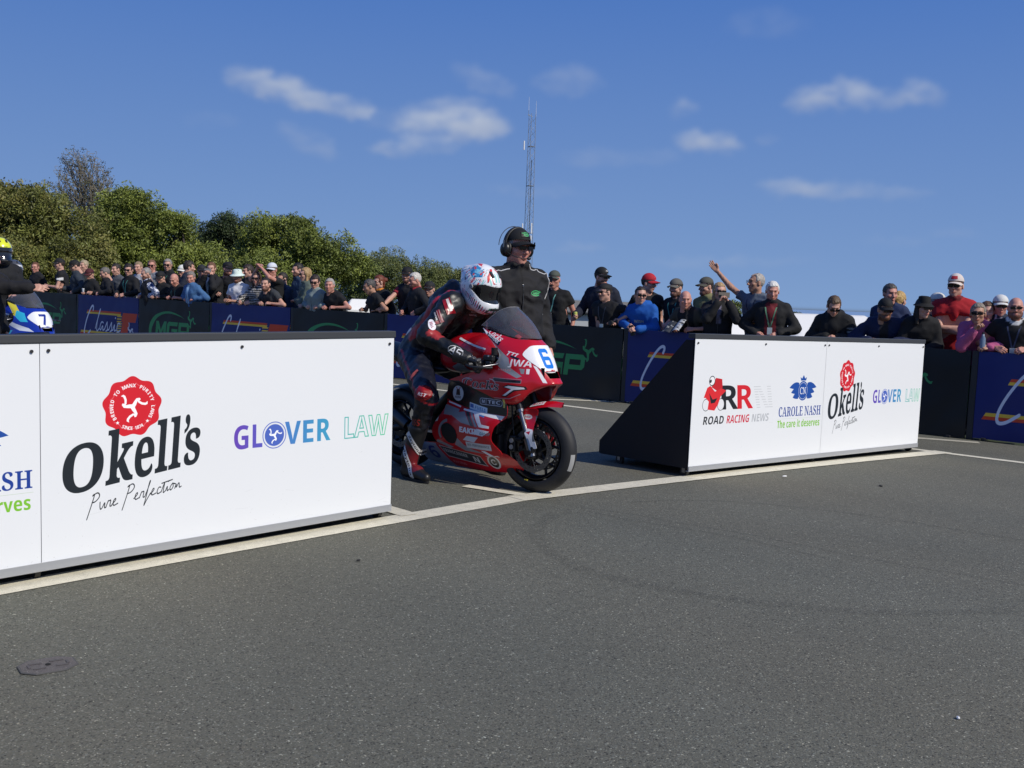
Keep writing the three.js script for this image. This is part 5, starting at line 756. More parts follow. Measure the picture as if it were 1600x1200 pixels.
function hairGeo(kind) {
  if (HAIRS[kind]) return HAIRS[kind];
  const f = (x, y, z) => {
    const ax = Math.abs(x), nz = 0.0065 * noise(x * 42, y * 30, z * 42) + 0.005 * noise(x * 120, y * 70, z * 80), up = kind === 'bushy' ? 0.022 : kind === 'crop' ? 0.006 : 0.012;
    let d = ell(x, y, z, 0, 0.026, -0.014, 0.079 + up * 0.7, 0.093 + up, 0.098 + up * 0.8) + nz;
    const line = (kind === 'receding' ? 0.088 : 0.076) + 0.007 * noise(x * 60, 3, z * 30);
    const side = kind === 'crop' || kind === 'short' || kind === 'receding' ? 0.006 * sstep(0.05, -0.03, y) : 0; d += side;
    d = smax(d, Math.min(line - y, Math.max(z - 0.036 - 0.010 * noise(x * 40, y * 60, 5), -0.022 - y + 0.4 * (z + 0.02)) ), 0.005);
    if (kind !== 'long' && kind !== 'bun') { d = smax(d, -(y + 0.062 + 0.2 * z), 0.006); d = smax(d, -(Math.hypot((ax - 0.085) * 0.8, y + 0.012, z - 0.0) - 0.033), 0.006); }
    if (kind === 'fringe') d = smax(d, y - 0.055 + 0.5 * Math.max(0, z), 0.01);
    if (kind === 'receding') d = smax(d, -(ell(x, y, z, 0, 0.125, 0.06, 0.040, 0.05, 0.075)), 0.01);
    if (kind === 'long') { d = smin(d, cone(ax, y, z, V(0.072, 0.02, -0.015), V(0.070, -0.19, 0.012), 0.022, 0.022) + nz, 0.02); d = smin(d, ell(x, y, z, 0, -0.09, -0.07, 0.078, 0.12, 0.045) + nz, 0.02); }
    if (kind === 'bun') { d = smin(d, ell(x, y, z, 0, 0.03, -0.135, 0.045, 0.045, 0.045) + nz, 0.012); d = smin(d, ell(x, y, z, 0, -0.05, -0.06, 0.06, 0.07, 0.045) + nz, 0.02); d = smax(d, -(Math.hypot((ax - 0.085) * 0.8, y + 0.012, z - 0.0) - 0.03), 0.006); }
    return d;
  };
  return (HAIRS[kind] = nets(f, [-0.125, -0.23, -0.20], [0.125, 0.17, 0.13], 0.0075, (x, y, z) => { const v = 0.95 + 0.55 * noise(x * 110, y * 45, z * 110) + 0.3 * noise(x * 40, y * 20, z * 40); return [v, v, v]; }));
}
function capGeo(kind) {
  const key = 'cap' + kind; if (HAIRS[key]) return HAIRS[key];
  const dome = (lift, squash) => { const g = new THREE.SphereGeometry(1, 28, 14, 0, Math.PI * 2, 0, Math.PI * 0.5).scale(0.088, 0.085 * squash, 0.108); return g.rotateX(-0.10).translate(0, 0.050 + lift, -0.010); };
  const peak = (len, droop) => { const f = (u, v) => { const a = (u - 0.5) * 2, r = 0.088 * Math.sin(a * 1.25), z0 = 0.108 * Math.cos(a * 1.25) * 0.92; return V(r * (1 - 0.08 * v), 0.052 - 0.028 * a * a - droop * v, z0 + len * v * Math.sqrt(Math.max(0, 1 - 0.55 * a * a)) - 0.012); }; const t = grid(18, 6, f), b = grid(18, 6, (u, v) => f(u, v).add(V(0, -0.004, 0))); return [t, b]; };
  let g;
  if (kind === 'flat') g = merge([new THREE.SphereGeometry(1, 28, 14, 0, Math.PI * 2, 0, Math.PI * 0.55).scale(0.100, 0.058, 0.125).rotateX(0.05).translate(0, 0.055, 0.005), ...peak(0.048, 0.018)]);
  else if (kind === 'bucket') g = new THREE.LatheGeometry([[0.001, 0.128], [0.05, 0.127], [0.078, 0.118], [0.090, 0.05], [0.094, 0.042], [0.138, 0.012], [0.140, 0.008], [0.093, 0.036]].map((p) => new THREE.Vector2(...p)), 36).scale(1, 1, 1.12);
  else if (kind === 'backwards') g = merge([dome(0.002, 1), ...peak(0.06, 0.03).map((q) => q.rotateY(Math.PI))]);
  else g = merge([dome(0.002, kind === 'trucker' ? 1.15 : 1.02), ...peak(kind === 'trucker' ? 0.088 : 0.082, 0.016), ball(0.006, 0, 0.125, -0.018)]);
  return (HAIRS[key] = g);
}
const lensM = M([0.006, 0.006, 0.007], 0.12), shoeM = M([0.02, 0.02, 0.022], 0.6);
const glassesGeo = (big = 1) => { if (HAIRS['g' + big]) return HAIRS['g' + big]; const p = []; for (const s of [-1, 1]) p.push(box(0.055 * big, 0.031 * big, 0.010, 0, 0, 0, 0.009).rotateY(s * 0.22).translate(s * 0.033, 0.005, 0.108), rod(V(s * 0.064, 0.014, 0.100), V(s * 0.083, 0.004, -0.005), 0.0035, 0.003, 6)); p.push(box(0.016, 0.007, 0.006, 0, 0.010, 0.116, 0.002)); return (HAIRS['g' + big] = merge(p)); };
const specsGeo = () => { if (HAIRS.specs) return HAIRS.specs; const p = []; for (const s of [-1, 1]) p.push(new THREE.TorusGeometry(0.021, 0.0022, 6, 20).scale(1.15, 0.85, 1).rotateY(s * 0.2).translate(s * 0.033, 0.006, 0.111), rod(V(s * 0.060, 0.012, 0.102), V(s * 0.083, 0.004, -0.005), 0.002, 0.002, 5)); p.push(rod(V(-0.01, 0.01, 0.116), V(0.01, 0.01, 0.116), 0.002, 0.002, 5)); return (HAIRS.specs = merge(p)); };
const legsGeo = (() => { const b = []; for (const s of [-1, 1]) b.push([V(0.085 * s, 0.95, 0), V(0.095 * s, 0.52, 0.02), 0.105, 0.072], [V(0.095 * s, 0.52, 0.02), V(0.10 * s, 0.10, -0.01), 0.070, 0.058]); b.push([V(-0.05, 0.98, 0), V(0.05, 0.98, 0), 0.125, 0.125]); const f = boneField(b, 0.03); return nets((x, y, z) => smax(f(x, y, z) + 0.006 * noise(x * 14, y * 7, z * 14), y - 1.06, 0.01), [-0.25, 0.02, -0.2], [0.25, 1.1, 0.2], 0.026); })();
const shoesGeo = (() => { const p = []; for (const s of [-1, 1]) p.push(nets((x, y, z) => smax(smin(cone(x, y, z, V(0.1 * s, 0.045, -0.05), V(0.115 * s, 0.035, 0.14), 0.05, 0.042), cone(x, y, z, V(0.1 * s, 0.05, -0.04), V(0.1 * s, 0.12, -0.02), 0.05, 0.05), 0.03), -y + 0.0, 0.01), [0.1 * s - 0.09, -0.01, -0.13], [0.1 * s + 0.09, 0.19, 0.22], 0.02)); return merge(p); })();
const weave = dataTex(256, (d, n) => { const r = rng(41); for (let j = 0; j < n; j++) for (let i = 0; i < n; i++) { const o = (j * n + i) * 4, v = 120 + 40 * Math.sin(i * 0.8) + 40 * Math.sin(j * 0.8) + 40 * (r() - 0.5); d[o] = d[o + 1] = d[o + 2] = v; d[o + 3] = 255; } }, 4, false);
const cloth = (rough = 0.85) => M('#ffffff', rough, 0, { vertexColors: true });
const clothM = cloth(), softM = cloth(0.7);
const TONES = { fair: [0.56, 0.315, 0.235], ruddy: [0.55, 0.265, 0.20], tan: [0.44, 0.24, 0.16], olive: [0.36, 0.20, 0.125], dark: [0.2, 0.105, 0.065] }, skinM = {};
for (const k in TONES) skinM[k] = M(TONES[k], 0.55, 0, { vertexColors: true });
const matCache = new Map(), plainM = (c, r = 0.8) => { const k = c + '/' + r; if (!matCache.has(k)) matCache.set(k, M(c, r)); return matCache.get(k); };
const hairM = (c) => { if (!matCache.has('h' + c)) matCache.set('h' + c, M(c, 0.6, 0, { vertexColors: true })); return matCache.get('h' + c); };
const lin = (hex) => { const c = new THREE.Color(hex); return [c.r, c.g, c.b]; };

function ik(S, T, a, b, pole) { // elbow for shoulder S and wrist T; T is pulled in if it is out of reach
  const d = T.clone().sub(S); let l = d.length(); if (l > (a + b) * 0.995) { d.multiplyScalar((a + b) * 0.995 / l); l = (a + b) * 0.995; }
  const t = d.clone().normalize(), x = (a * a - b * b + l * l) / (2 * l), h = Math.sqrt(Math.max(0, a * a - x * x)), p = pole.clone().addScaledVector(t, -pole.dot(t)).normalize();
  return [S.clone().addScaledVector(t, x).addScaledVector(p, h), S.clone().add(d)];
}
function person(o) {
  const k0 = o.k ?? 1, P = o.head, gy = o.gy ?? FENCE_BASE(fenceS(P)), by = (o.by ?? -38) * deg, hy = (o.hy ?? -20) * deg;
  let k = k0; const full = 1.635; let rel = (P.y - gy) / k, lean = 0;
  const tall = 0.97 + 0.665; if (rel > tall * 0.995) { k = (P.y - gy) / (tall * 0.995); rel = tall * 0.995; }
  lean = Math.acos(clamp((rel - 0.97) / 0.665, 0.05, 1)); if (o.lean !== undefined) { lean = o.lean; k = (P.y - gy) / (0.97 + 0.665 * Math.cos(lean)); }
  const yawQ = new THREE.Quaternion().setFromAxisAngle(Y, by), headL = V(0, 0.97 * k + 0.665 * k * Math.cos(lean), 0.665 * k * Math.sin(lean));
  const root = P.clone().sub(headL.clone().applyQuaternion(yawQ)); root.y = gy;
  const g = thing('person', o.label, 'person', root, by, o.group), inv = yawQ.clone().invert(), toL = (w) => w.clone().sub(root).applyQuaternion(inv);
  const T = (x, y, z) => V(x, y, z).multiplyScalar(k).applyAxisAngle(X, lean).add(V(0, 0.97 * k, 0)), fat = o.fat ?? 1, cell = o.cell ?? 0.021;
  const wd = o.woman ? 0.90 : 1, SH = [-1, 1].map((s) => T(0.176 * s * wd * (0.5 + 0.5 * fat), 0.440, -0.005));   // index 0 is the right arm (x < 0), 1 the left
  const neckTop = headL.clone().add(V(0, -0.085 * k, -0.01).applyAxisAngle(X, lean * 0.5)), neckBase = T(0, 0.51, -0.005);
  // arms
  const arms = [0, 1].map((i) => {
    const s = i ? 1 : -1, a = (o.arms ?? ['fence', 'fence'])[i]; let t, pole = V(0.55 * s, -0.8, -0.35), curl = 0.5;
    if (Array.isArray(a)) { t = a[0].isVector3 ? toL(a[0]) : V(a[0] * k, a[1] * k, a[2] * k); if (a.pole) pole = a.pole; curl = a.curl ?? 0.6; }
    else if (a === 'fence') { const hs = fenceS(P), off = (i ? 1 : -1) * 0.17 * (o.spread ?? 1); t = toL(fenceAt(hs + off, 0.02).setY(FENCE_TOP(hs) + 0.055)); pole = V(0.9 * s, -0.15, -0.5); curl = 0.75; }
    else if (a === 'cross') { t = T(-0.12 * s, 0.20 + 0.03 * s, 0.20 * fat); pole = V(0.8 * s, -0.6, 0.1); curl = 0.35; }
    else if (a === 'face') { t = headL.clone().add(V(0.075 * s, -0.150, 0.22).applyAxisAngle(Y, hy - by)); pole = V(0.5 * s, -0.9, 0.1); curl = 0.8; }
    else if (a === 'chin') { t = headL.clone().add(V(0.02 * s, -0.20, 0.12).applyAxisAngle(Y, hy - by)); pole = V(0.3 * s, -0.9, 0.2); curl = 1.0; }
    else if (a === 'chest') { t = T(0.06 * s, 0.24, 0.30); curl = 0.8; }
    else { t = T(0.245 * s * (0.4 + 0.6 * fat), -0.04, 0.05); curl = 0.45; pole = V(0.2 * s, 0, -1); }
    const [E, W] = ik(SH[i], t, 0.285 * k, 0.255 * k, pole); return { S: SH[i], E, W, curl, s };
  });
  const torso = (r) => { const b = []; for (const s of [-1, 1]) b.push([T(0.075 * s, 0.0, 0.0), T(0.070 * s * wd, 0.16, 0.008), 0.105 * fat * k + r, 0.098 * fat * k + r, 't'], [T(0.070 * s * wd, 0.16, 0.008), T(0.085 * s * wd, 0.36, 0.0), 0.098 * fat * k + r, 0.105 * (0.6 + 0.4 * fat) * k + r, 't'], [T(0.035 * s, 0.475, -0.012), T(0.150 * s * wd * (0.5 + 0.5 * fat), 0.440, -0.008), 0.056 * k + r, 0.056 * k + r, 't'], [T(0.05 * s, 0.38, -0.014), T(0.12 * s * wd, 0.40, -0.01), 0.085 * k + r, 0.070 * k + r, 't']); b.push([T(0, 0.0, 0.004), T(0, 0.38, 0.006), 0.112 * fat * k + r, 0.106 * (0.6 + 0.4 * fat) * k + r, 't'], [T(0, 0.42, -0.01), neckBase, 0.085 * k + r, 0.055 * k + r, 't']); return b; };
  // body: core, head and hands in one mesh
  const H = headGeo(o.kind ?? (o.woman ? 'woman' : 'man')).clone(), hq = new THREE.Quaternion().setFromEuler(new THREE.Euler((o.hp ?? 6) * deg, hy - by, (o.hr ?? 0) * deg, 'YXZ')), hs = (o.hs ?? 1.03) * Math.min(1.06, 0.5 + 0.5 * k), hm = new THREE.Matrix4().compose(headL, hq, V(hs, hs, hs));
  H.applyMatrix4(hm);
  const core = [...torso(-0.016).map((b) => b), [neckBase, neckTop, 0.056 * k, 0.052 * k, 'n']];
  for (const a of arms) core.push([a.S, a.E, 0.044 * k * (0.6 + 0.4 * fat), 0.038 * k, 'a'], [a.E, a.W, 0.040 * k, 0.027 * k, 'a']);
  const [lo, hi] = boundsOf(core, 0.03), bodyG = [nets(boneField(core, 0.025), lo, hi, Math.min(cell, 0.019), () => [1, 0.97, 0.95]), H];
  for (const a of arms) {
    const dir = a.W.clone().sub(a.E).normalize(), hd = handGeo(a.curl, o.cell && o.cell < 0.015 ? 0.0048 : 0.0066).clone(), inward = V(-a.s, -0.5, 0.1); inward.addScaledVector(dir, -inward.dot(dir)).normalize();
    if (a.s > 0) { hd.scale(-1, 1, 1); if (hd.index) { const ix = hd.index.array; for (let i = 0; i < ix.length; i += 3) { const q = ix[i]; ix[i] = ix[i + 1]; ix[i + 1] = q; } } }
    const xx = dir.clone().cross(inward).normalize(), m = new THREE.Matrix4().makeBasis(xx, dir, inward).setPosition(a.W).multiply(new THREE.Matrix4().makeScale(1.02 * k, 1.02 * k, 1.02 * k)); a.dir = dir; a.hand = a.W.clone().addScaledVector(dir, 0.085 * k); a.palm = inward; a.side = xx;
    if (!a.glove) bodyG.push(hd.applyMatrix4(m));
  }
  mesh('body', bodyG, skinM[o.tone ?? 'fair'], g);
  const put = (name, geo, mat, dx = 0, dy = 0, dz = 0) => { const m = mesh(name, geo, mat, g); m.position.copy(headL).add(V(dx, dy, dz)); m.quaternion.copy(hq); m.scale.setScalar(hs); return m; };
  if (o.hair) put('hair', hairGeo(o.hair[0]), hairM(o.hair[1]));
  if (o.cap) { const c = put('cap', capGeo(o.cap[0]), plainM(o.cap[1], 0.8)); if (o.badge) { const b = mesh('badge', grid(8, 4, (u, v) => { const a = lerp(0.45, -0.45, u), e = lerp(0.32, 0.80, v); return V(Math.sin(a) * 0.0895 * Math.cos(e * 0.9), 0.054 + 0.088 * Math.sin(e), -0.008 + Math.cos(a) * 0.1095 * Math.cos(e * 0.93)); }), o.badge, c); b.position.set(0, 0, 0); } }
  if (o.shades) put('sunglasses', glassesGeo(o.shades === 2 ? 1.08 : o.shades), lensM); if (o.specs) put('glasses', specsGeo(), plainM('#22201e', 0.4));
  // clothes
  const top = o.top, sleeve = top.sleeve ?? 1, R = 0.012 * k + (top.loose ?? (sleeve > 0.9 ? 0.016 : 0.012)), bones = torso(R);
  for (const a of arms) { const tag = a.s > 0 ? 'L' : 'R'; if (sleeve > 0.9) bones.push([a.S, a.E, 0.055 * k * (0.6 + 0.4 * fat) + (top.loose ?? 0.009), 0.052 * k + (top.loose ?? 0.009), tag], [a.E, a.E.clone().lerp(a.W, 0.96), 0.052 * k + (top.loose ?? 0.009), 0.040 * k + (top.loose ?? 0.006), tag + 'f']); else if (sleeve > 0) bones.push([a.S, a.S.clone().lerp(a.E, 0.78), 0.062 * k * (0.6 + 0.4 * fat), 0.068 * k, tag]); }
  if (top.collar) for (let i = 0; i < 8; i++) { const q = (n) => neckBase.clone().add(V(Math.cos(n * 0.785) * 0.068, 0.012 + 0.02 * (top.collar === 2 ? 1.6 : 1), Math.sin(n * 0.785) * 0.068 + 0.008).multiplyScalar(k).applyAxisAngle(X, lean)); if (i === 2 && top.open) continue; bones.push([q(i), q(i + 1), 0.017 * k * top.collar, 0.017 * k * top.collar, 'c', 0.012]); }
  if (top.hood) bones.push([T(-0.07, 0.50, -0.085), T(0.07, 0.50, -0.085), 0.055 * k, 0.055 * k, 'c'], [T(-0.095, 0.50, -0.03), T(-0.06, 0.47, 0.06), 0.034 * k, 0.02 * k, 'c'], [T(0.095, 0.50, -0.03), T(0.06, 0.47, 0.06), 0.034 * k, 0.02 * k, 'c']);
  const base = boneField(bones, 0.028), hem = T(0, -0.13, 0), upT = V(0, 1, 0).applyAxisAngle(X, lean), seed = P.x * 13.7, FA = o.folds ?? 1;
  const cut = sleeve > 0 && sleeve < 0.9 ? arms.map((a) => [a.S.clone().lerp(a.E, sleeve), a.E.clone().sub(a.S).normalize()]) : [];
  const field = (x, y, z) => { let d = base(x, y, z) + FA * (0.014 * noise(x * 8 + seed, y * 7, z * 8) + 0.020 * Math.abs(noise(x * 11 + y * 8, y * 12 + seed, z * 11)) - 0.006) + 0.004 * noise(x * 34, y * 24 + seed, z * 34); if (!top.collar && !top.hood) d = smax(d, -(Math.hypot(x - neckBase.x, y - neckBase.y - 0.03 * k, z - neckBase.z - 0.015) - 0.068 * k), 0.008); d = smax(d, -((x - hem.x) * upT.x + (y - hem.y) * upT.y + (z - hem.z) * upT.z), 0.01); for (const [c, n] of cut) { const e = (x - c.x) * n.x + (y - c.y) * n.y + (z - c.z) * n.z; if (e > -0.03 && cone(x, y, z, c, c.clone().addScaledVector(n, 0.2), 0.1, 0.1) < 0.03) d = smax(d, e, 0.006); } return d; };
  const [l2, h2] = boundsOf(bones, 0.04), iq = new THREE.Quaternion().setFromAxisAngle(X, -lean), tv = V();
  const paint = (x, y, z) => { const n = nearestBone(bones, x, y, z), t = n[4]; tv.set(x, y - 0.97 * k, z).applyQuaternion(iq).divideScalar(k); let c = top.paint ? top.paint(tv, t) : null; if (!c) c = top.col; if (!Array.isArray(c)) c = lin(c); const v = 1 + 0.10 * noise(x * 30, y * 30, z * 30); return [c[0] * v, c[1] * v, c[2] * v]; };
  const cg = nets(field, l2, h2, cell, paint); mesh(top.name ?? (sleeve > 0.9 ? 'jacket' : 'shirt'), cg, top.mat ?? clothM, g);
  if (top.zip !== false && sleeve > 0.9 && !top.hood) { const z = []; for (let i = 0; i <= 6; i++) z.push(press(field, T(0, lerp(0.02, 0.40, i / 6), 0.5), V(0, 0, -1))); mesh('zip', new THREE.TubeGeometry(new THREE.CatmullRomCurve3(z), 16, 0.0045, 5), plainM('#34363a', 0.4), g); }
  const lg = mesh('trousers', legsGeo, plainM(o.legs ?? '#1d2026', 0.85), g); lg.scale.setScalar(k); const sg = mesh('shoes', shoesGeo, shoeM, g); sg.scale.setScalar(k);
  if (o.lanyard) { const front = (x, y) => press(field, T(x, y, 0.45), V(0, 0, -1).applyAxisAngle(X, lean), 0.6).add(V(0, 0, 0.004).applyAxisAngle(X, lean)); const m = plainM(o.lanyard, 0.7), st = []; for (const s of [-1, 1]) { const a = []; for (let i = 0; i <= 6; i++) a.push(front(lerp(0.07 * s, 0.008 * s, i / 6), lerp(0.47, 0.22, i / 6))); const c = new THREE.CatmullRomCurve3(a); st.push(grid(12, 1, (u, v) => c.getPoint(u).add(V((v - 0.5) * 0.018, 0, 0)))); } const ln = mesh('lanyard', st, m, g); ln.userData.kind = 'stuff'; const b = front(0, 0.17); mesh('badge_card', box(0.065, 0.095, 0.004, 0, 0, 0, 0.002).rotateX(lean * 0.4).translate(b.x, b.y, b.z + 0.012), plainM('#c9d6d4', 0.4), g); }
  return { g, k, lean, T, headL, hq, hs, arms, field, by, root, toW: (p) => p.clone().applyQuaternion(yawQ).add(root), yawQ, put };
}
// things in hands
function held(name, label, cat, pr, i, build, off = V(), turn = 0, at2) { // stands in the hand of a person, a thing of its own
  const a = pr.arms[i], p = at2 ?? a.hand.clone().addScaledVector(a.palm, 0.03).add(off), g = thing(name, label, cat, pr.toW(p), pr.by + turn); build(g); return g;
}
const phoneBuild = (rot = 0, col = '#101113') => (g) => { const b = mesh('phone_body', box(0.075, 0.155, 0.009, 0, 0, 0, 0.006).rotateZ(rot), plainM(col, 0.3), g); mesh('camera_bump', [box(0.034, 0.036, 0.004, -0.016, 0.054, 0.006, 0.003).rotateZ(rot)], plainM('#0a0a0b', 0.2), g); mesh('screen', box(0.069, 0.148, 0.001, 0, 0, -0.005, 0.0004).rotateZ(rot), plainM('#050506', 0.1), g); };

// ---------------------------------------------------------------- helmets and the riders
function helmetParts(parent, map, visorCol, scale, m) { // shell, visor and trim about the middle of the head, facing +z
  const k = (g) => { g.applyMatrix4(m); return g; };
  const f = (x, y, z) => { let d = ell(x, y, z, 0, 0.015, -0.012, 0.125, 0.142, 0.150); d = smin(d, ell(x, y, z, 0, -0.085, 0.045, 0.104, 0.072, 0.122), 0.05); d = smin(d, cone(x, y, z, V(-0.03, 0.06, -0.14), V(0.03, 0.06, -0.14), 0.03, 0.03), 0.05); return smax(d, -ell(x, y, z, 0, -0.205, -0.025, 0.088, 0.085, 0.112), 0.012); };
  const port = (x, y, z) => { const a = Math.atan2(Math.abs(x), z), up = 0.052 - 0.030 * sstep(0.7, 1.5, a), lo = -0.050 + 0.045 * sstep(0.5, 1.5, a); return Math.max(y - up, lo - y, (a - 1.42) * 0.12); };
  const shell = nets((x, y, z) => smax(f(x, y, z), -Math.max(port(x, y, z), -(f(x, y, z) + 0.02)), 0.003), [-0.15, -0.18, -0.19], [0.15, 0.18, 0.19], 0.0055);
  const p = shell.attributes.position, uv = new Float32Array(p.count * 2); for (let i = 0; i < p.count; i++) { const x = p.getX(i), y = p.getY(i), z = p.getZ(i); uv[i * 2] = Math.atan2(x, z) / 6.2832 + 0.5; uv[i * 2 + 1] = Math.asin(clamp(y / Math.hypot(x, y, z), -1, 1)) / Math.PI + 0.5; }
  const q = shell.toNonIndexed(), t = new Float32Array(q.attributes.position.count * 2), ix = shell.index.array; for (let i = 0; i < ix.length; i += 3) { const us = [0, 1, 2].map((j) => uv[ix[i + j] * 2]), wrap = Math.max(...us) - Math.min(...us) > 0.5; for (let j = 0; j < 3; j++) { t[(i + j) * 2] = us[j] + (wrap && us[j] < 0.5 ? 1 : 0); t[(i + j) * 2 + 1] = uv[ix[i + j] * 2 + 1]; } }
  q.setAttribute('uv', new THREE.BufferAttribute(t, 2)); map.wrapS = THREE.RepeatWrapping;
  const h = mesh('helmet', k(q), PM('#ffffff', 0.3, { map, clearcoat: 0.8, clearcoatRoughness: 0.08 }), parent);
  const vis = grid(48, 14, (u, v) => { const a = lerp(-1.46, 1.46, u), up = 0.056 - 0.030 * sstep(0.7, 1.5, Math.abs(a)), lo = -0.054 + 0.045 * sstep(0.5, 1.5, Math.abs(a)), y = lerp(lo, up, v), d = V(Math.sin(a), 0, Math.cos(a)); return press(f, V(d.x * 0.25, y, d.z * 0.25), d.clone().negate(), 0.4).addScaledVector(d, -0.002); });
  mesh('visor', k(vis), PM(visorCol, 0.07, { clearcoat: 1 }), h);
  for (const s of [-1, 1]) { const c = press(f, V(s * 0.25, 0.012, 0.012), V(-s, 0, 0), 0.4); mesh('visor_pivot', k(new THREE.CylinderGeometry(0.014, 0.016, 0.008, 18).rotateZ(Math.PI / 2).translate(c.x, c.y, c.z)), M([0.25, 0.25, 0.26], 0.4), h); }
  mesh('vent', k(merge([-1, 1].map((s) => { const c = press(f, V(0.035 * s, 0.3, 0.075), V(0, -1, 0), 0.5); return box(0.022, 0.010, 0.05, 0, 0, 0, 0.004).rotateX(0.5).translate(c.x, c.y, c.z); }))), dark, h).userData = { kind: 'stuff' };
  mesh('chin_vent', k((() => { const c = press(f, V(0, -0.085, 0.3), V(0, 0, -1), 0.4); return box(0.07, 0.014, 0.012, c.x, c.y, c.z - 0.003, 0.005); })()), dark, h);
  mesh('lining', k(new THREE.SphereGeometry(0.097, 20, 14).scale(1, 1.15, 1.12).translate(0, -0.02, -0.01)), M([0.02, 0.02, 0.02], 0.9), h);
  return h;
}
const helmetA = canvas(1024, 512, (c, w, h) => {
  c.fillStyle = '#eceef0'; c.fillRect(0, 0, w, h); const r = rng(61), U = (a) => (a / 360 + 0.5) * w, E = (e) => (0.5 - e / 180) * h;
  const poly = (col, ...p) => { c.fillStyle = col; c.beginPath(); for (const [a, e] of p) c.lineTo(U(a), E(e)); c.fill(); };
  for (const s of [-1, 1]) {
    poly('#3f8fc4', [s * 60, 42], [s * 95, 30], [s * 128, 40], [s * 140, 62], [s * 90, 66], [s * 66, 58]); poly('#7fc0de', [s * 70, 48], [s * 100, 44], [s * 105, 56], [s * 78, 60]); poly('#2d6fa8', [s * 100, 34], [s * 124, 36], [s * 132, 52], [s * 110, 50]);
    for (let i = 0; i < 7; i++) poly(i % 2 ? '#cc4a52' : '#8fcfc6', [s * (50 + i * 11), 36 - i * 1.2], [s * (54 + i * 11), 36 - i], [s * (56 + i * 12), 18 - i], [s * (53 + i * 12), 18 - i]);
    poly('#d8362c', [s * 14, 75], [s * 34, 74], [s * 44, 48], [s * 38, 30], [s * 30, 44], [s * 24, 58]); poly('#d8362c', [s * 20, 46], [s * 28, 50], [s * 18, 30], [s * 12, 30]); poly('#ffffff', [s * 18, 48], [s * 25, 50], [s * 17, 34], [s * 13, 34]); poly('#8fd6cc', [s * 6, 60], [s * 12, 60], [s * 10, 36], [s * 4, 36]); poly('#8fd6cc', [s * 30, 44], [s * 34, 42], [s * 26, 26], [s * 22, 26]);
    poly('#d8362c', [s * 100, 70], [s * 150, 76], [s * 170, 60], [s * 130, 66]);
    for (let i = 0; i < 16; i++) { const a = 18 + i * 6.5, e = -40 + i * 1.3; poly(i % 3 ? '#c03a58' : '#2a1c28', [s * a, e + 6 + 4 * r()], [s * (a + 2 + 2 * r()), e + 8], [s * (a + 4), e - 6 - 4 * r()], [s * (a + 1), e - 5]); }
    poly('#2f6a60', [0, -24], [s * 16, -27], [s * 22, -38], [s * 8, -50], [0, -46]); poly('#e8efee', [s * 2, -30], [s * 14, -32], [s * 16, -37], [s * 4, -38]);
    for (let i = 0; i < 10; i++) poly(['#5b9cc2', '#333a44', '#b9c9d4'][i % 3], [s * (110 + i * 6), 26 - i * 5], [s * (114 + i * 6 + 3 * r()), 24 - i * 5], [s * (112 + i * 6), 16 - i * 5], [s * (108 + i * 6), 18 - i * 5]);
  }
  for (let i = 0; i < 130; i++) { const s = r() < 0.5 ? -1 : 1, a = s * (20 + 140 * r()), e = 20 + 55 * r(), l = 3 + 9 * r(), k = 1.2 + 2.5 * r(); poly(['#d8362c', '#8fd6cc', '#3f8fc4', '#2b4e78', '#e86a5e'][Math.floor(r() * 5)], [a, e], [a + k, e + 1], [a + s * l * 0.6 + k, e - l], [a + s * l * 0.6, e - l - 1]); }
  for (let i = 0; i < 70; i++) { const s = r() < 0.5 ? -1 : 1, a = s * (58 + 84 * r()), e = 28 + 38 * r(), l = 2 + 6 * r(); poly(['#e8eef2', '#a9d3e6', '#255a8c', '#6fb3d6', '#d8362c'][Math.floor(r() * 5)], [a, e], [a + s * l, e + 2 * r()], [a + s * l * 0.7, e - l * 0.8], [a - s * 1.5, e - l * 0.6]); }
  for (let i = 0; i < 60; i++) { const s = r() < 0.5 ? -1 : 1, a = s * (20 + 130 * r()), e = -45 + 60 * r(), l = 2 + 6 * r(); if (Math.abs(a) < 85 && e > -22) continue; poly(['#c3c8cf', '#9aa3ad', '#b04a66', '#3a3440'][Math.floor(r() * 4)], [a, e], [a + s * 1.6, e + 1], [a + s * (1.2 + l * 0.4), e - l], [a + s * l * 0.4, e - l]); }
  c.fillStyle = '#3a4048'; c.font = 'bold 13px sans-serif'; c.fillText('A R A', U(-16), E(30)); c.font = 'bold 11px sans-serif'; c.fillText('RX·7', U(-11), E(24));
});
const helmetB = canvas(512, 256, (c, w, h) => { c.fillStyle = '#dfe62a'; c.fillRect(0, 0, w, h); c.fillStyle = '#10131c'; c.fillRect(0, h * 0.60, w, h); c.fillStyle = '#1a2142'; c.fillRect(w * 0.15, 0, w * 0.2, h); c.fillRect(w * 0.65, 0, w * 0.2, h); c.fillStyle = '#f2f2f2'; c.fillRect(w * 0.34, h * 0.2, 8, h * 0.4); c.fillRect(w * 0.65, h * 0.2, 8, h * 0.4); fitText(c, 'SHOE', w * 0.44, h * 0.375, w * 0.11, h * 0.035, 'bold %px sans-serif', '#30341a'); });
const helmetC = canvas(256, 128, (c, w, h) => { c.fillStyle = '#4a4c50'; c.fillRect(0, 0, w, h); c.fillStyle = '#d8d8d8'; c.fillRect(0, h * 0.3, w, h * 0.14); });

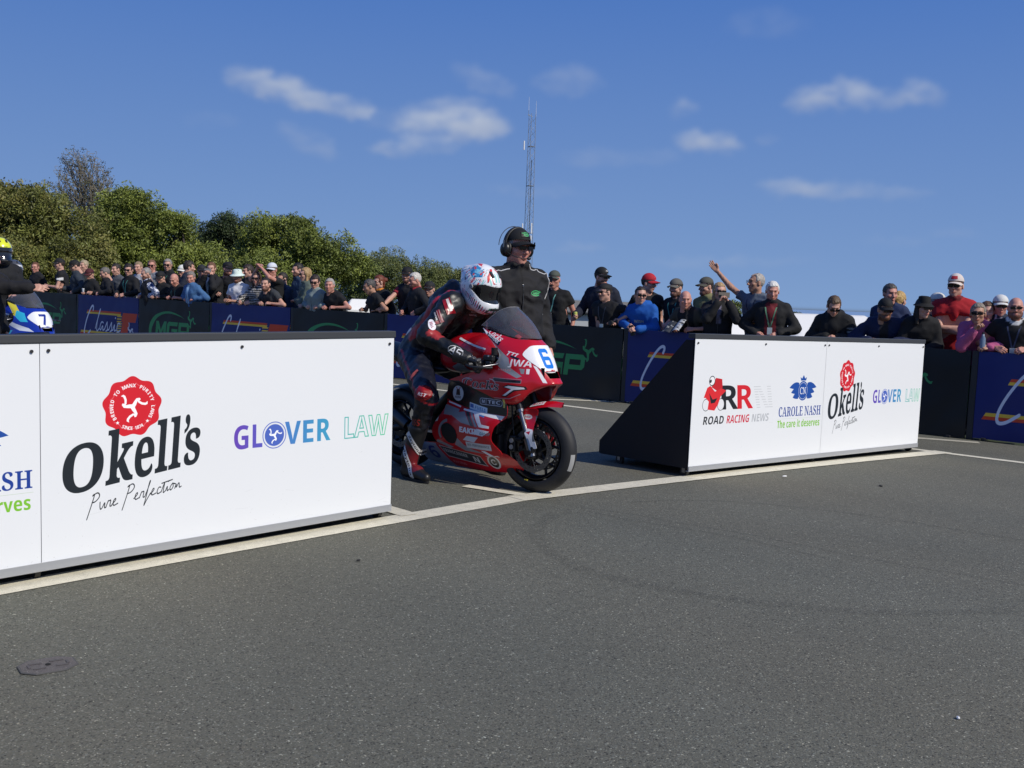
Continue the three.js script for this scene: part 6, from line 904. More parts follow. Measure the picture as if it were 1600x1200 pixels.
function rider(name, label, bike, suit, helmetMap, opt = {}) {
  const g = thing(name, label, 'person', bike.position.clone(), bike.rotation.y), S = opt.scale ?? 1;
  const m = (p) => V(p[0], p[1], -p[2]), HIP = [-1.24, 0.90, 0.125], KN = [-0.76, 0.65, 0.405], AN = [-0.965, 0.16, 0.385], SHO = [-0.755, 1.345, 0.200], EL = opt.elbow ?? [-0.715, 1.105, 0.470], WR = [-0.405, 0.960, 0.365];
  const v = (p) => V(...p), torso = [], lean = V(0.62, 0.78, 0).normalize();
  for (const s of [-1, 1]) torso.push([V(-1.285, 0.925, 0.075 * s), V(-1.13, 1.11, 0.072 * s), 0.142, 0.128, 't'], [V(-1.13, 1.11, 0.072 * s), V(-0.915, 1.285, 0.100 * s), 0.130, 0.138, 't'], [V(-0.87, 1.345, 0.03 * s), V(-0.765, 1.35, 0.180 * s), 0.105, 0.092, 't']);
  torso.push([V(-0.90, 1.32, 0), V(-0.745, 1.415, 0), 0.12, 0.068, 't'], [V(-1.10, 1.33, 0), V(-0.95, 1.46, 0), 0.095, 0.072, 'h']);
  const limbs = [];
  for (const [q, sd] of [[v, 'R'], [m, 'L']]) limbs.push([q(SHO), q(EL), 0.086, 0.070, 'u' + sd], [q(EL), q(WR), 0.069, 0.048, 'f' + sd], [q(HIP), q(KN), 0.122, 0.086, 'l' + sd], [q(KN), q(AN), 0.074, 0.056, 'k' + sd]);
  const bones = [...torso, ...limbs], base = boneField(bones, 0.035), fold = (x, y, z) => 0.011 * noise(x * 11, y * 8, z * 11) + 0.006 * noise(x * 30, y * 22, z * 30) + 0.014 * Math.abs(noise(x * 14 + y * 9, y * 13, z * 14)) - 0.004;
  const nearKnee = (x, y, z, e, r) => Math.exp(-((x - e[0]) ** 2 + (y - e[1]) ** 2 + (Math.abs(z) - e[2]) ** 2) / r / r);
  const field = (x, y, z) => { let d = base(x, y, z) + fold(x, y, z); d += 0.006 * Math.sin((x + y * 1.6) * 75) * (nearKnee(x, y, z, EL, 0.11) + nearKnee(x, y, z, [-0.70, 0.68, 0.40], 0.10)); return smax(d, -(Math.hypot(x + 0.70, y - 1.47, z) - 0.085), 0.01); };
  const stripe = [[-0.76, 1.445], [-0.89, 1.395], [-0.96, 1.31], [-1.00, 1.23], [-1.07, 1.15], [-1.20, 1.09]], segD = (x, y) => { let d = 9, w = 0; for (let i = 0; i < stripe.length - 1; i++) { const e = cone(x, y, 0, V(stripe[i][0], stripe[i][1], 0), V(stripe[i + 1][0], stripe[i + 1][1], 0), 0.014 + 0.007 * i, 0.014 + 0.007 * (i + 1)); d = Math.min(d, e); } return d; };
  const [lo, hi] = boundsOf(bones, 0.03);
  const suitG = nets(field, lo, hi, 0.0115, (x, y, z) => {
    const n = nearestBone(bones, x, y, z)[4], az = Math.abs(z); let c = suit.base; const w = 1 + 0.12 * noise(x * 26, y * 26, z * 26);
    if (n === 't' && az > 0.045) { const d = segD(x, y); if (d < 0) c = suit.stripe; else if (y > -0.75 * (x + 1.0) + 1.27 && az > 0.05) c = suit.dark; }
    if (n === 'h') c = suit.navy ?? suit.base;
    if (n[0] === 'u') { c = suit.dark; }
    if (n[0] === 'f') { const t = x; c = suit.dark; if (y > 1.140 - 0.42 * (x + 0.715) && x > -0.70 && x < -0.575) c = suit.bright; }
    if (n[0] === 'l') { c = suit.navy ?? suit.base; const e = Math.abs(y - (0.945 - (x + 1.25) * 0.62)) ; if (az > 0.15 && e < 0.010) c = suit.stripe; }
    return c.map((q) => q * w);
  });
  // body: arms, trunk and head under the leathers, one mesh
  const core = bones.map((b) => [b[0], b[1], b[2] * 0.8, b[3] * 0.8]); core.push([V(-0.80, 1.36, 0), V(-0.66, 1.46, 0), 0.058, 0.055]);
  const headQ = new THREE.Quaternion().setFromEuler(new THREE.Euler((opt.hp ?? 20) * deg, Math.PI / 2 + (opt.hyaw ?? 0) * deg, 0, 'YXZ')), headP = v(opt.head ?? [-0.635, 1.475, 0]), hm = new THREE.Matrix4().compose(headP, headQ, V(1, 1, 1));
  const [cl, ch] = boundsOf(core, 0.03); mesh('body', [nets(boneField(core, 0.03), cl, ch, 0.022, () => [1, 1, 1]), headGeo('man').clone().applyMatrix4(hm)], skinM.ruddy, g);
  mesh('leathers', suitG, M('#ffffff', 0.42, 0, { vertexColors: true, bumpMap: asphaltBump, bumpScale: 0.0004 }), g);
  const HS = opt.hs ?? 1.15; helmetParts(g, helmetMap, opt.visor ?? [0.008, 0.008, 0.010], 1, hm.clone().multiply(new THREE.Matrix4().makeScale(HS, HS, HS)));
  // gloves closed round the grips
  const gloveM = M([0.012, 0.012, 0.013], 0.45, 0, { bumpMap: asphaltBump, bumpScale: 0.0005 });
  for (const s of [1, -1]) {
    const w = V(WR[0], WR[1], WR[2] * s), to = V(-0.305, 0.932, 0.315 * s), dir = to.clone().sub(w).normalize(), palm = V(0.25, -0.95, -0.15 * s); palm.addScaledVector(dir, -palm.dot(dir)).normalize();
    const h = handGeo(1.05, 0.0048).clone(); if (s < 0) { h.scale(-1, 1, 1); const ix = h.index.array; for (let i = 0; i < ix.length; i += 3) { const q = ix[i]; ix[i] = ix[i + 1]; ix[i + 1] = q; } } h.deleteAttribute('color');
    const xx = dir.clone().cross(palm).normalize(), M4 = new THREE.Matrix4().makeBasis(xx, dir, palm).setPosition(w).multiply(new THREE.Matrix4().makeScale(1.22, 1.12, 1.35)); const gl = mesh('glove', [h.applyMatrix4(M4), rod(w.clone().addScaledVector(dir, -0.085), w.clone().addScaledVector(dir, 0.02), 0.056, 0.045, 20, true)], gloveM, g);
    const kn = []; for (let i = 0; i < 4; i++) kn.push(ball(0.0125, 0, 0, 0, 1, 1.3, 0.8, 10).applyMatrix4(M4.clone().multiply(new THREE.Matrix4().makeTranslation((-0.028 + i * 0.0193), 0.084, -0.010)))); kn.push(ball(0.02, 0, 0, 0, 1.3, 1.2, 0.5, 12).applyMatrix4(M4.clone().multiply(new THREE.Matrix4().makeTranslation(0, 0.045, -0.013)))); kn.forEach((q) => mesh('knuckle_guard', q, M([0.06, 0.06, 0.065], 0.25), gl));
    if (s > 0) mesh('cuff_tab', box(0.010, 0.035, 0.004).applyMatrix4(M4.clone().multiply(new THREE.Matrix4().makeTranslation(-0.01, 0.012, -0.024))), M('#d8d8d8', 0.5), gl);
  }
  // boots
  for (const s of [1, -1]) {
    const q = s > 0 ? v : m, bb = [[q([-0.86, 0.40, 0.398]), q([-0.955, 0.16, 0.385]), 0.074, 0.062], [q([-0.965, 0.16, 0.385]), q([-0.985, 0.075, 0.378]), 0.058, 0.05], [q([-1.005, 0.050, 0.375]), q([-0.86, 0.065, 0.40]), 0.048, 0.046], [q([-0.86, 0.06, 0.40]), q([-0.735, 0.042, 0.42]), 0.046, 0.036]], bf = boneField(bb, 0.04), bF = (x, y, z) => smax(bf(x, y, z), 0.006 - y, 0.006), [bl, bh] = boundsOf(bb, 0.02);
    const inPoly = (x, y, P) => { let c = false; for (let i = 0, j = P.length - 1; i < P.length; j = i++) if ((P[i][1] > y) !== (P[j][1] > y) && x < (P[j][0] - P[i][0]) * (y - P[i][1]) / (P[j][1] - P[i][1]) + P[i][0]) c = !c; return c; };
    const b = mesh('boot', nets(bF, bl, bh, 0.008, (x, y, z) => (suit.shin && z * s > 0.37 && inPoly(x, y, [[-0.975, 0.30], [-0.90, 0.27], [-0.80, 0.19], [-0.80, 0.095], [-0.90, 0.045]]) ? [0.17, 0.012, 0.018] : [0.014, 0.014, 0.016])), M('#ffffff', 0.4, 0, { vertexColors: true }), g);
    mesh('sole', plate([...Array(28).keys()].map((i) => { const a = i / 28 * 6.2832, t = 0.5 - 0.5 * Math.cos(a), w = (0.040 + 0.008 * Math.sin(t * 3)) * Math.sin(a), cx = lerp(-1.05, -0.70, t), cz = lerp(0.372, 0.424, t) * s; return [cx - 0.14 * w * s, cz + w]; }), () => 0, 0.016).map((x) => x.rotateX(Math.PI / 2).translate(0, 0.004, 0)), M([0.012, 0.012, 0.012], 0.7), b);
    if (s > 0 && suit.shin) {
      const t = canvas(512, 96, (c) => { c.fillStyle = '#dcdcdc'; c.fillRect(0, 0, 512, 96); fitText(c, 'daytona', 60, 74, 400, 52, 'bold %px sans-serif', '#15161a'); });
      const F = (x, y, z) => Math.min(field(x, y, z), bF(x, y, z)), dirn = V(-0.05, 0, -1), ax = V(-0.37, -0.92, 0).normalize(), up = V(0.92, -0.37, 0);
      const vd = V(-0.60, -0.08, -0.79).normalize(), strip = (cx, cy, dx, dy, len) => { const rr = V(dx, dy, 0).normalize(), c = V(cx, cy, 0.41).addScaledVector(vd, -0.25); mesh('white_strip', patch(F, c, rr.clone().addScaledVector(vd, -rr.dot(vd)), V(-dy, dx, 0).normalize().multiplyScalar(1), len, 0.042, vd, 24, 6, 0.004), M('#fff', 0.4, 0, { map: t }), b); };
      strip(-0.880, 0.275, 0.60, -0.80, 0.22); strip(-0.945, 0.140, 0.42, -0.90, 0.28);
    }
  }
  if (suit.decals) {
    const pr = (name, c, r, u, w, h, d, t, off = 0.004) => mesh(name, patch(field, c, r, u, w, h, d, 14, 8, off), M('#fff', 0.45, 0, { map: t, transparent: !!t.userData?.cut, alphaTest: t.userData?.cut ? 0.5 : 0 }), g);
    const label2 = (w, h, draw, cut) => { const t = canvas(w, h, draw); if (cut) t.userData = { cut: true }; return t; };
    const oval = label2(256, 128, (c) => { c.fillStyle = '#e9e6e8'; c.beginPath(); c.ellipse(128, 64, 124, 60, 0, 0, 7); c.fill(); fitText(c, 'BELL', 56, 88, 146, 46, 'bold %px sans-serif', '#a3283c'); }, true);
    const dn = V(0.10, -0.25, -1).normalize(), along = V(0.34, -0.90, 0.25).normalize(), ac = V(0.90, 0.34, 0).normalize();
    const vd = V(-0.60, -0.12, -0.79).normalize(), onto = (name, cx, cy, cz, rx, ry, rz, w, h, t, off, parent) => { const r = V(rx, ry, rz); r.addScaledVector(vd, -r.dot(vd)).normalize(); const u = vd.clone().cross(r).negate().normalize(); if (u.y < 0 && Math.abs(u.y) > 0.05) u.negate(); return mesh(name, patch(field, V(cx, cy, cz).addScaledVector(vd, -0.3), r, u, w, h, vd, 16, 8, off ?? 0.004), t.isTexture ? M('#fff', 0.45, 0, { map: t, alphaTest: t.userData?.cut ? 0.5 : 0 }) : t, parent ?? g); };
    onto('oval_badge', -0.700, 1.185, 0.43, 0.62, -0.72, 0.2, 0.095, 0.054, oval);
    onto('sleeve_patch', -0.700, 1.245, 0.38, 0.62, -0.72, 0.2, 0.115, 0.072, label2(256, 160, (c) => { c.fillStyle = '#0c0d10'; c.fillRect(0, 0, 256, 160); c.fillStyle = '#7c1f29'; c.fillRect(10, 8, 236, 66); c.fillStyle = '#b9b2b0'; c.fillRect(20, 18, 216, 6); c.fillRect(20, 58, 216, 6); fitText(c, 'MONTANE', 30, 116, 150, 26, 'bold %px sans-serif', '#e2e2e2'); c.fillStyle = '#7c1f29'; c.fillRect(190, 84, 56, 60); }));
    onto('cuff_logo', -0.470, 1.005, 0.40, 0.85, -0.32, -0.2, 0.12, 0.075, label2(256, 150, (c) => { c.strokeStyle = '#dadada'; c.lineWidth = 17; c.lineJoin = 'round'; c.beginPath(); c.moveTo(20, 130); c.lineTo(90, 26); c.lineTo(112, 128); c.moveTo(46, 96); c.lineTo(106, 96); c.moveTo(232, 30); c.lineTo(150, 34); c.lineTo(150, 78); c.lineTo(214, 80); c.lineTo(206, 124); c.lineTo(134, 128); c.stroke(); c.lineWidth = 5; c.beginPath(); c.ellipse(128, 76, 124, 70, 0, 0, 7); c.stroke(); }, true), 0.006);
    const sc = onto('shoulder_guard', -0.700, 1.325, 0.27, 0.55, -0.80, 0.1, 0.125, 0.058, M('#8c1420', 0.3), 0.010);
    onto('white_flash', -0.694, 1.335, 0.27, 0.55, -0.80, 0.1, 0.10, 0.020, M('#cfc6c2', 0.4), 0.014, sc);
    onto('chest_text', -0.63, 1.30, 0.13, 0.9, 0.05, -0.4, 0.07, 0.05, label2(128, 96, (c) => { c.fillStyle = '#0a0a0c'; c.fillRect(0, 0, 128, 96); fitText(c, 'MSS', 40, 34, 60, 20, 'bold %px sans-serif', '#8d8f92'); fitText(c, 'MOTUL', 12, 78, 100, 20, 'bold %px sans-serif', '#a9abae'); }));
    const slider = mesh('knee_slider', nets((x, y, z) => smax(field(x, y, z) - 0.016, ell(x, y, z, -0.735, 0.685, 0.485, 0.085, 0.062, 0.075), 0.012), [-0.85, 0.58, 0.36], [-0.60, 0.80, 0.58], 0.008), M('#8c1018', 0.4), g);
    mesh('slider_text', patch((x, y, z) => field(x, y, z) - 0.020, V(-0.715, 0.675, 0.7), V(0.97, -0.2, 0).normalize(), V(0.2, 0.97, 0), 0.10, 0.036, V(0, 0, -1), 12, 5, 0.002), M('#fff', 0.4, 0, { map: canvas(128, 48, (c) => { c.fillStyle = '#8c1018'; c.fillRect(0, 0, 128, 48); fitText(c, 'RST', 22, 40, 84, 32, 'bold %px sans-serif', '#d8d8d8', 0.1); }) }), slider);
    mesh('shin_text', patch(field, V(-0.845, 0.455, 0.65), V(0.98, -0.05, 0), V(0.05, 1, 0), 0.13, 0.07, V(0, 0, -1), 12, 6, 0.004), M('#fff', 0.5, 0, { map: canvas(160, 90, (c) => { c.fillStyle = '#1a0a0b'; c.fillRect(0, 0, 160, 90); fitText(c, 'RUSS', 8, 78, 142, 64, 'bold %px sans-serif', '#8c2018', 0.15); }) }), g);
    mesh('thigh_patch', patch(field, V(-0.985, 0.82, 0.6), V(0.4, 0.9, 0).normalize(), V(-0.9, 0.4, 0), 0.09, 0.028, V(0.1, -0.1, -1).normalize(), 8, 4, 0.004), M('#c05a50', 0.5), g);
  }
  return g;
}
rider('person', 'motorcycle racer in black and red leathers and patterned white helmet, astride the red motorcycle', BIKE, { base: [0.006, 0.007, 0.013], navy: [0.007, 0.009, 0.020], dark: [0.008, 0.009, 0.010], stripe: [0.42, 0.016, 0.026], bright: [0.36, 0.03, 0.03], shin: true, decals: true }, helmetA, { hp: 22, hyaw: 4 });
{
  const P = at(0, 393, 12.6), o = person({ label: 'rider in black with a yellow helmet and dark visor beside the motorcycle numbered 7', head: P, gy: -0.005, by: 50, hy: 44, hp: 6, hs: 1.0, arms: ['down', 'chest'], cell: 0.016, top: { col: '#15161a', collar: 1.3, loose: 0.024 }, legs: '#121317' });
  helmetParts(o.g, helmetB, [0.012, 0.012, 0.014], 1, new THREE.Matrix4().compose(o.headL, o.hq, V(1.08, 1.08, 1.08)));
}

// ---------------------------------------------------------------- marshals
const logoGreen = (bg) => canvas(256, 128, (c) => { c.fillStyle = bg; c.fillRect(0, 0, 256, 128); c.strokeStyle = '#3fc06e'; c.lineWidth = 12; c.beginPath(); c.ellipse(120, 62, 90, 46, 0, 0.5, 5.6); c.stroke(); fitText(c, 'MGP', 60, 86, 130, 42, 'bold %px sans-serif', '#4fce7c', 0.15); legs(c, 214, 40, 30, '#4fce7c', 0.4); });
{
  const o = person({ label: 'stout marshal in black jacket, cap, dark glasses and headset standing behind the red motorcycle', head: at(809, 388, 8.45), gy: -0.005, by: 22, hy: 36, hp: 3, fat: 1.10, lean: 0.02, cell: 0.0125, kind: 'heavyfine', tone: 'ruddy', hs: 1.07, folds: 1.3, hair: ['crop', '#8a8580'], cap: ['cap', '#0e0f10'], badge: M('#fff', 0.6, 0, { map: logoGreen('#0e0f10') }), shades: 0.9, arms: ['down', 'down'], legs: '#16171a',
    top: { col: '#18181b', collar: 1.5, open: true, loose: 0.012, paint: (p, t) => (Math.abs(p.x) < 0.006 && p.z > 0.05 ? [0.002, 0.002, 0.002] : t === 'c' ? [0.006, 0.006, 0.007] : null) } });
  const { g, T, field, headL, hq, put } = o, dz = V(0, 0, -1);
  mesh('chest_logo', patch(field, T(0.105, 0.355, 0.5), X, Y, 0.11, 0.055, dz, 12, 6, 0.004), M('#fff', 0.6, 0, { map: logoGreen('#18181b') }), g);
  for (const s of [-1, 1]) { const pts = []; for (let i = 0; i <= 14; i++) { const a = lerp(0.075, 0.235, i / 14), q = press(field, T(s * a, 0.75, 0.045), V(0, -1, 0)); q.y += 0.001; pts.push(q); } for (let i = 1; i <= 5; i++) pts.push(press(field, T(s * 0.6, 0.44 - 0.05 * i, 0.03), V(-s, 0, 0))); mesh('piping', new THREE.TubeGeometry(new THREE.CatmullRomCurve3(pts), 50, 0.0045, 6), M('#c9c9ca', 0.6), g); }
  const zp = []; for (let i = 0; i <= 8; i++) zp.push(press(field, T(0, lerp(0.02, 0.42, i / 8), 0.5), dz)); mesh('zip', new THREE.TubeGeometry(new THREE.CatmullRomCurve3(zp), 30, 0.004, 6), dark, g); const zz = zp[8]; mesh('zip_pull', box(0.012, 0.03, 0.006, zz.x, zz.y - 0.02, zz.z + 0.006, 0.002), chrome, g);
  const scarf = []; for (let i = 0; i <= 16; i++) { const a = -2.2 + i / 16 * 4.4; scarf.push(headL.clone().add(V(Math.sin(a) * 0.095, -0.16 - 0.085 * (0.5 + 0.5 * Math.cos(a)), Math.cos(a) * 0.085 + 0.01).applyAxisAngle(Y, 0.1))); } mesh('neck_strap', new THREE.TubeGeometry(new THREE.CatmullRomCurve3(scarf), 40, 0.017, 8), M([0.006, 0.008, 0.014], 0.8), g);
  const cups = []; for (const s of [-1, 1]) { const c = put('ear_cup', [nets((x, y, z) => smax(ell(x, y, z, 0, 0, 0, 0.036, 0.052, 0.044), -(s * x + 0.016), 0.012), [-0.06, -0.08, -0.07], [0.06, 0.08, 0.07], 0.007).translate(s * 0.100, -0.012, -0.008)], M([0.010, 0.010, 0.011], 0.35)); mesh('cushion', new THREE.TorusGeometry(0.033, 0.012, 10, 24).scale(1, 1.25, 1).rotateY(Math.PI / 2).translate(s * 0.084, -0.012, -0.006), dark, c); mesh('silver_clip', box(0.006, 0.05, 0.014, s * 0.135, 0.025, 0.015, 0.002), chrome, c); }
  put('headband', [new THREE.TorusGeometry(0.118, 0.010, 8, 40, Math.PI).scale(0.92, 1.08, 1.9).translate(0, 0.015, -0.012)], dark); put('wire', [new THREE.TorusGeometry(0.125, 0.0028, 6, 30, Math.PI * 0.55).scale(1.05, 1.0, 1).rotateZ(1.45).translate(-0.005, 0.02, -0.05)], dark);
  put('microphone', [pipe([[-0.11, -0.03, 0.02], [-0.09, -0.055, 0.085], [-0.03, -0.068, 0.125], [0.0, -0.066, 0.135]], 0.0032, 20, 6), ball(0.012, 0.004, -0.066, 0.135, 1.3, 1, 1, 12)], dark);
}
{
  const o = person({ label: 'marshal in black at the left edge reaching a bare hand over the blue motorcycle', head: at(-16, 404, 10.3), gy: -0.02, by: 72, hy: 70, hp: 8, kind: 'man', cell: 0.016, tone: 'fair', hair: ['short', '#4a3a2a'], arms: [Object.assign([at(64, 452, 10.2)], { curl: 0.12, pole: V(-0.3, -1, 0.2) }), 'down'], top: { col: '#141316', collar: 1.2, loose: 0.022 } });
}
person({ label: 'person in a grey and white helmet standing just behind the yellow helmet', head: at(22, 422, 16), gy: -0.05, by: 20, hy: 30, top: { col: '#131418' }, kind: 'man', arms: ['down', 'down'] });
{ const p = scene.children[scene.children.length - 1]; p.updateMatrixWorld(true); helmetParts(p, helmetC, [0.02, 0.02, 0.022], 1, new THREE.Matrix4().compose(p.worldToLocal(at(22, 422, 16)), new THREE.Quaternion().setFromAxisAngle(Y, 10 * deg), V(1, 1, 1))); }

// ---------------------------------------------------------------- the crowd behind the boards
const CROWD = 'spectators behind the advertising boards';
function spec(px, py, off, label, o) { return person({ label, head: onFence(px, py, off), group: CROWD, ...o }); }
const check = (p) => ((Math.floor(p.x * 38 + 50) + Math.floor(p.y * 38 + 50)) & 1 ? lin('#e6e8ee') : lin('#3a4a78'));
const torsoOnly = (c) => (p, t) => (t === 't' || t === 'c' ? lin(c) : null);
const B = '#111216', tee = (col, paint) => ({ col, sleeve: 0.5, paint }), jkt = (col, more) => ({ col, collar: 1, ...more });
const H = (kind, col) => ['hair', kind, col];
// left of the start
spec(55, 418, 0.55, 'reddish-haired man in glasses and black suit nearest the yellow helmet', { hy: -4, hp: 4, tone: 'ruddy', hair: ['crop', '#6a4630'], specs: 1, arms: ['down', 'down'], top: jkt(B, { open: true }) });
spec(93, 413, 0.7, 'man in dark cap and black tee with white sleeve badge looking left', { by: -70, hy: -62, hp: 2, cap: ['cap', '#131418'], hair: ['short', '#33261c'], arms: ['down', 'chest'], lanyard: '#6f8f86', top: tee(B, (p, t) => (t === 'L' && p.x > 0.22 && p.y > 0.32 && p.y < 0.38 ? [0.7, 0.7, 0.7] : null)) });
const p3 = spec(117, 416, 0.15, 'man in black cap and blue-grey jacket bent over a phone at the boards', { by: -60, hy: -58, hp: 24, cap: ['cap', '#0d0e10'], hair: ['short', '#2b221c'], arms: ['chest', 'fence'], top: jkt('#2a333d') });
held('phone', 'black phone held by the man in the blue-grey jacket', 'phone', p3, 0, phoneBuild(1.2));
spec(131, 415, 1.5, 'grey-blond head half hidden behind the man in the blue-grey jacket', { hy: -30, hair: ['short', '#a8977c'], arms: ['down', 'down'], top: tee('#3a3d3a') });
const p5 = spec(140, 429, 0.08, 'person in a maroon cap leaning on the boards with something white in hand', { hy: -14, hp: 18, cap: ['cap', '#4a1820'], hair: ['short', '#3b2c24'], top: jkt('#101114') });
held('paper_cup', 'white paper cup held by the person in the maroon cap', 'cup', p5, 0, (g) => { mesh('cup', new THREE.LatheGeometry([[0, 0], [0.028, 0], [0.040, 0.10], [0.037, 0.10], [0.026, 0.005]].map((p) => new THREE.Vector2(...p)), 20), plainM('#d8dcdf', 0.6), g); mesh('lid', new THREE.CylinderGeometry(0.042, 0.042, 0.01, 20).translate(0, 0.103, 0), plainM('#eceeef', 0.5), g); }, V(0, 0.0, 0));
spec(164, 427, 0.25, 'grey-haired man in black jacket bowed to the left between maroon cap and red-striped jacket', { by: -60, hy: -60, hp: 20, hair: ['short', '#6f6a64'], top: jkt('#121317') });
spec(201, 422, 0.22, 'dark-haired person in sunglasses and black jacket with a red chest band', { hy: -2, hp: 6, hair: ['bushy', '#241c17'], shades: 1, lanyard: '#5fae98', top: jkt('#111215', { paint: (p, t) => (t === 't' && p.y > 0.16 && p.y < 0.215 && p.z > 0 ? lin('#a3222c') : t === 't' && p.y > 0.05 && p.y <= 0.16 && p.z > 0 ? lin('#b9b9b7') : null) }) });
spec(228, 428, 0.05, 'grey-bearded bald man in black gilet over a checked shirt', { by: -60, hy: -48, hp: 14, kind: 'manbeard', hair: ['receding', '#8e8a86'], top: jkt('#15161a', { paint: (p, t) => (t === 't' ? null : check(p)) }) });
spec(237, 415, 0.95, 'man in sunglasses and grey tee behind the man in the checked shirt', { hy: 6, hair: ['crop', '#7a5a44'], shades: 1, tone: 'ruddy', arms: ['down', 'down'], top: tee('#8a8d90') });
spec(251, 434, 0.12, 'man in black cap with face lowered, black top, beside the checked shirt', { hy: -20, hp: 20, cap: ['cap', '#131417'], hair: ['short', '#2a241f'], top: jkt('#0f1013') });
spec(262, 414, 1.0, 'tall grey-haired man in sunglasses with green lanyard standing at the back', { hy: 4, hair: ['short', '#8c8780'], shades: 1, lanyard: '#49b08a', arms: ['down', 'down'], top: jkt('#14171a') });
spec(272, 437, 0.06, 'ruddy bald man in black tee looking down over the boards', { hy: -16, hp: 26, tone: 'ruddy', kind: 'heavy', lanyard: '#3f6f66', top: tee(B) });
spec(285, 424, 1.2, 'person in a white cap mostly hidden behind the ruddy bald man', { woman: true, hy: -20, cap: ['cap', '#d8d9d4'], hair: ['long', '#3a2c22'], arms: ['down', 'down'], top: jkt('#15171b') });
spec(296, 418, 0.9, 'person with thick dark hair and back half turned behind the blue denim jacket', { by: 100, hy: 110, hair: ['bushy', '#2f261f'], arms: ['down', 'down'], top: jkt('#1b2233') });
spec(298, 434, 0.04, 'grey-haired smiling man in a light blue jacket leaning on the boards', { hy: -4, hp: 14, tone: 'ruddy', hair: ['short', '#7c7670'], top: jkt('#3f6692', { open: true, paint: (p, t) => (t === 't' && Math.abs(p.x) < 0.035 && p.z > 0.04 && p.y > 0.15 ? lin('#8fb2d2') : null) }) });
const p16 = spec(330, 420, 0.45, 'brown-haired woman in black jacket filming with a pale phone in both hands', { woman: true, hy: 0, hair: ['bun', '#6a4a34'], arms: ['face', 'face'], lanyard: '#9fb3b0', top: jkt('#121316', { open: true, paint: (p, t) => (t === 't' && Math.abs(p.x) < 0.03 && p.z > 0.04 && p.y > 0.2 ? lin('#dadada') : null) }) });
held('phone', 'pale phone held sideways by the woman in the black jacket', 'phone', p16, 0, phoneBuild(Math.PI / 2, '#9a9a94'), V(), 0.4, p16.arms[0].hand.clone().add(p16.arms[1].hand).multiplyScalar(0.5).add(V(0, 0.03, 0.02)));
const p17 = spec(356, 420, 0.75, 'bearded man in black cap and black tee looking right behind the bucket hat', { by: -20, hy: 52, kind: 'manbeard', cap: ['cap', '#101216'], hair: ['short', '#2a1f18'], arms: ['chest', 'down'], top: tee(B) });
held('phone', 'black phone held low by the bearded man behind the bucket hat', 'phone', p17, 0, phoneBuild(0));
const p18 = spec(371, 432, 0.25, 'bearded man in a white patterned bucket hat and white polo shirt', { fat: 1.12, by: -30, hy: -10, hp: 8, tone: 'tan', kind: 'heavybeard', arms: ['chest', 'chest'], top: { col: '#d3d3d6', sleeve: 0.55, collar: 1, open: true, paint: (p, t) => (t === 't' && p.y < 0.17 ? lin('#b9b7c2') : null) } });
{ const t = canvas(256, 128, (c) => { c.fillStyle = '#d5e4dc'; c.fillRect(0, 0, 256, 128); const r = rng(4); for (let i = 0; i < 70; i++) { c.fillStyle = r() < 0.5 ? '#3a4a48' : '#8fbcae'; c.save(); c.translate(r() * 256, r() * 128); c.rotate(r() * 6); c.fillRect(0, 0, 9, 2.5); c.restore(); } }); p18.put('hat', capGeo('bucket').clone(), M('#fff', 0.8, 0, { map: t }), 0, 0.012, 0); }
held('phone', 'dark phone held up by the man in the white bucket hat', 'phone', p18, 0, phoneBuild(0.2));
spec(387, 424, 1.1, 'dark-haired person looking left behind the striped top', { hy: -50, hair: ['bushy', '#33271f'], arms: ['down', 'down'], top: jkt('#24262c') });
spec(401, 435, 0.30, 'long-haired woman in sunglasses and a striped top', { woman: true, hy: -6, hair: ['long', '#4a3527'], shades: 1, top: { col: '#20201f', paint: (p) => (Math.sin(p.y * 150) > 0.35 ? lin('#b9b4ac') : null) } });
spec(415, 444, 0.02, 'man with short dark hair and beard in a charcoal tee leaning on folded forearms', { hy: -12, hp: 4, kind: 'manbeard', hair: ['crop', '#2a211b'], top: tee('#33363a', (p, t) => (t === 't' && Math.abs(p.x) < 0.12 && p.y > -0.1 && p.z > 0 ? lin('#1b1c22') : null)) });
const p22 = spec(425, 422, 0.55, 'man in white and navy cap and sunglasses holding a camera above his head', { hy: -14, tone: 'ruddy', cap: ['cap', '#cfd2da'], shades: 1, hair: ['short', '#5a4a3e'], arms: [Object.assign([onFence(402, 420, 0.30)], { curl: 0.6, pole: V(-0.6, -0.5, 0.2) }), Object.assign([onFence(408, 418, 0.28)], { curl: 0.6, pole: V(0.6, -0.3, 0.4) })], top: tee('#15171a') });
held('camera', 'small silver camera raised by the man in the white and navy cap', 'camera', p22, 0, (g) => { mesh('camera_body', box(0.11, 0.065, 0.035, 0, 0, 0, 0.008), plainM('#8f9296', 0.4), g); mesh('lens', new THREE.CylinderGeometry(0.022, 0.024, 0.03, 18).rotateX(Math.PI / 2).translate(0, 0, 0.03), dark, g); mesh('button', new THREE.CylinderGeometry(0.006, 0.006, 0.006, 10).translate(-0.04, 0.035, 0), chrome, g); });
spec(465, 422, 0.75, 'dark-haired bearded man in a blue denim jacket looking left', { by: -60, hy: -52, kind: 'manbeard', hair: ['short', '#1f1814'], arms: ['down', 'down'], top: jkt('#2c4158') });
spec(477, 429, 0.35, 'blonde woman in a sage green sweater with arms folded looking left', { woman: true, by: -62, hy: -62, hair: ['long', '#a5875c'], shades: 1, arms: ['cross', 'cross'], top: { col: '#586359', collar: 1 } });
spec(492, 441, 0.05, 'dark-haired young man in sunglasses and a pale grey-green shirt', { hy: -4, hp: 10, hair: ['bushy', '#2c211a'], shades: 1, top: jkt('#7d8a88') });
